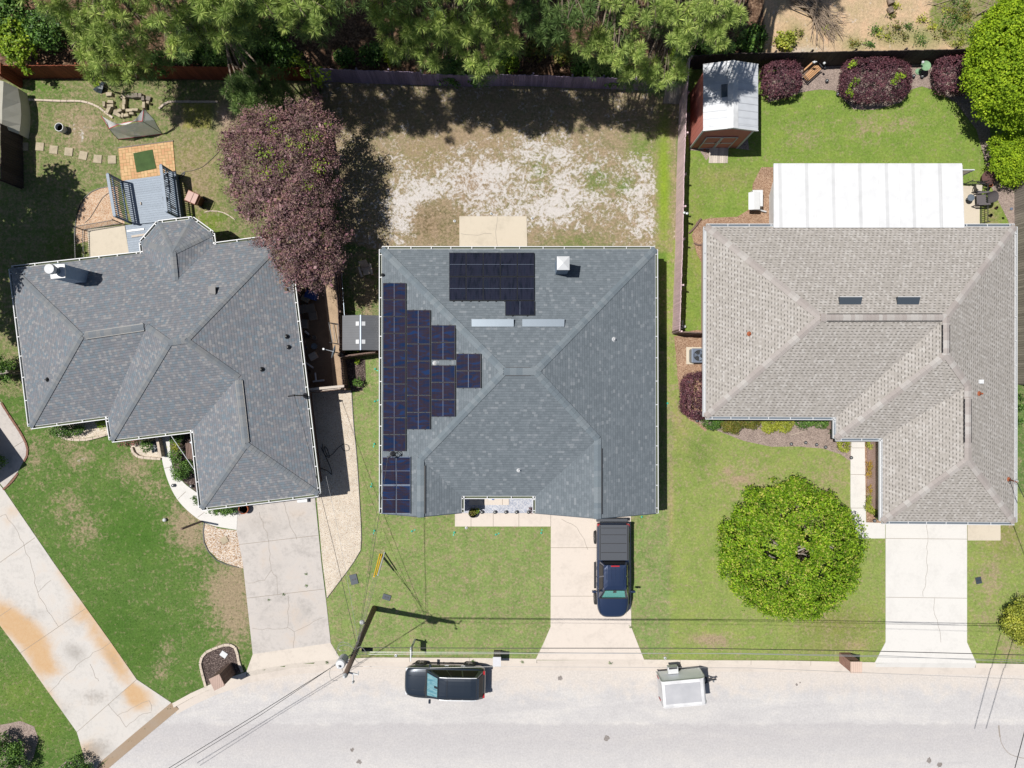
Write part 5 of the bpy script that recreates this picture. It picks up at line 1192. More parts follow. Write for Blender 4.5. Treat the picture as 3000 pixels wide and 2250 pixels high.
for x, y, lb in ((484, 517, 'black tangle of tools on the north end of the deck shelf'), (492, 538, 'small dark tool on the middle of the deck shelf')):
    b = MB(); p = gp(x, y, 1.46)
    for k in range(5): b.tube([p+Vector((rr.uniform(-.2, .2), rr.uniform(-.25, .25), rr.uniform(0, .06))), p+Vector((rr.uniform(-.2, .2), rr.uniform(-.25, .25), rr.uniform(0, .08)))], .02)
    o = b.build('hand_tool', M['black'], loc=p); tag(o, lb, 'tools')
b = MB(); b.box(gp(487, 583, .43), .25, .2, .2, .2); b.tube([gp(497, 600, .5), gp(514, 612, .5)], .06); o = b.build('deck_clutter', M['dark'], bevel=.02); tag(o, 'small dark box and cylinder by the east deck railing', 'box')
b = MB(); b.tube([gp(412, 592, .46), gp(413, 600, .46)], .04); o = b.build('wood_block', M['fence_cap']); tag(o, 'small blond wood piece in the middle of the deck', 'wood')
for x0, x1, y0, y1, lb in ((372, 422, 677, 671, 'long white board lying on the lower deck'), (385, 425, 693, 687, 'short weathered board on the lower deck')):
    b = MB(); b.beam(gp(x0, y0, .33), gp(x1, y1, .33), .12, .03); o = b.build('board', M['white' if 'white' in lb else 'fence_cap']); tag(o, lb, 'board')
# wheeled bins
def bin_(p, rot, lid, body, label, s=1):
    root = thing('wheelie_bin', p, label, 'bin'); b = MB()
    R = Matrix.Translation(p) @ Matrix.Rotation(rot, 4, 'Z') @ Matrix.Diagonal((s, s, s, 1))
    b.idx([(-.22, -.25, .06), (.3, -.25, .06), (.3, .25, .06), (-.22, .25, .06), (-.33, -.33, .98), (.36, -.33, .98), (.36, .33, .98), (-.33, .33, .98)], [(3, 2, 1, 0), (0, 1, 5, 4), (1, 2, 6, 5), (2, 3, 7, 6), (3, 0, 4, 7)])
    b.xform(R).build('body', M[body], root, bevel=.03)
    b = MB(); b.idx([(-.37, -.35, .98), (.40, -.35, .98), (.40, .35, .98), (-.37, .35, .98), (-.33, -.31, 1.04), (.36, -.31, 1.07), (.36, .31, 1.07), (-.33, .31, 1.04)], [(3, 2, 1, 0), (4, 5, 6, 7), (0, 1, 5, 4), (1, 2, 6, 5), (2, 3, 7, 6), (3, 0, 4, 7)])
    b.beam((.05, -.3, 1.075), (.05, .3, 1.075), .03, .02)
    b.xform(R).build('lid', M[lid], root, bevel=.02)
    b = MB(); b.tube([(.42, -.28, .98), (.47, -.28, 1.0), (.47, .28, 1.0), (.42, .28, .98)], .018); b.xform(R).build('handle', M[body], root)
    for sg in (-1, 1):
        b = MB(); b.lathe((.3, sg*.3, .13), [(.0, -.03), (.13, -.03), (.13, .03), (0, .03)], 16, axis='y'); b.xform(R).build('wheel', M['rubber'], root)
M['bin_brown'] = plain('brown_plastic', C(172, 112, 90), .35); M['bin_body'] = plain('brown_plastic_body', C(120, 76, 60), .45)
bin_(gp(584, 591), -.42, 'bin_brown', 'bin_body', 'brown wheeled bin standing on the grass beside the deck')
# covered thing by the left fence
M['tarp'] = noisy('tan_tarp', [(.3, C(222, 218, 200)[:3]), (.7, C(240, 236, 220)[:3])], 1.2, 5, scale2=30, amt2=.1, bmp=.2)
tp_ = [gp(52, 258, .95), gp(60, 300, .95), gp(62, 335, .95), gp(60, 365, .95), gp(56, 393, .8)]
b = MB(); ri = [gp(-60, 225, 2.1), gp(-60, 265, 2.2), gp(-60, 300, 2.2), gp(-60, 325, 2.2), gp(-60, 345, 2.1)]
mid_ = [gp(10, 238, 1.6), gp(8, 285, 1.75), gp(6, 320, 1.75), gp(6, 350, 1.7), gp(4, 374, 1.5)]
g = []
for i in range(5): g += [tp_[i]-Vector((0, 0, .8)), tp_[i], mid_[i], ri[i]]
b.idx(g, [(4*i+j, 4*i+j+1, 4*i+j+5, 4*i+j+4) for i in range(4) for j in range(3)]); b.face([g[1], g[2], g[3]]); b.face([g[17], g[18], g[19]])
o = b.build('tarpaulin', M['tarp']); tag(o, 'tan tarpaulin draped over a frame at the far left edge', 'tarpaulin')
b = MB(); p = gp(42, 514); b.lathe(p, [(.0, .5), (.2, .5), (.22, .48), (.2, .0)], 16); o = b.build('round_table', M['steel'], loc=p); tag(o, 'small round blue-grey table in deep shade at the far left', 'table')
b = MB(); b.beam(gp(-10, 480, .6), gp(42, 500, .5), .14, .14); o = b.build('timber', M['rail_new']); tag(o, 'brown timber lying in deep shade at the far left', 'timber')
# garden hoses
def hose(path, r, mat, label, z=.03, name='hose'):
    p = smoothpath([gp(x, y, z) for x, y in path], 6); b = MB(); b.tube(p, r, n=6); o = b.build(name, M[mat]); tag(o, label, 'hose')
hose([(530, 510), (540, 503), (560, 500), (590, 490), (615, 470), (640, 445)], .014, 'stone_dark', 'thin pale hose across the grass to the purple tree')
hose([(522, 525), (530, 512), (541, 505), (537, 515), (526, 524), (540, 508)], .02, 'dark', 'dark coiled hose end beside the deck')
hose([(944, 1300), (950, 1330), (965, 1340), (958, 1315), (950, 1310), (960, 1335), (975, 1330), (988, 1315), (1005, 1302), (1020, 1305), (1022, 1318), (1008, 1320), (1000, 1310)], .02, 'black', 'looped black hose on the tan gravel strip')
hose([(940, 1310), (955, 1340), (968, 1370), (972, 1390), (960, 1380), (935, 1370)], .02, 'black', 'second black hose in the shade of the left house')
hose([(318, 565), (300, 580), (280, 612), (262, 640), (248, 652)], .014, 'dark', 'dark cable lying across the wood chips')

# side passage clutter (dark corner between the houses)
def crate(x, y, sx, sy, sz, ro, mat, name, label, cat, z=0):
    b = MB(); b.box((0, 0, 0), sx, sy, sz); o = b.build(name, M[mat], loc=(0, 0, 0), bevel=.02); o.location = gp(x, y, z); o.rotation_euler.z = ro; tag(o, label, cat); return o
M['blue_plastic'] = plain('blue_plastic', C(60, 100, 180), .4)
crate(915, 866, .7, .5, .4, -.3, 'blue_plastic', 'storage_box', 'blue box with pale side at the north end of the side passage', 'box')
crate(898, 875, .5, .4, .25, -.5, 'stone', 'carton', 'pale carton leaning on the blue box', 'box')
for x, y, lb in ((889, 905, 'dark chair cushion nearest the house wall'), (911, 903, 'dark chair cushion right of its twin below the blue box'), (918, 926, 'dark chair cushion just below the pair')): crate(x, y, .5, .5, .12, .2, 'stone_dark', 'cushion', lb, 'cushion', .3)
crate(893, 950, .5, .55, .3, 0, 'fence_grey', 'pallet', 'small slatted wooden crate by the house wall', 'crate')
crate(920, 1044, .48, .42, .3, .5, 'fence_cap', 'carton', 'tan box in the middle of the side passage', 'box')
for i, (x0, y0, x1, y1, lb) in enumerate([(894, 1062, 918, 1078, 'slanting white pipe beside the tan box'), (923, 1092, 926, 1116, 'upright white pipe of the crossed pair'), (917, 1118, 950, 1114, 'level white pipe of the crossed pair'), (893, 970, 905, 980, 'short white pipe in the dark clutter')]):
    b = MB(); b.tube([gp(x0, y0, .3), gp(x1, y1, .3)], .06); o = b.build('pipe', M['white']); tag(o, lb, 'pipe')
rr = random.Random(9)
for k, (x, y, lb) in enumerate([(905, 985, 'small dark pot in the clutter beside the crate'), (925, 990, 'purple-grey bundle in the side passage'), (892, 1000, 'tall pale jar against the house wall'), (924, 1015, 'round grey bucket in the side passage'), (896, 1018, 'teal watering pot against the house wall'), (905, 1088, 'dark bottle group by the crossed pipes')]):
    b = MB(); r_ = rr.uniform(.1, .2); b.lathe((0, 0, 0), [(r_*.8, 0), (r_, .3), (r_*.85, .3), (r_*.8, .2), (0, .2)], 12); o = b.build('pot', M[['dark', 'stone_dark', 'stone', 'steel', 'silver', 'soil'][k]], loc=(0, 0, 0)); o.location = gp(x, y); tag(o, lb, 'pot')
rk = thing('metal_rack', gp(975, 972), 'thin metal ladder rack standing by the brown fence', 'rack')
for a_, c_ in (((964, 948), (974, 1002)), ((988, 948), (992, 1004)), ((976, 950), (982, 1000))):
    b = MB(); b.tube([gp(*a_, .5), gp(*c_, .5)], .02); b.build('bar', M['wire_light'], rk)
for a_, c_ in (((961, 945), (990, 949)), ((965, 1003), (994, 1008))):
    b = MB(); b.tube([gp(*a_, .5), gp(*c_, .5)], .025); b.tube([gp(*a_, .5), gp(*a_, 0)], .02); b.build('bar', M['dark'], rk)
# satellite dish on a post
ds = thing('satellite_dish', gp(1000, 1037), 'pale satellite dish on a post at the side passage fence', 'dish')
c_ = gp(976, 1030, 2.3); ax = Vector((-.9, .25, .35)).normalized(); b = MB(); k = 20; rings = [(0, -.09), (.15, -.08), (.3, -.04), (.4, .0)]
R = ax.to_track_quat('Z', 'Y').to_matrix().to_4x4(); b.lathe((0, 0, 0), rings, k, closed=False); b.lathe((0, 0, 0), [(r_, z-.015) for r_, z in rings], k, closed=False); b.xform(Matrix.Translation(c_) @ R); b.build('reflector', M['steel'], ds, smooth=True)
b = MB(); b.tube([c_-ax*.05-Vector((0, 0, .3)), c_+ax*.55], .02); b.box(c_+ax*.55-Vector((0, 0, .05)), .1, .1, .12); b.build('feed_arm', M['white'], ds)
b = MB(); b.tube([gp(1004, 1038, 0), gp(1004, 1038, 1.9), c_-ax*.06], .03); b.build('post', M['dark'], ds)
# grey plastic shed beside the middle house
M['shed_roof_grey'] = None
M['shed_roof_grey'] = ribbed('grey_plastic_roof', C(112, 114, 118), 7, 1, .35)
sh = thing('storage_shed', gp(1058, 975), 'low grey plastic storage shed squeezed beside the middle house', 'shed')
x0, x1, xm = gp(1003, 0, 1.95).x, gp(1113, 0, 1.95).x, gp(1056.5, 0, 2.3).x; ya, yb = gp(0, 924, 2).y, gp(0, 1026, 2).y
b = MB(); b.idx([(x0, ya, 1.95), (xm, ya, 2.3), (xm, yb, 2.3), (x0, yb, 1.95), (x0, ya, 1.9), (x0, yb, 1.9)], [(0, 3, 2, 1), (0, 4, 5, 3)]); b.idx([(xm, ya, 2.3), (x1, ya, 1.95), (x1, yb, 1.95), (xm, yb, 2.3), (x1, ya, 1.9), (x1, yb, 1.9)], [(0, 3, 2, 1), (1, 2, 5, 4)]); rf_ = b.build('roof', M['shed_roof_grey'], sh)
b = MB(); b.prism([(x0+.1, ya-.12), (x1-.1, ya-.12), (x1-.1, yb+.12), (x0+.1, yb+.12)], 0, 1.9); b.face([(x0+.1, yb+.11, 1.9), (x1-.1, yb+.11, 1.9), (xm, yb+.11, 2.26)]); b.face([(x0+.1, ya-.11, 1.9), (x1-.1, ya-.11, 1.9), (xm, ya-.11, 2.26)]); b.build('wall', M['stone_dark'], sh)
b = MB(); b.beam((xm, ya, 2.32), (xm, yb, 2.32), .07, .03); b.build('ridge_cap', M['silver'], sh)
for x, y in ((1047, 948), (1065, 948), (1047, 1001), (1065, 1001)):
    p = gp(x, y, 2.27); sg = 1 if x > 1056 else -1; s_ = (2.3-1.95)/(x1-xm if sg > 0 else xm-x0)
    b = MB(); b.idx([(p.x-.1, p.y-.12, p.z+.01+sg*s_*.1), (p.x+.1, p.y-.12, p.z+.01-sg*s_*.1), (p.x+.1, p.y+.12, p.z+.01-sg*s_*.1), (p.x-.1, p.y+.12, p.z+.01+sg*s_*.1)], [(0, 1, 2, 3)]); b.build('skylight', M['white'], rf_)
# white adirondack chair
ac = thing('garden_chair', gp(1076, 800), 'pale slatted garden chair in the shade beside the middle house', 'chair')
Rm = Matrix.Translation(gp(1078, 800)) @ Matrix.Rotation(math.radians(15), 4, 'Z')
def cb(name, prims):
    b = MB()
    for a_, c2, w_, h_ in prims: b.beam(a_, c2, w_, h_)
    b.xform(Rm).build(name, M['edging'], ac)
cb('seat', [((-.22, .05+.09*k, .36-.03*k), (.22, .05+.09*k, .36-.03*k), .075, .02) for k in range(-2, 4)])
cb('backrest', [((-.2+.1*k, .3, .25), (-.2+.1*k, .62, .95), .085, .02) for k in range(5)])
for sg in (-1, 1):
    cb('armrest', [((sg*.32, -.25, .55), (sg*.36, .4, .55), .12, .025)]); cb('leg', [((sg*.28, -.2, 0), (sg*.28, -.2, .54), .06, .04)]); cb('leg', [((sg*.26, .2, .3), (sg*.24, .6, 0), .06, .04)])
# boundary post/pole on the side fence
hose([(1001, 800), (1004, 850), (1009, 925)], .015, 'steel', 'thin pale line along the dull brown fence', 1.7, 'cable')

# ------------------------------------------------------------------ front of the left house
def pot(x, y, r_, h_, mat, label, plant=None):
    p = gp(x, y); b = MB(); b.lathe(p, [(r_*.7, 0), (r_*.95, h_*.85), (r_, h_*.85), (r_, h_), (r_*.88, h_), (r_*.85, h_*.8)], 20, closed=False); b.lathe(p+Vector((0, 0, h_*.82)), [(0, 0), (r_*.86, 0)], 20, m=1); o = b.build('plant_pot', [M[mat], M['soil']], loc=p); tag(o, label, 'pot'); return o
pot(721, 1488, .3, .45, 'terracotta', 'terracotta pot at the top of the grey driveway')
pot(1387, 1501, .29, .3, 'black', 'large black pot at the entry walk of the middle house')
o = crate(890, 1460, .62, .4, .35, .05, 'white_metal', 'storage_box', 'white box by the garage door of the left house', 'box')
b = MB(); a_ = gp(591, 1527); t_ = gp(529, 1546, 2.5); b.beam(a_, Vector((a_.x, a_.y, 2.5)).lerp(t_, .4), .1, .1, up=(1, 0, 0)); o = b.build('lamp_post', M['rail_new'] if False else M['fence_brown']); tag(o, 'leaning brown wooden post beside the curved white walk', 'post')
b = MB(); b.lathe(gp(485, 1522), [(0, 0), (.1, .05), (.12, .12), (.1, .19), (0, .24)], 12); o = b.build('white_ball', M['white'], smooth=True); tag(o, 'small white ball on the left front lawn', 'ball')
b = MB(); b.box(gp(483, 1690), .3, .4, .12, .3); 
lt = gp(690, 1705)
crate(656, 1917, .42, .34, .05, -.6, 'white', 'paper_sheet', 'white card lying on the dark mulch circle', 'card')
crate(658, 1582, .45, .4, .06, .5, 'stone', 'flagstone', 'pale flagstone in the pebble bed', 'flagstone')
# iron bench / trellis by the walk
b = MB()
for k in range(7): b.tube([gp(690+3*k, 1482, .0), gp(690+3*k, 1482, .7)], .01, n=4)
b.tube([gp(686, 1508, .7), gp(700, 1498, .7), (gp(712, 1502, .7))], .02); b.tube([gp(690, 1482, .7), gp(712, 1482, .7)], .015); b.tube([gp(686, 1508, 0), gp(686, 1508, .7)], .015); b.tube([gp(712, 1502, 0), gp(712, 1502, .7)], .015); o = b.build('trellis', M['dark']); tag(o, 'small black iron trellis beside the terracotta pot', 'trellis')
for (x, y, sx, sy, lb) in ((552, 1318, .5, 1.9, 'dark timber bench in the garage bed'),): 
    b = MB()
    for k in range(4): b.beam(gp(545+4.5*k, 1298, .45), gp(549+4.5*k, 1345, .45), .07, .03)
    for q_ in ((547, 1300), (561, 1300), (550, 1343), (564, 1343)): b.beam(gp(*q_, 0), gp(*q_, .44), .06, .06)
    o = b.build('bench', M['fence_brown']); tag(o, lb, 'bench')
b = MB(); b.beam(gp(462, 1262, .25), gp(476, 1338, .25), .16, .5); o = b.build('garden_wall', M['edging']); tag(o, 'low tan wall along the west side of the white walk', 'wall')
crate(572, 1315, .55, .95, .06, .1, 'steel', 'glass_panel', 'blue-grey panel lying in the garage bed', 'panel')
crate(452, 1308, .35, .7, .05, .1, 'slate', 'slate_slab', 'grey slate slab in the porch bed', 'slab')
crate(441, 1286, .3, .5, .08, -.7, 'stone', 'flat_stone', 'pale flat stone in the porch bed', 'stone')
b = MB(); b.tube([gp(497, 1270, 2.4), gp(574, 1383, 2.4)], .02); o = b.build('cord', M['white']); tag(o, 'white cord strung between two eaves of the left house', 'cord')
b = MB(); b.tube([gp(147, 1242, .3), gp(155, 1262, .06)], .05); o = b.build('downspout', M['edging']); tag(o, 'short pale downspout at the front of the left house', 'downspout')
# brick mailboxes and bin by the kerb
def pillar(x, y, sx, sy, h_, ro, mat, label, topm, cap=.05, roofed_=False):
    p = gp(x, y); root = thing('mailbox', p, label, 'mailbox'); b = MB(); b.box(p, sx, sy, h_, ro); b.build('pillar', M[mat], root)
    b = MB(); b.box(p+Vector((0, 0, h_)), sx+.06, sy+.06, cap, ro); b.build('cap', M[topm], root)
    b = MB(); d = Vector((math.sin(ro), -math.cos(ro), 0)); c2 = p+d*(sy/2+.005)+Vector((0, 0, h_*.72)); u = Vector((math.cos(ro), math.sin(ro), 0))
    b.beam(c2-u*.09, c2+u*.09, .03, .2); b.build('letter_door', M['dark'], root); return root
M['cap_bars'] = ribbed('brick_course_top', C(206, 178, 164), 9, 0, .9, .55); M['cap_pink'] = ribbed('pink_course_top', C(236, 208, 190), 8, 0, .9, .3); M['cap_white'] = ribbed('white_ribbed_top', C(232, 232, 236), 12, 0, .6, .2)
pillar(672, 1962, .62, .7, 1.75, .45, 'brick_brown', 'brown brick mailbox pillar in the mulch circle', 'cap_bars')
pillar(2473, 1926, .62, .62, 1.45, 0, 'brick_red', 'red brick mailbox pillar on the kerb in front of the right house', 'cap_pink')
pillar(1457, 1916, .42, .52, 1.15, 0, 'stone_dark', 'grey mailbox pillar with a white ribbed top on the kerb', 'cap_white')
# hanging sign post
M['sign_grey'] = plain('sign_blue_grey', C(96, 122, 160), .5)
sp_ = thing('sign_post', gp(1216, 1873), 'white hanging sign post standing on the sod near the kerb', 'sign')
b = MB(); p = gp(1216, 1873); b.beam(p, p+Vector((-.02, 0, 1.75)), .09, .09, up=(1, 0, 0)); b.build('post', M['white'], sp_)
b = MB(); t_ = p+Vector((-.03, .15, 1.6)); b.beam(t_, t_+Vector((0, -.85, 0)), .07, .07); b.build('arm', M['white'], sp_)
b = MB(); q_ = t_+Vector((0, -.42, -.42)); b.beam(q_+Vector((0, .33, 0)), q_+Vector((0, -.33, 0)), .025, .6); b.build('sign_panel', M['sign_grey'], sp_)
# sprinkler flags, utility covers, small lights
M['teal'] = plain('teal_plastic', C(70, 220, 190), .6)
fl = None
ways = {(1099, 1081): 'teal flag nearest the plastic shed', (1099, 1176): 'second teal flag down the strip west of the middle house', (1097, 1300): 'third teal flag down the strip west of the middle house', (1088, 1425): 'fourth teal flag down the strip west of the middle house', (1097, 1554): 'teal flag off the south-west corner of the middle house', (1207, 1556): 'teal flag in the sod below the silver-framed solar panels', (1331, 1559): 'teal flag in the sod left of the entry walk', (1453, 1566): 'teal flag in the sod below the entry walk', (1586, 1561): 'teal flag in the sod close to the middle driveway', (1880, 1514): 'teal flag right of the pickup truck bed', (1955, 1181): 'teal flag in the strip east of the middle house', (2069, 928): 'tiny teal flag at the gutter of the right house'}
for (x, y), lb in ways.items():
    if fl is None:
        b = MB(); b.tube([(0, 0, 0), (0, 0, .08)], .012, n=5); b.idx([(-.06, -.03, .05), (.05, -.06, .06), (.07, .04, .09), (-.04, .06, .07), (.0, 0, .11)], [(0, 1, 4), (1, 2, 4), (2, 3, 4), (3, 0, 4)]); b.idx([(.05, -.08, .02), (.2, -.15, .02), (.18, -.06, .03)], [(0, 1, 2)])
        fl = b.build('marker_flag', M['teal'], loc=(0, 0, 0)); fl.location = gp(x, y); tag(fl, lb, 'flag', 'teal marker flags in the sod')
    else: copy_tree(fl, None, gp(x, y), (x*7) % 6, lb)
for x, y, sx, sy, ro, lb in ((1037, 1697, .45, .62, .25, 'dark grey utility box lid west of the pole'), (1133, 1749, .5, .34, -.3, 'light grey utility box lid between the pole and the guy wires'), (2866, 1700, .34, .4, .2, 'round grey meter lid right of the right driveway')):
    b = MB(); b.box((0, 0, 0), sx, sy, .06)
    for dx in (-.08, .08): b.box((dx, 0, .06), .09, .09, .015, m=1)
    o = b.build('utility_box', [M['slate'], M['dark']], loc=(0, 0, 0), bevel=.015); o.location = gp(x, y); o.rotation_euler.z = ro; tag(o, lb, 'utility box')
M['lens'] = plain('pale_lens', C(220, 228, 225), .3)
lk = None
for x, y, lb in ((2040, 1232, 'flat dark path light nearest the purple hedge corner'), (2105, 1249, 'path light left of the mixed shrubs'), (2357, 1296, 'path light on the right part of the front mulch bed'), (2082, 1255, 'small spotlight with pale lens under the first shrub'), (2315, 1300, 'spotlight with pale lens near the bed edge'), (2389, 1302, 'spotlight with pale lens by the grass clump'), (2415, 1309, 'path light closest to the porch walk'), (2490, 1340, 'path light where the bed meets the walk'), (2558, 1524, 'path light at the south end of the walk bed'),
                 (2413, 200, 'path light below the dark fence beside the first hedge'), (2419, 240, 'path light on the mulch left of the big hedge'), (2451, 279, 'path light at the grass edge left of the big hedge'), (2672, 226, 'path light below the bird bath, left one'), (2697, 227, 'path light below the bird bath, right one'), (2962, 535, 'dark spotlight near the right edge fence'),
                 (1412, 1499, 'first little spotlight along the entry gravel'), (1450, 1499, 'second little spotlight along the entry gravel'), (1482, 1499, 'third little spotlight along the entry gravel'), (1513, 1499, 'fourth little spotlight along the entry gravel'), (1548, 1499, 'fifth little spotlight along the entry gravel'), (511, 1421, 'little black spotlight left of its twin by the white walk'), (563, 1423, 'little black spotlight right of its twin by the white walk')):
    if lk is None:
        b = MB(); b.lathe((0, 0, 0), [(.02, 0), (.02, .16), (.11, .17), (.1, .21), (.03, .23), (0, .23)], 12); b.lathe((0, 0, .0), [(.03, .232), (.0, .235)], 12, m=1, closed=False); lk = b.build('path_light', [M['dark'], M['lens']], loc=(0, 0, 0)); lk.location = gp(x, y); tag(lk, lb, 'path light', 'small garden lights')
    else: copy_tree(lk, None, gp(x, y), 0, lb)
for x, y, lb in ((1332, 648, 'white round cap left of the patio slab'), (1439, 626, 'white round cap above the patio slab'), (1559, 640, 'white round cap right of the patio slab'), (1366, 1546, 'white round cap with dark centre at the entry walk'), (1948, 1927, 'pale round water cap at the kerb above the trailer'), (1160, 1920, 'small pale post at the kerb by the pole')):
    b = MB(); b.lathe((0, 0, 0), [(.08, 0), (.08, .06), (.04, .07)], 14); b.lathe((0, 0, .072), [(0, 0), (.04, 0)], 12, m=1, closed=False); o = b.build('cleanout', [M['white'], M['slate']], loc=(0, 0, 0)); o.location = gp(x, y); tag(o, lb, 'pipe cap', 'round caps in the ground')
# things at the doorstep of the middle house
b = MB(); p = gp(1438, 1462, .08); b.box(p, .28, .1, .05, .1); b.box(p+Vector((.13, 0, 0)), .12, .1, .06, -.2, 1); o = b.build('hose_nozzle', [M['white'], M['blue_plastic']]); tag(o, 'blue and white nozzle on the doorstep of the middle house', 'nozzle')

# ------------------------------------------------------------------ right side yards
rs = thing('garden_shed', gp(2145, 300), 'red wooden shed with a white and pale grey ribbed metal roof', 'shed')
HE, HR = 3.3, 3.75
xl, xr, xm = gp(2060, 0, HE).x, gp(2221, 0, HE).x, gp(2148, 0, HR).x; yn, ys_ = gp(0, 189, HE).y, gp(0, 383, HE).y
xm = (xl+xr)/2
M['metal_roof'] = ribbed('pale_metal_roof', C(222, 226, 232), 2.6, 1, .4, .14)
b = MB(); b.face([(xl, yn, HE), (xl, ys_, HE), (xm, ys_, HR), (xm, yn, HR)]); b.face([(xr, ys_, HE), (xr, yn, HE), (xm, yn, HR), (xm, ys_, HR)])
for k in range(9):
    y_ = ys_+(yn-ys_)*(k+.5)/9
    b.beam((xl, y_, HE+.012), (xm, y_, HR+.012), .03, .02); b.beam((xr, y_, HE+.012), (xm, y_, HR+.012), .03, .02)
for (a_, c_) in (((xl, ys_, HE-.05), (xm, ys_, HR-.05)), ((xr, ys_, HE-.05), (xm, ys_, HR-.05)), ((xl, yn, HE-.05), (xm, yn, HR-.05)), ((xr, yn, HE-.05), (xm, yn, HR-.05))): b.beam(a_, c_, .04, .14, 1)
rf_ = b.build('roof', [M['metal_roof'], M['white']], rs)
b = MB(); d_ = .30; sl_ = (HR-HE)/(xr-xm); b.idx([(xm-d_, yn+.01, HR-d_*sl_+.045), (xm, yn+.01, HR+.05), (xm+d_, yn+.01, HR-d_*sl_+.045), (xm-d_, ys_-.01, HR-d_*sl_+.045), (xm, ys_-.01, HR+.05), (xm+d_, ys_-.01, HR-d_*sl_+.045)], [(0, 1, 4, 3), (1, 2, 5, 4)]); b.build('ridge_cap', M['white_metal'], rf_)
b = MB(); p = Vector((xm-.42, (yn+ys_)/2+.25, HR-.42*sl_)); b.idx([p+Vector((-.2, -.36, -.2*sl_+.03)), p+Vector((.16, -.36, .16*sl_+.03)), p+Vector((.16, .36, .16*sl_+.03)), p+Vector((-.2, .36, -.2*sl_+.03))], [(0, 1, 2, 3)]); b.build('skylight', M['pane'], rf_)
M['red_siding'] = ribbed('red_board_siding', C(226, 140, 122), 3, 1, .8, .3)
wx0, wx1, wy0, wy1 = gp(2033, 0).x, gp(2176, 0).x, gp(0, 421).y, yn-.25
b = MB()
wx0, wx1 = xl+.12, xr-.12; wy0 = ys_+.16
b.prism([(wx0, wy0), (wx1, wy0), (wx1, wy1), (wx0, wy1)], 0, HE-.06); b.face([(wx0, wy0, HE-.07), (wx1, wy0, HE-.07), (xm, wy0, HR-.06)]); b.face([(wx1, wy1, HE-.07), (wx0, wy1, HE-.07), (xm, wy1, HR-.06)])
b.build('wall', M['red_siding'], rs)
for (x_, y_) in ((wx0, wy0), (wx1, wy0)):
    b = MB(); b.beam((x_, y_-.01, 0), (x_, y_-.01, HE-.07), .1, .05, up=(0, 1, 0)); b.build('corner_trim', M['white'], rs)
for sg in (-1, 1):
    cx_ = xm-.05+sg*.47; b = MB(); b.beam((cx_-.45, wy0-.03, 1.0), (cx_+.45, wy0-.03, 1.0), .03, 1.95); dr = b.build('door', M['red_siding'], rs)
    b = MB()
    for dx in (-.43, .43): b.beam((cx_+dx, wy0-.05, .03), (cx_+dx, wy0-.05, 1.97), .05, .08, up=(0, 1, 0))
    for z_ in (.07, 1.0, 1.93): b.beam((cx_-.43, wy0-.05, z_), (cx_+.43, wy0-.05, z_), .03, .08)
    b.build('door_trim', M['white'], dr)
    b = MB(); b.beam((cx_-sg*.3, wy0-.07, 1.0), (cx_-sg*.3, wy0-.07, 1.15), .03, .03, up=(0, 1, 0)); b.build('handle', M['dark'], dr)
b = MB(); y0_, y1_ = wy0-.05, gp(0, 478).y; a0 = gp(2076, 430).x
for k in range(9): b.idx([(a0+.13*k, y0_, .2), (a0+.13*k+.12, y0_, .2), (a0+.13*k+.12, y1_, .03), (a0+.13*k, y1_, .03), (a0+.13*k, y0_, .16), (a0+.13*k+.12, y0_, .16), (a0+.13*k+.12, y1_, -.01), (a0+.13*k, y1_, -.01)], [(0, 3, 2, 1), (3, 7, 6, 2), (0, 4, 7, 3), (1, 2, 6, 5)])
b.build('ramp', M['fence_cap'], rs)
crate(2066, 434, .1, .34, .08, -.4, 'terracotta', 'loose_brick', 'loose orange brick beside the shed ramp', 'brick')
# generator cabinet
gn = thing('generator', gp(2218, 590), 'white generator cabinet on a pad outside the sunroom', 'generator')
b = MB(); b.box(gp(2215, 590), .7, 1.2, .08); b.build('pad', M['edging'], gn)
b = MB(); p = gp(2218, 588, .08); b.box(gp(2209, 589, .08), .62, 1.0, .68); b.build('cabinet', M['white_metal'], gn, bevel=.03)
b = MB(); q_ = gp(2209, 589, .77); b.idx([(q_.x-.34, q_.y-.53, .76), (q_.x+.34, q_.y-.53, .76), (q_.x+.34, q_.y+.53, .76), (q_.x-.34, q_.y+.53, .76), (q_.x-.02, q_.y-.53, .84), (q_.x+.34, q_.y-.53, .86), (q_.x+.34, q_.y+.53, .86), (q_.x-.02, q_.y+.53, .84)], [(3, 2, 1, 0), (4, 5, 6, 7), (0, 1, 5, 4), (1, 2, 6, 5), (2, 3, 7, 6), (3, 0, 4, 7)]); b.build('lid', M['white'], gn, bevel=.02)
b = MB(); b.tube(smoothpath([gp(2222, 614, .3), gp(2232, 617, .2), gp(2245, 620, .2)], 5), .05); b.build('conduit', M['white'], gn)
# air conditioner
acn = thing('air_conditioner', gp(2032, 1052), 'grey air conditioner with a round fan grille beside the right house', 'air conditioner')
b = MB(); b.box(gp(2036, 1042), 1.1, 1.05, .07); b.build('pad', M['conc_cream'], acn)
pc = gp(2038, 1043, .07); b = MB(); b.box(pc, .85, .85, .72); b.build('casing', M['steel'], acn, bevel=.1)
b = MB(); b.box(pc+Vector((0, 0, .72)), .86, .86, .03); b.build('top_cover', M['silver'], acn, bevel=.02)
b = MB(); b.lathe(pc+Vector((0, 0, .752)), [(0, 0), (.33, 0)], 28, closed=False); b.build('fan_well', M['black'], acn)
b = MB()
for k in range(3):
    a0 = k*2.094+.6; vs = [pc+Vector((r_*math.cos(a0+t), r_*math.sin(a0+t), .765+.03*t)) for r_, t in ((.06, 0), (.31, -.1), (.31, .75), (.06, .6))]; b.face(vs)
b.lathe(pc+Vector((0, 0, .765)), [(0, .02), (.07, .02), (.07, 0)], 12); b.build('fan', M['silver'], acn)
b = MB()
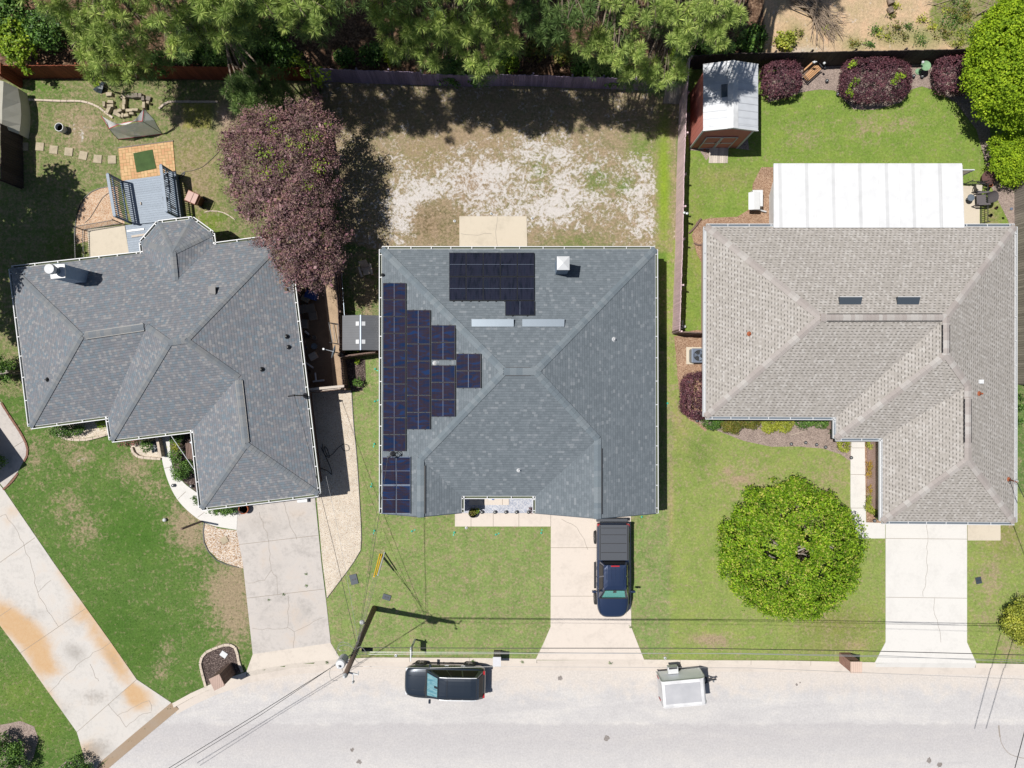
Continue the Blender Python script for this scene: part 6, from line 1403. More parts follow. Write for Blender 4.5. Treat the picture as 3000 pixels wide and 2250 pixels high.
for r_ in (.1, .17, .24, .33): b.tube([pc+Vector((r_*math.cos(a), r_*math.sin(a), .80)) for a in [i*math.pi/12 for i in range(25)]], .005, n=4)
for k in range(8): b.tube([pc+Vector((.05*math.cos(k*.785), .05*math.sin(k*.785), .8)), pc+Vector((.34*math.cos(k*.785), .34*math.sin(k*.785), .79))], .005, n=4)
b.build('grille', M['steel'], acn)
hose([(2018, 683), (2027, 675), (2040, 660), (2050, 645), (2055, 641)], .06, 'fence_brown', 'brown corrugated drain pipe lying beside the pink fence', .08, 'drain_pipe')
hose([(2062, 717), (2045, 717), (2036, 713), (2034, 711)], .05, 'fence_brown', 'short brown drain pipe at the north-west corner of the right house', .08, 'drain_pipe')
b = MB(); b.lathe(gp(2004, 624, 1.85), [(.07, 0), (.07, .1), (0, .12)], 10); b.lathe(gp(2012, 626, 1.85), [(.07, 0), (.07, .1), (0, .12)], 10); b.beam(gp(2004, 624, 1.8), gp(2012, 626, 1.8), .05, .08, 1); o = b.build('floodlight', [M['lens'], M['dark']]); tag(o, 'twin floodlight on top of the pink fence', 'floodlight')
b = MB(); b.tube([gp(2000, 940, .3), gp(1999, 955, .4), gp(2002, 962, .3)], .05); b.box(gp(2000, 958, .15), .3, .15, .15, .3); o = b.build('hose_reel', M['white']); tag(o, 'white hose holder at the south end of the pink fence', 'hose holder')
hose([(2318, 1274), (2335, 1270), (2351, 1265)], .02, 'edging', 'thin pale stake lying on the front mulch bed', .03, 'stake')
# bench in the hedge bed
bn = thing('garden_bench', gp(2370, 215), 'wooden slatted garden bench with iron arms between two purple hedges', 'bench')
a_, c_ = gp(2346, 236, 0), gp(2386, 200, 0); d_ = (c_-a_).normalized(); n_ = Vector((-d_.y, d_.x, 0))
for nm, offs, z_ in (('seat', (-.3, -.2, -.1, 0, .1), (.45,)*5), ('backrest', (.2, .25, .3), (.6, .75, .9))):
    b = MB()
    for o_, zz in zip(offs, z_): b.beam(a_+n_*o_+Vector((0, 0, zz)), c_+n_*o_+Vector((0, 0, zz)), .075, .03)
    b.build(nm, M['rail_new'], bn)
for e_ in (a_, c_):
    b = MB(); b.tube([e_-n_*.3, e_-n_*.3+Vector((0, 0, .65)), e_+n_*.2+Vector((0, 0, .66)), e_+n_*.32+Vector((0, 0, .95))], .02); b.tube([e_+n_*.22, e_+n_*.25+Vector((0, 0, .8))], .02); b.build('side_frame', M['dark'], bn)
bb = thing('bird_bath', gp(2690, 208), 'pale green bird bath between two purple hedges', 'bird bath'); p = gp(2690, 210)
M['verdigris'] = dirty('verdigris', C(150, 190, 150))
b = MB(); b.lathe(p, [(.2, 0), (.18, .06), (.06, .12), (.05, .6), (.1, .68)], 16); b.build('pedestal', M['verdigris'], bb)
b = MB(); b.lathe(p+Vector((0, 0, .68)), [(.08, 0), (.3, .08), (.3, .12), (.26, .10), (.0, .03)], 24, closed=False); b.build('bowl', M['verdigris'], bb)
for x, y, lb in ((2386, 168, 'white ornament hung on the dark fence'), (2415, 171, 'small white light on the dark fence'), (2704, 168, 'little white light on the dark fence above the bird bath')):
    b = MB(); b.lathe((0, 0, 0), [(0, -.04), (.08, 0), (.06, .05), (0, .07)], 10); b.beam((-.12 if 'ornament' in lb else -.03, 0, 0), (.14 if 'ornament' in lb else .03, .02, 0), .05, .08); o = b.build('fence_light', M['white'], loc=(0, 0, 0)); o.location = gp(x, y+14, 1.2); tag(o, lb, 'fence light')
# side patio furniture
M['wicker'] = ribbed('grey_wicker', C(112, 106, 108), 22, 1, .8, .4); M['wicker_tan'] = ribbed('cream_cushion', C(224, 214, 196), 14, 1, .8, .15)
def armchair(x, y, ro, mat, label, sc=1.0, cush='wicker'):
    p = gp(x, y); root = thing('patio_chair', p, label, 'chair'); R = Matrix.Translation(p) @ Matrix.Rotation(ro, 4, 'Z') @ Matrix.Diagonal((sc, sc, sc, 1))
    b = MB(); b.box((0, 0, .36), .5, .5, .08); b.xform(R).build('seat', M[cush], root, bevel=.03)
    b = MB(); g = []
    for i in range(9):
        t = math.pi*(i/8)-math.pi/2; g += [(.2+.16*math.cos(t), .27*math.sin(t), .4), (.32+.22*math.cos(t), .3*math.sin(t), .95)]
    b.idx(g, [(2*i, 2*i+2, 2*i+3, 2*i+1) for i in range(8)]); b.xform(R).build('backrest', M[mat], root, smooth=True)
    for sg in (-1, 1):
        b = MB(); b.beam((-.3, sg*.3, .6), (.3, sg*.32, .64), .09, .05); b.beam((-.28, sg*.28, 0), (-.28, sg*.3, .58), .05, .05, up=(1, 0, 0)); b.xform(R).build('armrest', M[mat], root)
        b = MB(); b.beam((.25, sg*.24, 0), (.25, sg*.26, .4), .05, .05, up=(1, 0, 0)); b.xform(R).build('leg', M[mat], root)
armchair(2860, 590, .05, 'wicker', 'grey wicker armchair on the side patio', 1.15)
armchair(2856, 556, math.pi*.97, 'dark', 'cream cushioned chair on the side patio', .85, 'wicker_tan')
b = MB(); b.lathe(gp(2828, 586, 0), [(.03, 0), (.03, .5), (.22, .52), (.2, .55), (0, .56)], 18); o = b.build('side_table', M['steel']); tag(o, 'small round grey table half under the sunroom roof', 'table')
M['rusty'] = dirty('rusty_iron', C(112, 82, 78)); 
b = MB(); p = gp(2884, 526, 0); b.lathe(p, [(.1, 0), (.3, .1), (.42, .35), (.43, .4), (.4, .4), (.28, .5), (.1, .62), (.08, .75), (0, .76)], 22); o = b.build('fire_pit', M['rusty']); tag(o, 'round rusty fire pit with domed lid north of the side patio', 'fire pit')
for x, y, r_, m_, lb in ((2897, 544, .12, 'terracotta', 'small rust-brown pot below the fire pit'), (2890, 555, .1, 'black', 'small black pot below the rust-brown pot'), (2915, 610, .08, 'rusty', 'tiny brown pot beside the side patio railing'), (2898, 632, .09, 'black', 'tiny black pot in the grass right of the patio railing')): pot(x, y, r_, .2, m_, lb)
b = MB(); p = gp(2962, 612, 1.6); b.lathe(p, [(0, 0), (.08, 0), (.08, .05), (0, .06)], 14); o = b.build('fence_hook', M['silver']); tag(o, 'round pale disc fixed to the right edge fence', 'disc')
# window planter shelf by the garage of the right house
b = MB(); b.prism([gp(2564, 1312), gp(2585, 1312), gp(2585, 1480), gp(2567, 1480)], .0, .12); o = b.build('garden_step', M['cap_pink']); tag(o, 'long pale stone ledge beside the garage wall of the right house', 'ledge')
# off-frame neighbour whose eave shades the curved path
nb = thing('brick_house', gp(-200, 1380), 'neighbouring house at the far left whose eave shades the curved path', 'house')
cA = gp(23, 1351)+Vector((0, 0, 0)); cA.z = 2.6
c0 = Vector((gp(80-52, 1362-12).x, gp(28, 1350).y, 2.6)); dU = Vector((-.58, .81, 0)).normalized(); dL = Vector((-.83, -.55, 0)).normalized()
q = [c0, c0+dU*9, c0+dU*9+dL*8, c0+dL*8]; q = [Vector((a.x, a.y, 2.6)) for a in q]; mid = sum(q, Vector())/4
ra, rb = mid+dU*1.5+Vector((0, 0, 1.7)), mid-dU*1.5+Vector((0, 0, 1.7))
b = MB()
for f in ([q[0], q[1], ra, rb], [q[1], q[2], ra], [q[2], q[3], rb, ra], [q[3], q[0], rb]):
    n, _ = plane_of(f); u = Vector((0, 0, 1)).cross(n).normalized(); v = n.cross(u); b.face(f, 0, [(p.dot(u)+50, p.dot(v)+50) for p in f])
b.build('roof', M['shingle_left'], nb); b = MB(); wi = inset(q, .4); b.prism([(p.x, p.y) for p in wi], 0, 2.5); b.build('wall', M['brick_red'], nb)
# ------------------------------------------------------------------ vegetation
def rot_frames(nrm, rng):
    """orthonormal frames around unit normals with random spin"""
    a = rng.normal(size=nrm.shape); u = np.cross(nrm, a); u /= np.linalg.norm(u, axis=1, keepdims=True)+1e-9
    return u, np.cross(nrm, u)
def leaf_quads(c, nrm, ln, wd, rng):
    """diamond leaves: (n,3) centres and normals"""
    n = len(c); u, v = rot_frames(nrm, rng); L = ln*rng.uniform(.7, 1.3, (n, 1)); W = wd*rng.uniform(.7, 1.3, (n, 1))
    V = np.stack([c-u*L/2, c+v*W/2-u*L*.05, c+u*L/2, c-v*W/2-u*L*.05], 1).reshape(-1, 3)
    return V, np.arange(4*n).reshape(n, 4)
def unit(n, rng):
    d = rng.normal(size=(n, 3)); return d/np.linalg.norm(d, axis=1, keepdims=True)
def crown(name, lobes, mat, parent, rng, dens=300, holes=(), ln=.13, wd=.08, clump=.22, per=14, pw=2.0, up=.35, zmin=.05, inner=.35, loc=None, bump_=.12):
    """lobes: (centre, rx, ry, rz). leaves gathered in clumps near the lobe surfaces"""
    Cs, Ns = [], []
    for c, rx, ry, rz in lobes:
        area = 4*math.pi*((rx*ry)**1.6+(rx*rz)**1.6+(ry*rz)**1.6)**(1/1.6)/3**(1/1.6); k = max(6, int(area*dens/per))
        d = unit(k, rng); d[:, 2] = np.where(rng.random(k) < .75, np.abs(d[:, 2]), d[:, 2])
        q = d/((np.abs(d)**pw).sum(1, keepdims=True)**(1/pw))
        ph = rng.uniform(0, 6.28, 6); f = rng.uniform(3, 7, 6)
        lump = 1+bump_*(np.sin(f[0]*d[:, 0]+ph[0])*np.sin(f[1]*d[:, 1]+ph[1])+.7*np.sin(2*f[2]*d[:, 0]+ph[2])*np.sin(2*f[3]*d[:, 2]+f[4]*d[:, 1]+ph[3]))
        r = lump*(1-inner*rng.random(k)**2.2)
        cen = np.array(c)[None]+q*r[:, None]*np.array([rx, ry, rz])[None]
        cc = np.repeat(cen, per, 0)+rng.normal(size=(k*per, 3))*clump*.5*np.array([1, 1, .7])
        nn = np.repeat(q, per, 0)*.55+np.array([0, 0, up])+rng.normal(size=(k*per, 3))*.55
        Cs.append(cc); Ns.append(nn)
    c = np.concatenate(Cs); n = np.concatenate(Ns); ok = c[:, 2] > zmin
    for hx_, hy_, hr_, hz_ in holes: ok &= ((c[:, 0]-hx_)**2+(c[:, 1]-hy_)**2 > (hr_*(1+.3*np.sin(c[:, 0]*9)*np.sin(c[:, 1]*8)))**2) | (c[:, 2] < hz_)
    c, n = c[ok], n[ok]; n /= np.linalg.norm(n, axis=1, keepdims=True)+1e-9
    V, F = leaf_quads(c, n, ln, wd, rng)
    return npmesh(name, V, F, mat, parent, loc)
def trunkmesh(root, base, top, r0, r1, limbs=(), mat='bark', name='trunk'):
    b = MB(); base = Vector(base); top = Vector(top)
    m1 = base.lerp(top, .35)+Vector((.05, -.04, 0)); m2 = base.lerp(top, .7)+Vector((-.05, .05, 0))
    b.tube([base, m1, m2, top], r0, r1, 9)
    for s_, e_, ra, rb in limbs:
        s_ = Vector(s_); e_ = Vector(e_); md = s_.lerp(e_, .5)+Vector((0, 0, (e_-s_).length*.08)); b.tube([s_, md, e_], ra, rb, 6)
    return b.build(name, M[mat], root, smooth=True)
M['leaf_purple'] = leafmat('purple_plum_leaves', [(.09, .046, .052, 1), (.165, .09, .10, 1), (.235, .135, .145, 1), (.33, .21, .20, 1), (.18, .15, .07, 1), (.32, .14, .20, 1)], .2)
M['leaf_loro'] = leafmat('dark_purple_leaves', [(.035, .014, .022, 1), (.08, .028, .042, 1), (.13, .048, .062, 1), (.17, .075, .085, 1)], .12)
M['leaf_holly'] = leafmat('glossy_green_leaves', [(.06, .13, .008, 1), (.11, .22, .012, 1), (.18, .32, .016, 1), (.26, .40, .02, 1), (.40, .38, .10, 1)], .22, .55, .15)
M['leaf_bright'] = leafmat('bright_lime_leaves', [(.13, .22, .012, 1), (.21, .34, .018, 1), (.29, .43, .022, 1), (.38, .50, .03, 1)], .3, .6, .15)
M['leaf_green'] = leafmat('mid_green_leaves', [(.025, .06, .012, 1), (.06, .14, .025, 1), (.11, .22, .035, 1), (.16, .28, .05, 1)], .25)
M['leaf_yellow'] = leafmat('yellow_green_leaves', [(.14, .18, .02, 1), (.26, .30, .03, 1), (.36, .40, .05, 1), (.42, .42, .08, 1)], .25)
M['leaf_gold'] = leafmat('gold_orange_leaves', [(.22, .16, .025, 1), (.36, .27, .03, 1), (.42, .20, .04, 1), (.40, .36, .05, 1)], .25)
M['leaf_vine'] = leafmat('vine_leaves', [(.10, .20, .015, 1), (.24, .36, .02, 1), (.33, .44, .04, 1)], .3)
M['leaf_pink'] = leafmat('pink_flowers', [(.06, .12, .03, 1), (.08, .16, .04, 1), (.5, .12, .18, 1), (.1, .18, .05, 1)], .2)
M['leaf_brown'] = leafmat('rust_green_leaves', [(.07, .10, .015, 1), (.15, .18, .025, 1), (.20, .13, .03, 1), (.12, .18, .03, 1)], .2)
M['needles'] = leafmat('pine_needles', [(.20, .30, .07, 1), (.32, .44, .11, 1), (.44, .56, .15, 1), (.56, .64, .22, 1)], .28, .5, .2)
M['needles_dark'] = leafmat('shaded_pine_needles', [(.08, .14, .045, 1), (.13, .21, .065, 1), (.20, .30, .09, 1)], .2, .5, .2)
M['pine_bud'] = plain('pine_bud', (.35, .22, .08, 1), .7)

def LB(px, py, rpx, h, flat=.75):
    """lobe seen at (px,py) with apparent radius rpx, centre height h"""
    r = rpx*(1-h/CH)/S; p = gp(px, py, h); return ((p.x, p.y, p.z), r, r, r*flat)
# ---- pines: each lobe is a bough carrying radial needle tufts
def tufts(name, lobes, mat, parent, rng, dens=2.6, L=.42, nn=120):
    cs = []
    for c, rx, ry, rz in lobes:
        k = max(5, int(dens*math.pi*rx*ry*2.0)); d = unit(k, rng); r = rng.random(k)**.45
        cs.append(np.array(c)[None]+d*r[:, None]*np.array([rx, ry, max(.35, rz*.55)])[None])
    c = np.concatenate(cs); T = len(c); sc = rng.uniform(.75, 1.15, (T, 1, 1))
    tilt = unit(T, rng)*.45+np.array([0, -.05, 1.0]); tilt /= np.linalg.norm(tilt, axis=1, keepdims=True)
    d = unit(T*nn, rng).reshape(T, nn, 3)+tilt[:, None, :]*.35; d /= np.linalg.norm(d, axis=2, keepdims=True)
    tip = c[:, None, :]+d*L*sc*rng.uniform(.75, 1.1, (T, nn, 1))
    a = rng.normal(size=(T, nn, 3)); s = np.cross(d, a); s /= np.linalg.norm(s, axis=2, keepdims=True)
    w_ = .012; base = c[:, None, :]+d*.03; midp = base*.45+tip*.55
    V = np.stack([base-s*w_*.5, midp-s*w_*1.0, tip, midp+s*w_*1.0], 2).reshape(-1, 3)
    n = T*nn; return npmesh(name, V, np.arange(4*n).reshape(n, 4), mat, parent), c
def pine(trunk_px, Htop, lobes, label, seed, mat='needles', dens=1.9, group='pine trees behind the back fences', r0=.22, extra=10):
    rng = np.random.default_rng(seed); base = gp(*trunk_px); root = thing('pine_tree', base, label, 'tree', group)
    L_ = [LB(*l) for l in lobes]
    # the rest of the crown, above and behind what the frame shows
    rr_ = random.Random(seed)
    for k in range(extra):
        h = rr_.uniform(.55, 1.0)*Htop; a = rr_.uniform(0, 6.28); R_ = (1-.75*(h/Htop-.5)/.5)*3.0*rr_.uniform(.3, 1)
        L_.append(((base.x+R_*math.cos(a), base.y+abs(R_*math.sin(a))*.8, h), 1.1, 1.1, .8))
    top = (base.x+.2, base.y+.2, Htop); limbs = []
    for (c, rx, ry, rz) in L_:
        t = min(.97, max(.2, (c[2]-.8)/Htop)); s_ = Vector(base).lerp(Vector(top), t); e_ = Vector((c[0], c[1], c[2]-.1))
        if (e_-s_).length > .3:
            limbs.append((s_, e_, .055+.008*(e_-s_).length, .03))
            for k in range(3):
                a = rr_.uniform(0, 6.28); limbs.append((s_.lerp(e_, rr_.uniform(.6, .95)), e_+Vector((math.cos(a)*rx*.8, math.sin(a)*ry*.8, rr_.uniform(-.1, .3))), .025, .012))
    tk = trunkmesh(root, base-Vector((0, 0, .1)), top, r0, .05, limbs)
    f, c = tufts('crown', L_, M[mat], root, rng, dens)
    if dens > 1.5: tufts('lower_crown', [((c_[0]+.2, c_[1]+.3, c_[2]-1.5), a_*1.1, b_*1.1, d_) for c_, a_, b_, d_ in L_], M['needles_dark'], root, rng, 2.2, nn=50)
    # a few bare dead twigs
    return root
pine((430, 70), 15, [(300, 20, 95, 8.5), (225, 60, 55, 7), (255, 115, 60, 6.5), (330, 90, 70, 7), (300, 150, 60, 6), (365, 165, 55, 5.8), (250, 170, 45, 5.5), (390, 200, 40, 5.2), (310, 205, 45, 5.0), (335, 228, 28, 4.6), (425, 150, 40, 6), (160, 10, 60, 8), (90, 5, 45, 8.5), (280, 222, 22, 5), (415, 60, 50, 7.5)], 'pine with a broad bough hanging over the rust-red fence', 1)
pine((560, -60), 15, [(470, 30, 60, 11.0), (520, 70, 60, 9.5), (565, 110, 45, 8.5), (610, 50, 55, 9.5), (640, 100, 50, 8.7), (690, 60, 60, 9.5), (600, 10, 60, 11.5), (730, 40, 50, 9.5), (545, 20, 50, 10.5), (660, 15, 60, 11.5), (500, 130, 30, 8.0)], 'pine with crossing boughs left of the brown leaf litter gap', 2)
pine((760, 60), 14, [(790, 10, 50, 11.5), (860, 30, 55, 11.0), (920, 15, 55, 11.5), (845, 60, 35, 10.5), (910, 75, 28, 10.0), (950, 30, 35, 10.5)], 'pine whose trunk shows beside the brown leaf litter', 3)
pine((700, 150), 6.5, [(700, 250, 50, 3.4), (745, 285, 55, 3.2), (780, 265, 35, 3.3), (690, 300, 38, 2.8), (735, 220, 38, 3.8), (780, 215, 28, 3.6)], 'small dim pine bough over the corner of the rust-red fence', 4, 'needles_dark', 2.8, extra=0, r0=.1)
pine((1180, -120), 16, [(1120, 20, 60, 9), (1170, 60, 60, 8), (1150, 110, 45, 7.5), (1190, 130, 50, 7.2), (1230, 90, 55, 8), (1240, 150, 38, 7), (1260, 30, 70, 9.5), (1300, 90, 55, 8.3), (1150, 150, 25, 7), (1270, 175, 25, 7)], 'tall pine in the middle, left of its neighbour with the bud-tipped bough', 5)
pine((1370, -110), 16, [(1330, 140, 45, 7.8), (1365, 175, 38, 7.4), (1340, 60, 60, 9), (1390, 100, 55, 8.2), (1430, 150, 40, 7.6), (1420, 50, 60, 9), (1470, 90, 42, 8.2), (1480, 30, 50, 9), (1395, 195, 26, 7), (1440, 185, 20, 7.2), (1500, 120, 25, 8)], 'tall pine with a bud-tipped bough in the middle of the back fence', 6)
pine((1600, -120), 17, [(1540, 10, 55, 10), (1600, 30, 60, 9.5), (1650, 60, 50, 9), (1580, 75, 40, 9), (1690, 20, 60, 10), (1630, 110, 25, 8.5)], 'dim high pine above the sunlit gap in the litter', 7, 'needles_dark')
pine((1790, -60), 16, [(1720, 130, 50, 8), (1770, 120, 50, 8), (1745, 165, 38, 7.5), (1810, 150, 45, 7.8), (1850, 135, 42, 8), (1870, 160, 25, 7.5), (1800, 15, 45, 9.5), (1850, 35, 45, 9.3), (1900, 20, 50, 9.5), (1960, 15, 45, 9.5), (1940, 45, 35, 9), (1990, 30, 40, 9.2)], 'pine with bright yellow-green boughs right of the litter gap', 8)
pine((1950, 60), 10, [(1850, 200, 42, 6.3), (1890, 190, 38, 6.5), (1930, 205, 42, 6.2), (1925, 235, 26, 5.6), (1975, 195, 38, 6.2), (1995, 215, 25, 5.8), (1830, 215, 22, 6), (1900, 225, 25, 5.8)], 'low bright pine bough above the purple fence corner', 9, extra=4)
pine((2090, -60), 15, [(2000, 90, 48, 9), (2035, 60, 50, 9.5), (2020, 125, 30, 8.8), (2085, 100, 45, 9.2), (2070, 35, 45, 10), (2130, 75, 40, 9.5), (2115, 110, 28, 9), (2150, 20, 40, 10), (2100, 10, 45, 10.5), (2170, 50, 25, 9.8)], 'pine at the right end of the row, above the red shed', 10)
# pines standing wholly behind the frame edge whose shade falls in it
for i, (x, nm) in enumerate(((520, 'west'), (900, 'middle'), (1300, 'east'))):
    pine((x*.9+150, -150), 17, [(x+dx, y_, 75, 12.3) for dx in (-180, -60, 60, 180) for y_ in (-75, -135)], 'tall pine rising past the top edge, '+nm+' one', 50+i, 'needles', 1.9, group='pines beyond the top of the frame', extra=2)
for i, (x, nm) in enumerate(((150, 'first'), (480, 'second'), (820, 'third'), (1150, 'fourth'), (1480, 'fifth'), (1800, 'sixth'), (2100, 'seventh'))):
    rr = random.Random(i); gapx = x in (1480,)
    ls = [(x*1.0-40+dx+rr.uniform(-30, 30), y_+rr.uniform(-20, 20), 85, 11.5) for y_ in (-190, -330, -470) for dx in (-150, 0, 150) if not (gapx and y_ == -330 and dx == 0) and x+dx < 2180]
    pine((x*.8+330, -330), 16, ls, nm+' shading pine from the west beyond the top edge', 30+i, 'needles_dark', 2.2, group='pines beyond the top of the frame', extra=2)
for i, (x, y, hh, lb) in enumerate([(-110, 585, 12, 'oak shading the west side yard, northern one'), (-130, 760, 12, 'oak shading the west side yard, southern one')]):
    base = gp(x, y); root = thing('oak_tree', base, lb, 'tree'); rng = np.random.default_rng(60+i)
    lo = [((base.x+dx, base.y+dy, z), r_, r_, r_*.7) for dx, dy, z, r_ in ([(0, 0, 9.5, 2.4), (2.3, .6, 8.2, 1.6), (1.8, -1.8, 8, 1.7), (-1.5, 1.5, 9, 1.8), (2.6, 1.9, 7.6, 1.0)] if i == 0 else [(0, 0, 9, 2.6), (2.4, 1.0, 8, 1.8), (1.0, -2.6, 8, 1.8), (-1.5, 1.5, 9, 1.8), (2.6, -.8, 7.5, 1.4)])]
    trunkmesh(root, base, (base.x, base.y, 8.5), .28, .1, [((base.x, base.y, 5), c, .09, .03) for c, *_ in lo]); crown('crown', lo, M['leaf_green'], root, rng, 90, (), .26, .17, .3, 10)
def bush(lobes, mat, label, seed, name='shrub', cat='shrub', dens=260, ln=.11, wd=.07, pw=2.0, per=12, clump=.2, group=None, stem=True, bump_=.1, inner=.3, zmin=.03):
    rng = np.random.default_rng(seed); c0 = np.mean([l[0] for l in lobes], 0); root = thing(name, (c0[0], c0[1], 0), label, cat, group)
    crown('foliage', lobes, M[mat], root, rng, dens, (), ln, wd, clump, per, pw, inner=inner, bump_=bump_, zmin=zmin)
    if stem:
        b = MB()
        for c, rx, ry, rz in lobes[:6]:
            b.tube([(c0[0], c0[1], 0), (c0[0]*.5+c[0]*.5, c0[1]*.5+c[1]*.5, c[2]*.6), (c[0], c[1], c[2]+rz*.2)], .035, .012, 5)
        b.build('stem', M['bark'], root)
    return root
# forest understorey
u = [(50, 120, 60, 2.2, 'leaf_vine', 'bright lime shrub in the dark corner behind the rust-red fence'), (20, 40, 60, 2.5, 'leaf_green', 'dark shrub at the top left corner'), (140, 90, 60, 2, 'leaf_green', 'dark undergrowth shrub behind the left end of the fence'), (470, 190, 34, 1.4, 'leaf_green', 'low dark shrub right of the broad pine bough'),
     (560, 160, 45, 1.6, 'leaf_green', 'low shrub below the crossing pine boughs'), (640, 170, 40, 1.3, 'leaf_green', 'dark shrub left of the dim pine bough'), (740, 150, 50, 2, 'leaf_green', 'dark green shrub below the trunked pine'), (800, 110, 45, 2, 'leaf_green', 'round dark shrub left of the litter gap'), (830, 170, 40, 2.4, 'leaf_green', 'dark green shrub at the fence colour change'),
     (1010, 170, 28, .9, 'leaf_green', 'small low shrub in the litter gap'), (1090, 160, 32, 1, 'leaf_green', 'low shrub at the right side of the litter gap'), (1150, 165, 22, .7, 'leaf_vine', 'small lime plant under the middle pine'), (1320, 210, 40, 1.1, 'leaf_green', 'dark shrub behind the purple fence below the tall pines'), (1400, 215, 34, 1.0, 'leaf_green', 'dark shrub left of the sunlit gap'),
     (1490, 195, 26, .8, 'leaf_vine', 'lime plant at the left of the sunlit gap'), (1570, 150, 30, .8, 'leaf_brown', 'brownish plant in the sunlit gap'), (1480, 165, 24, .8, 'leaf_green', 'green plant above the lime one in the sunlit gap'), (1650, 160, 30, .9, 'leaf_brown', 'brownish plant at the right of the sunlit gap'), (1710, 205, 34, .9, 'leaf_green', 'dark shrub below the bright pine'), (1800, 215, 40, 1.0, 'leaf_green', 'dark shrub near the warped fence boards'),
     (1988, 168, 32, 1.4, 'leaf_vine', 'bright green shrub at the corner of the pink fence'), (2110, 150, 36, 1.0, 'leaf_green', 'dark shrub behind the dark fence above the shed'), (2200, 120, 40, 1.0, 'leaf_green', 'shaded shrub left of the dirt lot'), (2060, 120, 40, 1.2, 'leaf_green', 'dark undergrowth behind the fence corner'), (2300, 120, 26, .5, 'leaf_yellow', 'yellowish weed at the edge of the dirt lot')]
for i, (x, y, r_, h, m_, lb) in enumerate(u): bush([LB(x, y, r_, h*.6, .9), LB(x+r_*.5, y-r_*.3, r_*.6, h*.5, .9), LB(x-r_*.5, y+r_*.1, r_*.55, h*.5, .9)], m_, lb, 100+i, dens=120, ln=.16, wd=.11, group='shrubs under the pines')
# shrubs with a vine climbing the fence
bush([LB(45, 165, 25, 1.9, .8), LB(60, 185, 14, 1.7, .8), LB(80, 207, 8, 1.5, .8)], 'leaf_vine', 'lime vine spilling over the rust-red fence at the left corner', 140, 'vine', 'vine', dens=110, ln=.15, wd=.12)
bush([LB(880, 190, 30, 2.4, .7), LB(905, 215, 22, 2.2, .7), (LB(940, 225, 26, 2.2, .7)), LB(935, 245, 12, 2.0, .7)], 'leaf_vine', 'sparse lime vine hanging over the fence where its colour changes', 141, 'vine', 'vine', dens=34, ln=.15, wd=.13)
bush([LB(285, 225, 13, 1.9, .8), LB(282, 240, 8, 1.6, .8)], 'leaf_vine', 'bit of lime vine on the fence below the broad pine bough', 142, 'vine', 'vine', dens=80, ln=.13, wd=.1)

# ---- purple plum tree
pr = thing('purple_tree', gp(830, 520), 'large dusty purple-leaved tree overhanging the left house roof', 'tree')
pl = [(915, 320, 36, 4.2), (880, 350, 55, 4.6), (800, 365, 60, 4.8), (735, 360, 48, 4.2), (690, 410, 48, 4.0), (940, 390, 55, 4.6), (760, 430, 80, 5.2), (860, 440, 85, 5.4), (690, 490, 48, 4.2), (950, 470, 52, 4.7), (780, 540, 80, 5.2), (880, 540, 85, 5.4), (960, 560, 40, 4.4), (700, 560, 40, 3.8), (740, 620, 45, 4.2), (830, 620, 75, 5.2), (910, 640, 65, 4.8), (965, 660, 42, 3.8), (1000, 690, 28, 3.2),
      (800, 690, 50, 4.6), (870, 710, 70, 5.2), (940, 730, 60, 4.4), (830, 760, 42, 4.6), (890, 790, 55, 4.8), (950, 795, 42, 4.4), (850, 815, 35, 4.4), (990, 760, 24, 3.8), (925, 825, 26, 4.2), (675, 440, 24, 3.6)]
rs_ = random.Random(21); pl = [(x, y, r_*.93, h) for x, y, r_, h in pl]
for k in range(60):
    x_, y_, r0_, h_ = rs_.choice(pl[:29]); a_ = rs_.uniform(0, 6.28); pl.append((x_+r0_*1.08*math.cos(a_), y_+r0_*1.08*math.sin(a_), rs_.uniform(7, 17), h_-rs_.uniform(.1, .6)))
pl = [LB(x, y, r_, h, .62) for x, y, r_, h in pl]; base = gp(850, 545)
trunkmesh(pr, base, (base.x, base.y, 3.4), .24, .14, [((base.x, base.y, 1.6+.06*i), (c[0], c[1], c[2]+.2), .07, .02) for i, (c, *_) in enumerate(pl[:40])])
crown('crown', pl, M['leaf_purple'], pr, np.random.default_rng(5), 250, (), .10, .045, .24, 12, bump_=.34, inner=.5, up=.2)
crown('inner_crown', [(c_, a_*.8, b_*.8, d_*.7) for c_, a_, b_, d_ in pl[:29]], M['leaf_purple'], pr, np.random.default_rng(9), 40, (), .24, .16, .3, 8, inner=.8)
gl = [LB(x, y, r_, h, .5) for x, y, r_, h in ((795, 350, 9, 5.6), (805, 380, 10, 6.0), (960, 365, 8, 5.7), (900, 395, 9, 6.2), (925, 400, 8, 6.2), (785, 450, 12, 6.5), (770, 455, 10, 6.5), (850, 415, 8, 6.4), (880, 430, 8, 6.5), (940, 480, 12, 6.0), (930, 495, 10, 6.0), (825, 480, 9, 6.6), (820, 500, 9, 6.6), (745, 430, 8, 6.2), (905, 545, 8, 6.8), (780, 505, 8, 6.4))]
gs_ = crown('green_shoots', gl, M['leaf_vine'], pr, np.random.default_rng(6), 70, (), .10, .06, .3, 6); gs_['kind'] = 'stuff'
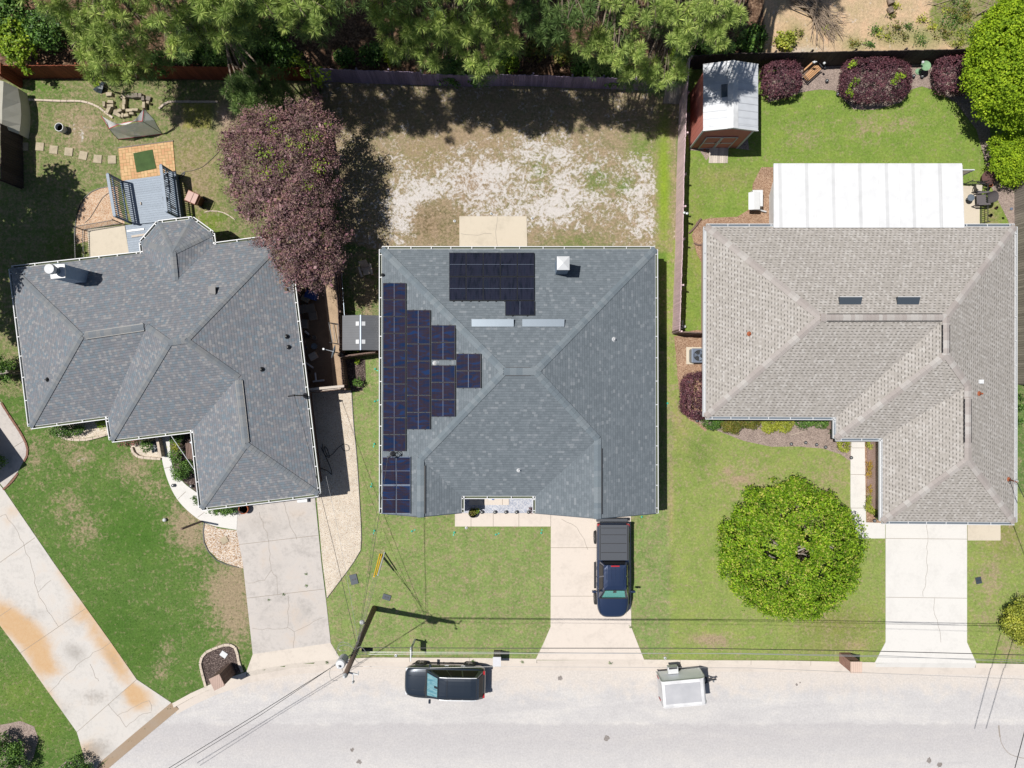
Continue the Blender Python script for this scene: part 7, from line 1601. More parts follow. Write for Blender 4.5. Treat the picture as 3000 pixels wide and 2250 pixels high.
# ---- purple hedges
def hedge(x0, x1, y0, y1, h, label, seed, mat='leaf_loro', zf=.62):
    c = gp((x0+x1)/2, (y0+y1)/2, h*.6); f = (1-h*.75/CH)/S; rx, ry = (x1-x0)/2*f, (y1-y0)/2*f
    return bush([((c.x, c.y, h*.5), rx, ry, h*.52)], mat, label, seed, 'hedge', 'hedge', dens=520, ln=.11, wd=.05, pw=3.4, per=8, clump=.12, bump_=.035, inner=.12)
hedge(2232, 2345, 183, 282, 1.5, 'purple hedge shaded by the red shed and pine', 150); hedge(2466, 2666, 172, 296, 1.5, 'widest purple hedge in the middle of the dark fence', 151); hedge(2738, 2880, 162, 272, 1.5, 'purple hedge tucked against the bright lime tree', 152)
hedge(1995, 2120, 1092, 1226, 1.35, 'square purple hedge at the west wall of the right house', 153)
yg = [LB(x, y, 7, 1.58, .5) for x, y in ((2492, 190), (2503, 184), (2497, 246), (2510, 236), (2484, 268), (2494, 274), (2618, 240), (2632, 216), (2626, 232), (2646, 222))]
hd = [o for o in bpy.data.objects if o.get('label') == 'widest purple hedge in the middle of the dark fence'][0]
for k in range(0, 10, 2): crown('yellow_shoots', yg[k:k+2], M['leaf_vine'], hd, np.random.default_rng(8+k), 220, (), .1, .06, .12, 8)
M['limb_pale'] = plain('pale_limb', C(190, 180, 168), .9)
# ---- round glossy tree
rt = thing('round_tree', gp(2312, 1612), 'big round glossy green tree on the right front lawn', 'tree'); c = gp(2316, 1618, 1.9); f = (1-2.0/CH)/S; R_ = 212*f
lo = [((c.x, c.y, 1.9), R_*.93, R_*.91, 2.05)]
rr = random.Random(3)
for k in range(34):
    a = k/34*6.283+rr.uniform(-.08, .08); q = R_*rr.uniform(.80, .90); lo.append(((c.x+q*math.cos(a), c.y+q*math.sin(a)*.97, rr.uniform(1.0, 2.1)), rr.uniform(.35, .75), rr.uniform(.35, .75), rr.uniform(.5, .8)))
for k in range(30):
    a = rr.uniform(0, 6.28); q = R_*.75*rr.random()**.5; lo.append(((c.x+q*math.cos(a), c.y+q*math.sin(a), 1.9+1.95*math.sqrt(max(.05, 1-(q/R_/.93)**2))-.3), rr.uniform(.4, .75), rr.uniform(.4, .75), rr.uniform(.35, .55)))
base = gp(2316, 1618)
trunkmesh(rt, base, (base.x, base.y, 2.4), .2, .1, [((base.x, base.y, 1.0), (cc[0], cc[1], cc[2]), .05, .02) for cc, *_ in lo[1:30:2]])
hl_ = [(gp(px_, py_, 3.3).x, gp(px_, py_, 3.3).y, r_, 1.6) for px_, py_, r_ in ((2345, 1618, .42), (2338, 1606, .3), (2262, 1588, .22), (2240, 1620, .22), (2262, 1625, .2), (2290, 1560, .14), (2350, 1545, .12), (2430, 1600, .2), (2395, 1680, .22), (2300, 1700, .15), (2370, 1580, .2))]
crown('crown', lo, M['leaf_holly'], rt, np.random.default_rng(11), 150, hl_, .15, .085, .2, 10, bump_=.12, inner=.3, up=.3)
b = MB()
for a0, a1, a2 in (((2325, 1600), (2340, 1603), (2352, 1597)), ((2333, 1616), (2352, 1608), (2376, 1598)), ((2340, 1622), (2350, 1622), (2362, 1626)), ((2268, 1590), (2276, 1594), (2284, 1600)), ((2255, 1628), (2262, 1632), (2270, 1634)), ((2425, 1596), (2433, 1602), (2440, 1606))): b.tube([gp(*a0, 3.1), gp(*a1, 3.35), gp(*a2, 3.2)], .06, .03, 6)
b.build('bare_limb', M['limb_pale'], rt)
# ---- bright lime tree, green shrub, edge shrub
bt = thing('lime_tree', gp(2925, 235), 'bright lime-green tree at the top right corner', 'tree')
lo = [LB(x, y, r_, h, .8) for x, y, r_, h in ((2960, 130, 110, 3.6), (2905, 110, 60, 3.2), (2880, 190, 55, 3.0), (2870, 240, 48, 2.8), (2920, 270, 70, 3.0), (2900, 315, 45, 2.5), (2960, 330, 50, 2.4), (3000, 230, 110, 3.8), (2960, 50, 60, 3.2), (3010, 300, 80, 3.0), (3050, 150, 120, 4), (3010, 20, 70, 3.2), (2980, 350, 30, 2.2), (2925, 65, 40, 3.0), (2858, 215, 26, 2.6))]
base = gp(2985, 200); trunkmesh(bt, base, (base.x, base.y, 3.2), .2, .1, [((base.x, base.y, 1.4), cc, .06, .02) for cc, *_ in lo])
crown('crown', lo, M['leaf_bright'], bt, np.random.default_rng(12), 200, (), .14, .09, .24, 12, bump_=.12)
bush([LB(2945, 470, 48, 1.2, .9), LB(2975, 440, 48, 1.3, .9), LB(2960, 510, 34, 1.0, .9), LB(3000, 480, 50, 1.2, .9), LB(2925, 430, 30, 1.1, .9), LB(2990, 400, 40, 1.2, .9)], 'leaf_bright', 'rounded bright green shrub between the lime tree and the right edge fence', 160, dens=240)
bush([LB(2985, 1820, 42, .9, .9), LB(2965, 1840, 26, .8, .9), LB(3010, 1850, 45, .9, .9), LB(2975, 1795, 24, .8, .9), (LB(3000, 1780, 30, .9))], 'leaf_yellow', 'yellow-green shrub cut by the right edge near the street', 161, dens=260)
bush([LB(15, 2220, 42, .9, .9), LB(50, 2200, 24, .9, .9), LB(-5, 2180, 30, .8, .9), LB(55, 2240, 26, .8)], 'leaf_green', 'green shrub in the mulch at the bottom left corner', 162)
bush([LB(225, 2250, 34, .6, .8), LB(195, 2258, 22, .5, .8), LB(252, 2258, 18, .5)], 'leaf_green', 'low shrub cut by the bottom edge beside the rusty driveway', 163)
bush([LB(10, 1095, 26, .9, .9), LB(-5, 1070, 30, 1.0), LB(25, 1075, 18, .8)], 'leaf_green', 'green shrub above the grey fence piece at the left edge', 164)
bush([LB(-8, 1355, 22, .6, .9)], 'leaf_green', 'small green shrub in the shade at the far left', 165)
bush([LB(2990, 1195, 10, .4, .8), LB(2988, 1235, 9, .4, .8), LB(2987, 1165, 9, .4, .8)], 'leaf_green', 'narrow low green plants against the east wall of the right house', 166, stem=False)
# front bed shrubs of the right house
fs = [([(2085, 1232, 24), (2098, 1225, 18)], 'leaf_green', 'dark green shrub beside the purple hedge corner'), ([(2140, 1235, 28), (2160, 1228, 26), (2145, 1250, 18)], 'leaf_brown', 'rusty green shrub, left half of a touching pair'), ([(2195, 1228, 22), (2205, 1238, 16)], 'leaf_brown', 'rusty green shrub, right half of a touching pair'), ([(2255, 1238, 24), (2250, 1255, 14)], 'leaf_yellow', 'yellow-green shrub, left one of the bright pair'), ([(2298, 1238, 22), (2295, 1252, 14)], 'leaf_yellow', 'yellow-green shrub, right one of the bright pair'),
      ([(2350, 1235, 18), (2368, 1232, 16)], 'leaf_green', 'clipped green shrub with brown tips right of the bright pair'), ([(2405, 1232, 20), (2425, 1234, 16)], 'leaf_green', 'clipped dark green shrub beside the porch corner'), ([(2440, 1268, 7)], 'leaf_green', 'tiny green shrub under the porch gutter'), ([(2471, 1305, 16)], 'leaf_yellow', 'grassy clump left of the white front walk'),
      ([(2555, 1300, 15), (2568, 1305, 10)], 'leaf_yellow', 'yellow shrub at the north end of the walk bed'), ([(2555, 1360, 13), (2556, 1370, 10)], 'leaf_gold', 'gold shrub, upper one of the walk bed'), ([(2554, 1388, 12)], 'leaf_gold', 'orange-gold shrub just below the upper gold one'), ([(2554, 1434, 11)], 'leaf_gold', 'rusty gold shrub in the middle of the walk bed'), ([(2552, 1458, 10)], 'leaf_yellow', 'small yellow shrub below the rusty gold one'), ([(2553, 1482, 16), (2558, 1492, 12)], 'leaf_yellow', 'largest yellow shrub at the south of the walk bed'), ([(2575, 1510, 9)], 'leaf_green', 'small dark shrub tucked at the garage corner')]
for i, (ls, m_, lb) in enumerate(fs): bush([LB(x, y, r_*1.15, .45, .9) for x, y, r_ in ls], m_, lb, 180+i, dens=420, ln=.08, wd=.05, per=8, clump=.1, group='shrubs in the beds of the right house')
fs = [([(178, 1262, 22), (200, 1258, 18), (160, 1262, 14)], 'leaf_green', 'green shrub at the west end of the window bed'), ([(305, 1240, 16), (290, 1236, 10)], 'leaf_vine', 'bright low plant at the east end of the window bed'), ([(235, 1255, 12), (222, 1262, 12)], 'leaf_green', 'dark shrub in the middle of the window bed'), ([(370, 1288, 18), (395, 1290, 16), (352, 1296, 10)], 'leaf_pink', 'pink-flowered shrub in the porch bed'), ([(430, 1305, 18), (425, 1295, 10)], 'leaf_green', 'small green shrub among stones in the porch bed'),
      ([(517, 1285, 16), (525, 1275, 14)], 'leaf_green', 'leafy shrub at the north of the garage bed'), ([(515, 1308, 14)], 'leaf_yellow', 'yellow-flecked shrub in the garage bed'), ([(518, 1335, 20)], 'leaf_green', 'middle green shrub in the garage bed'), ([(530, 1378, 26), (552, 1368, 18), (525, 1395, 14)], 'leaf_green', 'largest dark green shrub in the garage bed'), ([(575, 1462, 9), (582, 1470, 9)], 'leaf_green', 'little plant where the walk bends round the garage'),
      ([(625, 1490, 16), (645, 1494, 16), (665, 1494, 15), (682, 1492, 12)], 'leaf_green', 'low spiky hedge row in front of the left garage')]
for i, (ls, m_, lb) in enumerate(fs): bush([LB(x, y, r_, .5, .9) for x, y, r_ in ls], m_, lb, 210+i, dens=300, ln=.1, wd=.05, per=9, clump=.14, group='plants in the beds of the left house')
for i, (x, y, r_, m_, lb) in enumerate([(1398, 1496, 7, 'leaf_vine', 'small lime plant next to the large black pot'), (1556, 1495, 7, 'leaf_loro', 'small purple-brown plant in the corner of the entry gravel'), (1386, 1501, 9, 'leaf_brown', 'sparse plant growing in the large black pot'), (1022, 1028, 9, 'leaf_green', 'small weed by the plastic shed, west one'), (1045, 1030, 8, 'leaf_vine', 'small weed by the plastic shed, east one'), (1050, 1120, 14, 'leaf_green', 'leafy weed at the south end of the dark gravel mouth'), (1045, 1058, 7, 'leaf_vine', 'yellow-green plant in a dark pot near the plastic shed')]):
    bush([LB(x, y, r_, .35, .8)], m_, lb, 240+i, dens=300, ln=.09, wd=.06, per=6, clump=.1, stem=False)
# weeds and logs on the dirt lot
wd_ = [(2560, 85, 14), (2590, 100, 22), (2620, 75, 16), (2655, 78, 12), (2700, 55, 10), (2640, 105, 16), (2690, 110, 20), (2725, 75, 12), (2750, 95, 22), (2780, 60, 26), (2800, 110, 26), (2820, 40, 30), (2840, 85, 24), (2770, 25, 18), (2500, 120, 14), (2545, 130, 12), (2420, 80, 10), (2340, 95, 9), (2810, 10, 24), (2620, 15, 10), (2610, 42, 9), (2860, 130, 26)]
for i, (x, y, r_) in enumerate(wd_):
    k_ = sorted(wd_).index((x, y, r_)); od = ('westernmost second third fourth fifth sixth seventh eighth ninth tenth eleventh twelfth thirteenth fourteenth fifteenth sixteenth seventeenth eighteenth nineteenth twentieth twenty-first easternmost').split()[k_]
    bush([LB(x, y, r_, .15, .45), LB(x+r_*.7, y+r_*.3, r_*.6, .12, .45)], ['leaf_green', 'leaf_yellow', 'leaf_brown'][i % 3], od+(' ' if k_ in (0, 21) else ' from the west ')+['leafy', 'yellowish', 'brownish'][i % 3]+' weed clump on the dirt lot', 260+i, 'weed_clump', 'weeds', dens=60, ln=.13, wd=.06, per=8, stem=False, group='weed clumps on the dirt lot')
def sticks(name, cx, cy, n, L, ang, label, seed, r_=.035, spread=.5, cat='branches'):
    rr = random.Random(seed); b = MB()
    for k in range(n):
        a = ang+rr.gauss(0, spread); c = gp(cx+rr.gauss(0, 14), cy+rr.gauss(0, 10)); l = L*rr.uniform(.4, 1.1); z0 = rr.uniform(.02, .35)
        d = Vector((math.cos(a), math.sin(a), 0)); pts = [c-d*l/2+Vector((0, 0, z0)), c+Vector((rr.uniform(-.12, .12), rr.uniform(-.12, .12), z0+rr.uniform(0, .15))), c+d*l/2+Vector((rr.uniform(-.2, .2), rr.uniform(-.2, .2), rr.uniform(.02, .3)))]
        rk_ = r_*rr.uniform(.4, 1.2); b.tube(pts, rk_, rk_*.35, 5)
        for q in range(3):
            s_ = pts[1].lerp(pts[2], rr.random()); a2 = a+rr.choice((-1, 1))*rr.uniform(.3, .8); b.tube([s_, s_+Vector((math.cos(a2), math.sin(a2), rr.uniform(-.1, .2)))*rr.uniform(.3, .9)], rk_*.4, rk_*.15, 4)
    o = b.build(name, M['twig']); tag(o, label, cat); return o
sticks('branch_pile', 2395, 45, 46, 3.6, -.95, 'big pile of bleached dead branches on the dirt lot', 1, .04, .35)
sticks('branch_pile', 2910, 12, 10, 2.6, .5, 'grey dead branches above the lime tree', 2, .025, .5); sticks('branch_pile', 2760, 18, 5, 2.2, .15, 'thin fallen branch left of the lime tree', 3, .025, .2)
b = MB(); b.tube([gp(2608, -5, .2), gp(2612, 12, .2)], .2, .19, 12); b.tube([gp(2606, 22, .18), gp(2612, 38, .18)], .17, .16, 12); o = b.build('cut_log', M['bark']); tag(o, 'short cut log sections on the dirt lot', 'log')
# fine grass blades where the lawn is seen closest to paving and beds: one ground-cover object
rng = np.random.default_rng(77); N_ = 60000
x = rng.uniform(-200, 3200, N_*3); y = rng.uniform(240, 2250, N_*3)
ix = np.clip(((x-1500)/S-GX[0, 5])/step, 0, 1e9).astype(int)+5; iy = np.clip(((1125-y)/S-GY[5, 0])/step, 0, 1e9).astype(int)+5
ok = (ix < GX.shape[1]-6) & (iy < GX.shape[0]-6); x, y, ix, iy = x[ok], y[ok], ix[ok], iy[ok]
ok = ~low[iy, ix] & (mask[iy, ix, 0] < .3) & (mask[iy, ix, 2] < .8)
pav = [(1613, 1480, 1849, 1950), (2594, 1490, 2834, 1950), (1333, 1440, 1613, 1545), (2490, 1200, 2594, 1580), (1346, 634, 1545, 745), (2834, 1490, 2930, 1583), (2820, 540, 2870, 680), (2030, 1180, 2495, 1352), (1975, 985, 2075, 1245)]
for a_, b__, c__, d__ in pav: ok &= ~((x > a_) & (x < c__) & (y > b__) & (y < d__))
for poly in ([(-150, 1240), (13, 1436), (401, 1990), (506, 2062), (290, 2250), (226, 2144), (0, 1831), (-150, 1640)], [(690, 1440), (960, 1440), (969, 1883), (998, 1943), (722, 1981), (741, 1916), (712, 1650), (590, 1530), (560, 1500), (470, 1340), (470, 1240), (690, 1240)], [(900, 790), (1030, 790), (1060, 1560), (958, 1755), (930, 1640)], [(588, 1880), (715, 1880), (715, 2010), (588, 2010)], [(345, 430), (515, 410), (545, 760), (245, 765), (220, 640), (270, 555), (345, 545)],
             [(-30, 1180), (55, 1250), (85, 1300), (82, 1350), (10, 1436), (-30, 1436)], [(2230, 180), (3000, 180), (3000, 560), (2900, 560), (2860, 380), (2740, 265), (2560, 325), (2400, 265), (2230, 300)], [(300, 1250), (480, 1250), (480, 1345), (385, 1345)], [(150, 1240), (325, 1225), (325, 1288), (160, 1290)], [(-30, 2105), (120, 2105), (120, 2260), (-30, 2260)], [(165, 2215), (280, 2215), (280, 2260), (165, 2260)], [(596, 1530), (712, 1540), (715, 1670), (600, 1620)], [(2020, 640), (2210, 480), (2300, 480), (2300, 690), (2075, 720), (2020, 740)]):
    ok &= ~inpoly(x, y, poly)
x, y, ix, iy = x[ok][:N_], y[ok][:N_], ix[ok][:N_], iy[ok][:N_]
n = len(x); P0 = np.stack([(x-1500)/S, (1125-y)/S, np.zeros(n)], 1); a = rng.uniform(0, 6.28, n); wv = np.stack([np.cos(a), np.sin(a), 0*a], 1)*.018; tl = rng.normal(size=(n, 3))*.035; tl[:, 2] = rng.uniform(.03, .075, n)
V = np.stack([P0-wv, P0+wv, P0+tl], 1).reshape(-1, 3)
gr = npmesh('grass', V, np.arange(3*n).reshape(n, 3), None)
at = gr.data.color_attributes.new('tint', 'FLOAT_COLOR', 'POINT'); tc = np.repeat(np.concatenate([tint[iy, ix]*rng.uniform(.75, 1.5, (n, 1)), np.ones((n, 1))], 1), 3, 0); at.data.foreach_set('color', tc.astype(np.float32).ravel())
m, nt, b_ = mk('grass_blades'); nt.links.new(nd(nt, 'ShaderNodeAttribute', {'attribute_name': 'tint'}).outputs[0], b_.inputs['Base Color']); b_.inputs['Roughness'].default_value = .6; gr.data.materials.append(m)
tag(gr, 'short grass blades and weeds growing across the lawns', 'grass', kind='stuff')

for i, (x, y, lb) in enumerate(((785, 1757, 'left of the pair in the upper joint of the grey driveway'), (830, 1741, 'right of the pair in the upper joint of the grey driveway'), (895, 1681, 'on the grey driveway near its east edge'), (896, 1716, 'small one below another near the east edge of the grey driveway'), (955, 1941, 'at the gutter below the grey driveway'), (1528, 1939, 'in the kerb joint left of the middle driveway'), (1383, 1936, 'in the kerb joint above the SUV'), (1786, 1942, 'in the gutter below the middle driveway'), (1845, 1836, 'at the east corner of the middle driveway'))):
    bush([LB(x, y, 2.6, .04, .4), LB(x+4, y+1, 1.8, .04, .4)], 'leaf_green', 'weed tuft '+lb, 400+i, 'weed', 'weed', dens=300, ln=.06, wd=.025, per=4, clump=.07, stem=False, zmin=-.1)
# ------------------------------------------------------------------ vehicles
def paint(name, c, rough=.18):
    m, nt, b = mk(name); b.inputs['Base Color'].default_value = c; b.inputs['Roughness'].default_value = rough; b.inputs['Metallic'].default_value = .35
    b.inputs['Coat Weight'].default_value = 1.0; b.inputs['Coat Roughness'].default_value = .02; return m
M['paint_navy'] = paint('navy_paint', (.018, .032, .075, 1), .3); M['paint_suv'] = paint('black_blue_paint', (.018, .026, .038, 1), .3)
M['tonneau'] = plain('tonneau_cover', (.045, .052, .065, 1), .55); M['shade_teal'] = ribbed('teal_sunshade', C(120, 215, 205), 9, 0, .35, .12); M['shade_silver'] = None
def foil():
    m, nt, b = mk('silver_sunshade'); P_ = objco(nt); n_ = noise(nt, nd(nt, 'ShaderNodeMapping', Vector=P_, Scale=(1.0, 7, 1)).outputs[0], 2.0, 4, .6)
    nt.links.new(ramp(nt, n_, [(.3, C(70, 150, 180)), (.48, C(170, 215, 228)), (.65, C(215, 240, 244))]), b.inputs['Base Color']); b.inputs['Roughness'].default_value = .3; b.inputs['Metallic'].default_value = .2; return m
M['shade_silver'] = foil()
def glassmat():
    m, nt, b = mk('windscreen_glass'); t = nt.nodes.new('ShaderNodeBsdfTransparent'); g = nt.nodes.new('ShaderNodeBsdfGlossy'); g.inputs['Roughness'].default_value = .02; t.inputs[0].default_value = (.8, .9, .9, 1)
    mx = nt.nodes.new('ShaderNodeMixShader'); mx.inputs[0].default_value = .10; nt.links.new(t.outputs[0], mx.inputs[1]); nt.links.new(g.outputs[0], mx.inputs[2]); nt.links.new(mx.outputs[0], nt.nodes['Material Output'].inputs[0]); return m
M['car_glass'] = plain('tinted_car_glass', (.006, .006, .007, 1), .12, 0, .25); M['windscreen'] = glassmat(); M['red_lamp'] = plain('red_lamp', (.35, .02, .025, 1), .25); M['clear_lamp'] = plain('clear_lamp', (.6, .62, .65, 1), .15); M['chrome'] = plain('chrome', (.75, .77, .8, 1), .35, .3)
def loft(secs, closed_ends=True):
    """secs: (x, list of (y,z)) half profiles from bottom outside over the top to centre; mirrored"""
    b = MB(); g = []; k = None
    for x, pr_ in secs:
        full = [(x, y, z) for y, z in pr_]+[(x, -y, z) for y, z in pr_[::-1] if y > 1e-4]; k = len(full); g += full
    n = len(secs); fs = [(i*k+j, (i+1)*k+j, (i+1)*k+j+1, i*k+j+1) for i in range(n-1) for j in range(k-1)]+[(i*k+k-1, (i+1)*k+k-1, (i+1)*k, i*k) for i in range(n-1)]
    if closed_ends: fs += [tuple(range(k))[::-1], tuple((n-1)*k+j for j in range(k))]
    b.idx(g, fs); return b
def wheel(root, R, x, y, r_=.36, wdt=.24):
    sg = 1 if y > 0 else -1; b = MB(); b.lathe((x, y, r_), [(.55*r_, -wdt/2), (.92*r_, -wdt/2), (r_, -wdt/2+.03), (r_, wdt/2-.03), (.92*r_, wdt/2), (.55*r_, wdt/2)], 24, axis='y'); w_ = b.xform(R).build('wheel', M['rubber'], root)
    b = MB(); b.lathe((x, y+sg*(wdt/2-.02), r_), [(.62*r_, 0), (.6*r_, sg*.02), (.5*r_, 0)], 20, axis='y', closed=False)
    for k in range(5):
        a = k*1.2566; b.beam((x, y+sg*(wdt/2-.01), r_), (x+.58*r_*math.cos(a), y+sg*(wdt/2-.01), r_+.58*r_*math.sin(a)), .07, .03, up=(0, 1, 0))
    b.lathe((x, y+sg*(wdt/2-.06), r_), [(0, 0), (.6*r_, 0)], 20, axis='y', m=1, closed=False); b.xform(R).build('rim', [M['rim'], M['black']], w_)
def cabin(root, R, pts_lo, pts_hi, mat, windows=True, crown_=.05):
    """pts: rear-left, rear-right, front-right, front-left (x,y,z); builds greenhouse with glass set proud"""
    lo = [Vector(p) for p in pts_lo]; hi = [Vector(p) for p in pts_hi]; b = MB(); mid = sum(hi, Vector())/4+Vector((0, 0, crown_))
    n = 6; g = []
    for i in range(n+1):
        for j in range(n+1):
            u, v = i/n, j/n; p = (hi[0].lerp(hi[3], u)).lerp(hi[1].lerp(hi[2], u), v); p.z += crown_*(1-(2*u-1)**4)*(1-(2*v-1)**4); g.append(p)
    b.idx(g, [(i*(n+1)+j, (i+1)*(n+1)+j, (i+1)*(n+1)+j+1, i*(n+1)+j+1) for i in range(n) for j in range(n)])
    for i in range(4): j = (i+1) % 4; b.face([lo[i], lo[j], hi[j], hi[i]])
    b.xform(R).build('cabin', M[mat], root, smooth=False, bevel=.04)
    def quad(i, j, u0, u1, v0, v1, off):
        a, c, d, e_ = lo[i], lo[j], hi[j], hi[i]; P = lambda u, v: a.lerp(c, u).lerp(e_.lerp(d, u), v); q = [P(u0, v0), P(u1, v0), P(u1, v1), P(u0, v1)]
        nrm = (q[1]-q[0]).cross(q[3]-q[0]).normalized(); ce = sum(lo+hi, Vector())/8
        if nrm.dot(q[0]-ce) < 0: nrm = -nrm
        return [p+nrm*off for p in q]
    return quad
def car_common(root, R, L, W, zb):
    b = MB(); b.box((0, 0, .18), L*.86, W*.86, .25); b.xform(R).build('underbody', M['black'], root)

# ---- SUV parked at the kerb, facing west
sx, sy = gp(1307, 0).x, gp(0, 1984).y
sv = thing('suv', (sx, sy, -.1), 'glossy black-blue SUV parked at the kerb facing left', 'car')
R = Matrix.Translation((sx, sy, -.1)) @ Matrix.Rotation(math.pi-.02, 4, 'Z')
def prof(hw, zb, zs, zt, cr=.03): return [(hw*.93, zb), (hw, zb+.15), (hw, zs-.12), (hw*.975, zs), (hw*.90, zt-.01), (hw*.5, zt+cr*.8), (0, zt+cr)]
secs = [(-2.46, prof(.62, .45, .62, .70)), (-2.42, prof(.80, .32, .80, .92)), (-2.2, prof(.93, .26, .95, 1.06)), (-1.6, prof(.965, .24, .98, 1.08)), (-.5, prof(.965, .22, .98, 1.06)), (.6, prof(.965, .22, .98, 1.04)), (1.0, prof(.965, .24, .96, 1.03)), (1.6, prof(.96, .26, .92, 1.00)), (2.1, prof(.92, .28, .86, .95)), (2.35, prof(.80, .30, .74, .86)), (2.47, prof(.62, .36, .6, .72))]
loft(secs).xform(R).build('body', M['paint_suv'], sv, smooth=True, subsurf=1)
car_common(sv, R, 4.9, 1.9, .2)
lo = [(-2.32, .84, 1.05), (-2.32, -.84, 1.05), (1.12, -.84, 1.03), (1.12, .84, 1.03)]; hi = [(-1.98, .66, 1.64), (-1.98, -.66, 1.64), (.28, -.66, 1.66), (.28, .66, 1.66)]
Q = cabin(sv, R, lo, hi, 'paint_suv', crown_=.05)
def glass(root, R, Q, i, j, u0, u1, v0, v1, name, mat='car_glass', off=.025):
    b = MB(); b.face(Q(i, j, u0, u1, v0, v1, off)); return b.xform(R).build(name, M[mat], root)
glass(sv, R, Q, 2, 3, .05, .95, .05, .97, 'windscreen_surround', 'black', .012); glass(sv, R, Q, 2, 3, .06, .94, .06, .96, 'windscreen', 'windscreen', .045)
for (u0, u1) in ((.08, .36), (.39, .64), (.67, .93)):
    glass(sv, R, Q, 1, 2, u0, u1, .12, .88, 'side_window'); glass(sv, R, Q, 3, 0, 1-u1, 1-u0, .12, .88, 'side_window')
glass(sv, R, Q, 0, 1, .08, .92, .1, .92, 'rear_window')
sh_ = MB(); q = Q(2, 3, .09, .91, .12, .9, .025); n = 12; g = []
for i in range(n+1):
    for j in range(2): g.append(q[0].lerp(q[1], i/n).lerp(q[3].lerp(q[2], i/n), j)+Vector((0, 0, .012*(i % 2))))
sh_.idx(g, [(2*i, 2*i+2, 2*i+3, 2*i+1) for i in range(n)]); mp = (Q(2, 3, .44, .56, .66, .9, .032)); o = sh_.xform(R).build('sunshade', M['shade_silver']); tag(o, 'crinkled silver-blue sunshade behind the windscreen of the SUV', 'sunshade')
b = MB(); b.face(mp); b.xform(R).build('mirror_notch', M['black'], o)
for sg in (-1, 1):
    b = MB(); b.tube([(-1.95, sg*.66, 1.70), (-1.6, sg*.665, 1.75), (-.2, sg*.665, 1.76), (.25, sg*.655, 1.70)], .024); b.xform(R).build('roof_rail', M['chrome'], sv)
    b = MB(); b.box((.88, sg*1.07, .98), .14, .22, .14); b.beam((.88, sg*.93, 1.03), (.88, sg*1.06, 1.03), .05, .05); b.xform(R).build('side_mirror', M['paint_suv'], sv, bevel=.03)
    b = MB(); b.box((2.28, sg*.66, .70), .22, .30, .10); b.xform(R).build('headlight', M['clear_lamp'], sv, bevel=.03)
    b = MB(); b.box((-2.36, sg*.70, .86), .12, .22, .2); b.xform(R).build('tail_light', M['red_lamp'], sv, bevel=.02)
    for x_ in (-1.45, 1.52): wheel(sv, R, x_, sg*.90, .37)
    b = MB(); b.beam((-.2, sg*.985, .72), (.05, sg*.985, .72), .02, .03); b.beam((-1.2, sg*.985, .74), (-.95, sg*.985, .74), .02, .03); b.xform(R).build('door_handle', M['chrome'], sv)
    b = MB(); b.beam((1.05, sg*.40, 1.065), (2.25, sg*.42, .96), .03, .012); b.xform(R).build('bonnet_crease', M['paint_suv'], sv)
b = MB(); b.beam((1.10, -.84, 1.06), (1.10, .84, 1.06), .10, .03); b.xform(R).build('cowl', M['black'], sv)
b = MB(); b.beam((-2.02, -.62, 1.66), (-2.02, .62, 1.66), .16, .03); b.xform(R).build('spoiler', M['paint_suv'], sv, bevel=.01)
# ---- pickup in the driveway, facing the street
tx, ty = gp(1788.5, 0).x, gp(0, 1656).y
pk = thing('pickup_truck', (tx, ty, .04), 'dark navy pickup truck with a folding bed cover on the middle driveway', 'truck')
R = Matrix.Translation((tx, ty, .04)) @ Matrix.Rotation(-math.pi/2, 4, 'Z')
secs = [(-2.80, prof(.88, .5, .8, 1.0, .0)), (-2.76, prof(.96, .45, 1.05, 1.18, .0)), (-2.3, prof(.985, .42, 1.15, 1.24, .0)), (-.62, prof(.985, .40, 1.15, 1.24, .0)), (-.60, prof(.985, .40, 1.15, 1.17, .0)), (1.0, prof(.985, .40, 1.08, 1.15)), (1.35, prof(.98, .42, 1.08, 1.18)), (2.1, prof(.97, .42, 1.02, 1.14)), (2.6, prof(.88, .42, .95, 1.06)), (2.85, prof(.62, .44, .82, .96)), (2.90, prof(.5, .5, .7, .82))]
loft(secs).xform(R).build('body', M['paint_navy'], pk, smooth=True, subsurf=1)
car_common(pk, R, 5.5, 1.95, .3)
b = MB(); b.box((-1.70, 0, 1.245), 2.12, 1.80, .05); b.xform(R).build('bed_cover', M['tonneau'], pk, bevel=.02)
for k, x_ in enumerate((-2.62, -2.22, -1.70, -1.16)):
    b = MB(); b.box((x_+.05, 0, 1.295), .03 if True else 0, 1.50, .012); b.xform(R).build('cover_rib', M['black'], pk)
for sg in (-1, 1):
    b = MB(); b.beam((-2.72, sg*.82, 1.31), (-.68, sg*.82, 1.31), .04, .02); b.xform(R).build('cover_rail', M['black'], pk)
lo = [(-.58, .86, 1.16), (-.58, -.86, 1.16), (1.42, -.86, 1.16), (1.42, .86, 1.16)]; hi = [(-.44, .66, 1.86), (-.44, -.66, 1.86), (.55, -.66, 1.88), (.55, .66, 1.88)]
lo = [(-.60, .86, 1.16), (-.60, -.86, 1.16), (1.64, -.88, 1.16), (1.64, .88, 1.16)]; hi = [(-.50, .66, 1.84), (-.50, -.66, 1.84), (.94, -.66, 1.84), (.94, .66, 1.84)]
Q = cabin(pk, R, lo, hi, 'paint_navy', crown_=.05)
glass(pk, R, Q, 2, 3, .04, .96, .04, .97, 'windscreen_surround', 'black', .012); glass(pk, R, Q, 2, 3, .05, .95, .06, .96, 'windscreen', 'windscreen', .045)
for (u0, u1) in ((.06, .42), (.46, .88)):
    glass(pk, R, Q, 1, 2, u0, u1, .10, .88, 'side_window'); glass(pk, R, Q, 3, 0, 1-u1, 1-u0, .10, .88, 'side_window')
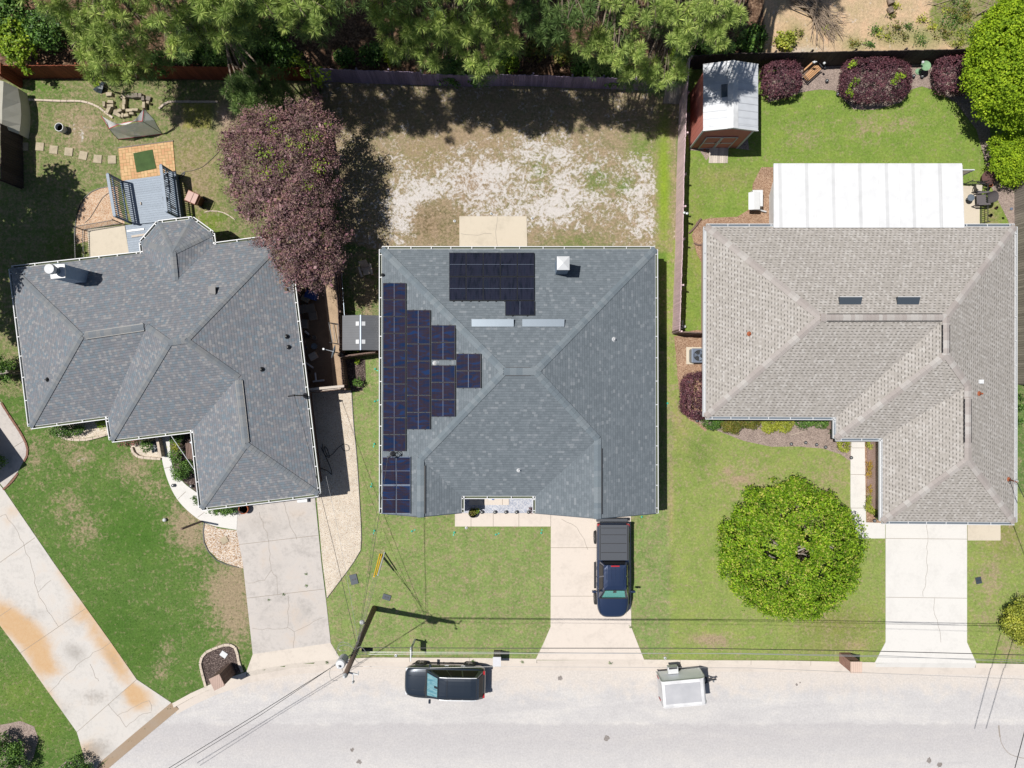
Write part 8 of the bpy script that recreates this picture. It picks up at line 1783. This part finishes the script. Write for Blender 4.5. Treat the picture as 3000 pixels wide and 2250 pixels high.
glass(pk, R, Q, 0, 1, .08, .92, .12, .9, 'rear_window')
b = MB(); b.face(Q(2, 3, .09, .91, .14, .92, .025)); o = b.xform(R).build('sunshade', M['shade_teal']); tag(o, 'teal sunshade behind the windscreen of the pickup', 'sunshade')
b = MB(); b.face(Q(2, 3, .43, .57, .68, .92, .032)); b.xform(R).build('mirror_notch', M['black'], o)
b = MB(); b.box((-.46, 0, 1.885), .07, .5, .02); b.xform(R).build('brake_lamp', M['red_lamp'], pk)
for y_ in (-.5, -.25, .0, .25, .5):
    b = MB(); b.beam((-.35, y_, 1.896), (.35, y_, 1.905), .035, .014); b.xform(R).build('roof_crease', M['paint_navy'], pk, bevel=.005)
for sg in (-1, 1):
    b = MB(); b.box((1.22, sg*1.16, 1.12), .12, .26, .24); b.beam((1.22, sg*.95, 1.2), (1.22, sg*1.1, 1.2), .06, .06); b.xform(R).build('side_mirror', M['paint_navy'], pk, bevel=.03)
    b = MB(); b.box((-2.72, sg*.88, .92), .14, .16, .3); b.xform(R).build('tail_light', M['red_lamp'], pk, bevel=.02)
    b = MB(); b.box((2.52, sg*.62, .84), .22, .28, .14); b.xform(R).build('headlight', M['clear_lamp'], pk, bevel=.03)
    for x_ in (-1.82, 1.86): wheel(pk, R, x_, sg*.93, .40, .27)
    b = MB(); b.beam((-.3, sg*1.0, .35), (1.3, sg*1.0, .35), .12, .05); b.xform(R).build('running_board', M['black'], pk)
    b = MB(); b.beam((1.55, sg*.42, 1.185), (2.6, sg*.40, 1.075), .04, .015); b.xform(R).build('bonnet_crease', M['paint_navy'], pk)
    for x_ in (-.2, .75): 
        b = MB(); b.beam((x_, sg*1.0, 1.0), (x_+.22, sg*1.0, 1.0), .02, .04); b.xform(R).build('door_handle', M['paint_navy'], pk)
b = MB(); b.box((-2.90, 0, .5), .2, 1.9, .14); b.beam((-3.0, 0, .5), (-3.08, 0, .5), .08, .08); b.xform(R).build('rear_bumper', M['tonneau'], pk, bevel=.04)
b = MB(); b.beam((1.62, -.85, 1.20), (1.62, .85, 1.20), .10, .02); b.xform(R).build('cowl', M['black'], pk)

# ---- white box trailer
tr = thing('cargo_trailer', gp(1981, 1991, -.1), 'small white box trailer with a rounded nose parked on the street', 'trailer')
R = Matrix.Translation(gp(1985, 1993, 0)-Vector((0, 0, .1))) @ Matrix.Rotation(.09, 4, 'Z')
M['trailer_white'] = dirty('trailer_white', C(250, 250, 252), .35, scale=1.5, scale2=12, amt2=.03, bmp=0); M['trailer_side'] = noisy('trailer_aluminium', [(.3, (.74, .76, .80)), (.7, (.82, .84, .86))], 2, 4, .35, scale2=20, amt2=.06, bmp=0); M['trailer_top'] = noisy('trailer_roof_panel', [(.3, C(198, 199, 204)[:3]), (.7, C(214, 214, 218)[:3])], 1.5, 4, .4, scale2=20, amt2=.05, bmp=0)
hx, hy, z0, z1 = 1.30, .76, .35, 1.85
side = [(-hx, z0), (-hx, z1-.08), (-hx+.06, z1-.01), (-hx+.14, z1), (hx-.35, z1), (hx-.15, z1-.05), (hx-.04, z1-.18), (hx+.02, z1-.42), (hx+.03, z0+.1), (hx, z0)]
b = MB(); k = len(side); vs = [(x, hy, z) for x, z in side]+[(x, -hy, z) for x, z in side]
b.idx(vs, [(i, (i+1) % k, k+(i+1) % k, k+i) for i in range(k)]); b.idx(vs[:k], [tuple(range(k))], 1); b.idx(vs[k:], [tuple(range(k))], 0)
b.xform(R).build('body', [M['trailer_white'], M['trailer_side']], tr)
b = MB(); b.box((-.10, 0, z1+.002), 2.1, 1.16, .02); b.xform(R).build('roof_panel', M['trailer_top'], tr, bevel=.01)
for y_ in (-hy, hy):
    b = MB(); 
    for i in range(k-1): b.beam((side[i][0], y_, side[i][1]), (side[i+1][0], y_, side[i+1][1]), .05, .05, up=(0, 1, 0))
    b.xform(R).build('edge_trim', M['trailer_white'], tr)
b = MB(); b.face([(-hx-.01, -.5, z0+.1), (-hx-.01, .5, z0+.1), (-hx-.01, .5, z1-.2), (-hx-.01, -.5, z1-.2)]); b.xform(R).build('rear_door', M['trailer_white'], tr)
for y_ in (-.66, .66):
    b = MB(); b.box((-hx-.03, y_, z0+.3), .03, .08, .4); b.xform(R).build('tail_light', M['red_lamp'], tr)
b = MB(); b.box((-.38, hy+.25, .62), .62, .42, .36); b.xform(R).build('side_box', M['white'], tr, bevel=.02)
b = MB(); b.box((-.38, hy+.40, .985), .5, .12, .03); b.beam((-.68, hy+.42, .75), (-.10, hy+.42, .75), .03, .3, 0); b.xform(R).build('vent_grille', M['dark'], tr)
b = MB(); b.beam((hx, .3, .4), (hx+.75, 0, .4), .07, .07); b.beam((hx, -.3, .4), (hx+.75, 0, .4), .07, .07); b.beam((hx+.6, 0, .42), (hx+1.0, 0, .42), .08, .08); b.beam((hx+.4, -.14, .44), (hx+.4, .14, .44), .12, .06); b.xform(R).build('tow_bar', M['dark'], tr)
b = MB(); b.tube([(hx+.75, .0, .02), (hx+.75, .0, .75)], .035); b.tube([(hx+.75, 0, .75), (hx+.78, .14, .78)], .02); b.xform(R).build('jack', M['steel'], tr)
for sg in (-1, 1):
    b = MB(); b.lathe((-.05, sg*(hy-.02), .28), [(0, -.09), (.28, -.09), (.28, .09), (0, .09)], 20, axis='y'); b.xform(R).build('wheel', M['rubber'], tr)

# ------------------------------------------------------------------ utility pole and wires
up_ = thing('utility_pole', gp(1096, 1782), 'leaning brown utility pole with a transformer beside the grey driveway', 'utility pole')
pb_ = gp(1096, 1782); pt = gp(1011, 1979, 10.0); pt = Vector(pt)
def pole_at(h): return pb_.lerp(pt, h/10.0)
M['pole_wood'] = boards('creosote_pole', (.13, .095, .075, 1), var=.05)
b = MB(); b.tube([pb_-Vector((0, 0, .2)), pole_at(5), pt], .175, .12, 14); b.build('pole', M['pole_wood'], up_, smooth=True)
b = MB(); c = pole_at(7.9)+Vector((-.42, .0, 0)); b.lathe(c, [(0, 0), (.22, 0), (.24, .05), (.24, .75), (.2, .82), (0, .84)], 18); b.beam(pole_at(8.4), c+Vector((.15, 0, .45)), .12, .12, 0); b.lathe(c+Vector((-.05, -.05, .82)), [(.05, 0), (.07, .05), (.04, .1), (.06, .18), (0, .2)], 10); b.build('transformer', M['white'], up_)
b = MB(); c = pole_at(2.6); l_ = gp(1061, 1822, 3.0); b.tube([c, c.lerp(l_, .5)+Vector((0, 0, .15)), l_+Vector((0, 0, .1))], .05); b.build('lamp_arm', M['dark'], up_)
b = MB(); b.lathe(l_, [(.0, -.05), (.12, -.02), (.14, .06), (.1, .16), (0, .18)], 16); b.build('lamp_head', M['white'], up_, smooth=True)
b = MB(); c = pole_at(9.6); b.beam(c, c+Vector((.55, -.12, .0)), .06, .06); b.tube([c+Vector((.3, -.1, 0)), c+Vector((.32, -.38, .1))], .03); b.lathe(c+Vector((.34, -.42, 0)), [(.0, 0), (.06, .05), (.04, .25), (0, .28)], 10); b.tube([c+Vector((.55, -.12, 0)), c+Vector((.62, .12, .25))], .03); b.lathe(pt, [(.12, 0), (.1, .08), (.05, .2), (0, .22)], 10); b.build('cutout_arm', M['white'], up_)
b = MB()
for (cx_, cy_, r1, r2, z) in ((-.55, .25, .35, .22, 7.0), (-.45, .05, .5, .35, 7.2), (.3, -.1, .3, .4, 7.2), (-.75, -.6, .35, .4, 8.2)):
    c = pole_at(z); b.tube([c+Vector((cx_+r1*math.cos(a), cy_+r2*math.sin(a), .1*math.sin(2*a))) for a in [i*math.pi/7 for i in range(12)]], .012, n=5)
b.build('cable_loop', M['wire_light'], up_)
b = MB(); b.tube([gp(1060, 1904, 6.5), gp(1092, 1903, 6.5)], .09); b.build('splice_case', M['black'], up_)
b = MB()
for k in range(7): c = pole_at(6.2+.25*k); b.lathe(c, [(.19-.003*k, 0), (.19-.003*k, .04)], 12, closed=False)
b.build('clamp', M['steel'], up_)
def wire(pts, r_, mat, label, sag=0.0):
    P = [Vector(p) for p in pts]; b = MB()
    if len(P) == 2:
        n = 16; P = [P[0].lerp(P[1], i/n)-Vector((0, 0, 4*sag*(i/n)*(1-i/n))) for i in range(n+1)]
    b.tube(P, r_, n=5); o = b.build('power_line', M[mat]); tag(o, label, 'wire')
ext = lambda a, c, t: a+(c-a)*t
w0 = pole_at(6.5)
wire([w0, gp(1450, 1899, 6.35), gp(2000, 1899, 6.2), gp(2500, 1906, 6.3), gp(3000, 1919, 6.5), gp(3500, 1932, 6.6)], .019, 'wire', 'thick black cable running east along the kerb')
wire([pole_at(7.1), gp(1450, 1911, 6.9), gp(2150, 1915, 6.8), gp(2600, 1925, 6.9), gp(3000, 1934, 7.0), gp(3500, 1944, 7.0)], .013, 'wire_light', 'thin pale wire running east, upper one of the kerb pair')
wire([pole_at(7.4), gp(1450, 1915, 7.1), gp(2150, 1914, 7.0), gp(2600, 1921, 7.1), gp(3000, 1941, 7.3), gp(3500, 1953, 7.3)], .012, 'wire_light', 'thin pale wire running east, lower one of the kerb pair')
wire([pole_at(8.9), gp(1260, 1957, 8.6), gp(1450, 1953, 8.6), gp(2200, 1957, 8.4), gp(3000, 1990, 8.9), gp(3500, 2010, 9)], .008, 'wire_light', 'very thin wire crossing over the SUV roof')
d0, d1 = pole_at(7.2), gp(495, 2250, 7.0); wire([d0, gp(760, 2088, 6.9), d1, ext(d0, d1, 1.5)], .016, 'wire', 'black wire running south-west over the road, upper one')
d0, d1 = pole_at(7.0), gp(515, 2248, 6.7); wire([d0, gp(765, 2094, 6.7), d1, ext(d0, d1, 1.5)], .013, 'wire', 'black wire running south-west over the road, lower one')
wire([pole_at(6.6), Vector(gp(1136, 1341, 4.0))], .012, 'wire', 'service drop from the pole to the middle house', .25)
wire([pole_at(6.5), Vector(gp(862, 1158, 4.0))], .012, 'wire', 'service drop from the pole to the left house', .3)
wire([pole_at(6.9), Vector(gp(1122, 1350, 4.2))], .007, 'wire', 'thin second drop from the pole toward the middle house', .35)
wire([pole_at(6.1), Vector(gp(955, 1395, 3.2))], .007, 'wire_light', 'thin second drop from the pole toward the left house', .3)
wire([gp(2978, 1412, 3.9), gp(3120, 1700, 6), gp(3300, 2100, 8)], .02, 'wire', 'service drop leaving the mast of the right house')
M['guy_yellow'] = plain('yellow_guard', (.85, .52, .03, 1), .5)
for k, (x, y, mt, lb, t, hh) in enumerate(((1113, 1623, 'guy_yellow', 'yellow guy wire guard rising from the sod', .26, 7.6), (1119, 1624, 'guy_yellow', 'second yellow guy wire guard beside the first', .24, 7.2), (1127, 1618, 'white', 'pale grey guy wire guard beside the yellow pair', .27, 6.8))):
    a = gp(x, y); c = pole_at(hh); r_ = thing('guy_wire', a, lb, 'guy wire'); 
    b = MB(); b.tube([a, c], .010, n=5); b.build('cable', M['wire_light'], r_); b = MB(); b.tube([a, a.lerp(c, t)], .04, n=8); b.build('guard', M[mt], r_)
# street wires whose shadows cross the road at the right edge
wire([gp(3050, 1960, 7), gp(2960, 2300, 7)], .02, 'wire', 'cross-street cable past the right edge, nearer one'); wire([gp(3100, 1960, 7), gp(3000, 2300, 7)], .02, 'wire', 'cross-street cable past the right edge, farther one')
# dark crack-seal mark and stains on the road
b = MB(); p = smoothpath([gp(2926, 2125, -.118), gp(2930, 2160, -.118), gp(2938, 2185, -.118), gp(2960, 2210, -.118), (gp(3000, 2222, -.118))], 6)
for i in range(len(p)-1):
    d = (p[i+1]-p[i]).normalized(); w_ = (.045 if i < 6 else .02); n_ = Vector((-d.y, d.x, 0))*w_; b.face([p[i]-n_, p[i+1]-n_, p[i+1]+n_, p[i]+n_])
o = b.build('road_mark', M['crack'], loc=(0, 0, 0)); tag(o, kind='structure')
M['stain'] = noisy('oil_stain', [(.35, C(170, 164, 160)[:3]), (.65, C(140, 130, 124)[:3])], 9, 5)
for i, (x, y, r_) in enumerate(((1778, 2162, 9), (1032, 2197, 7), (1052, 2232, 8), (1642, 1987, 8), (2722, 2227, 9), (2752, 2242, 9), (2334, 2006, 4), (2344, 2000, 3))):
    rr = random.Random(i); k = 14; c = gp(x, y, -.119); b = MB(); b.face([c+Vector((math.cos(a)*r_/S*rr.uniform(.5, 1.2), math.sin(a)*r_/S*rr.uniform(.5, 1.3), 0)) for a in [j*6.283/k for j in range(k)]]); o = b.build('road_stain', M['stain'], loc=(0, 0, 0)); tag(o, kind='structure')

# panel gaps and wipers on the two cars
def seam(root, o, a, c, name='panel_gap', w=.016, mat='black'):
    b = MB(); b.beam(a, c, w, .012); b.xform(o).build(name, M[mat], root)
Rs = Matrix.Translation((sx, sy, -.1)) @ Matrix.Rotation(math.pi-.02, 4, 'Z'); Rt = Matrix.Translation((tx, ty, .04)) @ Matrix.Rotation(-math.pi/2, 4, 'Z')
for sg in (-1, 1):
    seam(sv, Rs, (1.1, sg*.80, 1.045), (2.28, sg*.74, .93)); seam(pk, Rt, (1.66, sg*.84, 1.175), (2.66, sg*.78, 1.04))
    seam(sv, Rs, (1.12, sg*.1, 1.085), (1.22, sg*.1+.5, 1.10), 'wiper', .03); seam(pk, Rt, (1.66, sg*.3-.2, 1.20), (1.62, sg*.3+.25, 1.22), 'wiper', .03)
    seam(sv, Rs, (-.55, sg*.97, .5), (-.55, sg*.96, 1.0)); seam(sv, Rs, (.35, sg*.975, .5), (.35, sg*.965, 1.0)); seam(pk, Rt, (.42, sg*.992, .6), (.42, sg*.98, 1.14))
seam(sv, Rs, (-1.95, -.55, 1.685), (-1.95, .55, 1.685), 'panel_gap', .02); seam(sv, Rs, (-.2, -.5, 1.715), (-.2, .5, 1.715), 'panel_gap', .02)
for k in range(4): seam(pk, Rt, (2.0+.12*k, .1-.05*k, 1.145-.012*k), (2.03+.12*k, .12-.05*k, 1.145-.012*k), 'bird_dropping', .03, 'white')
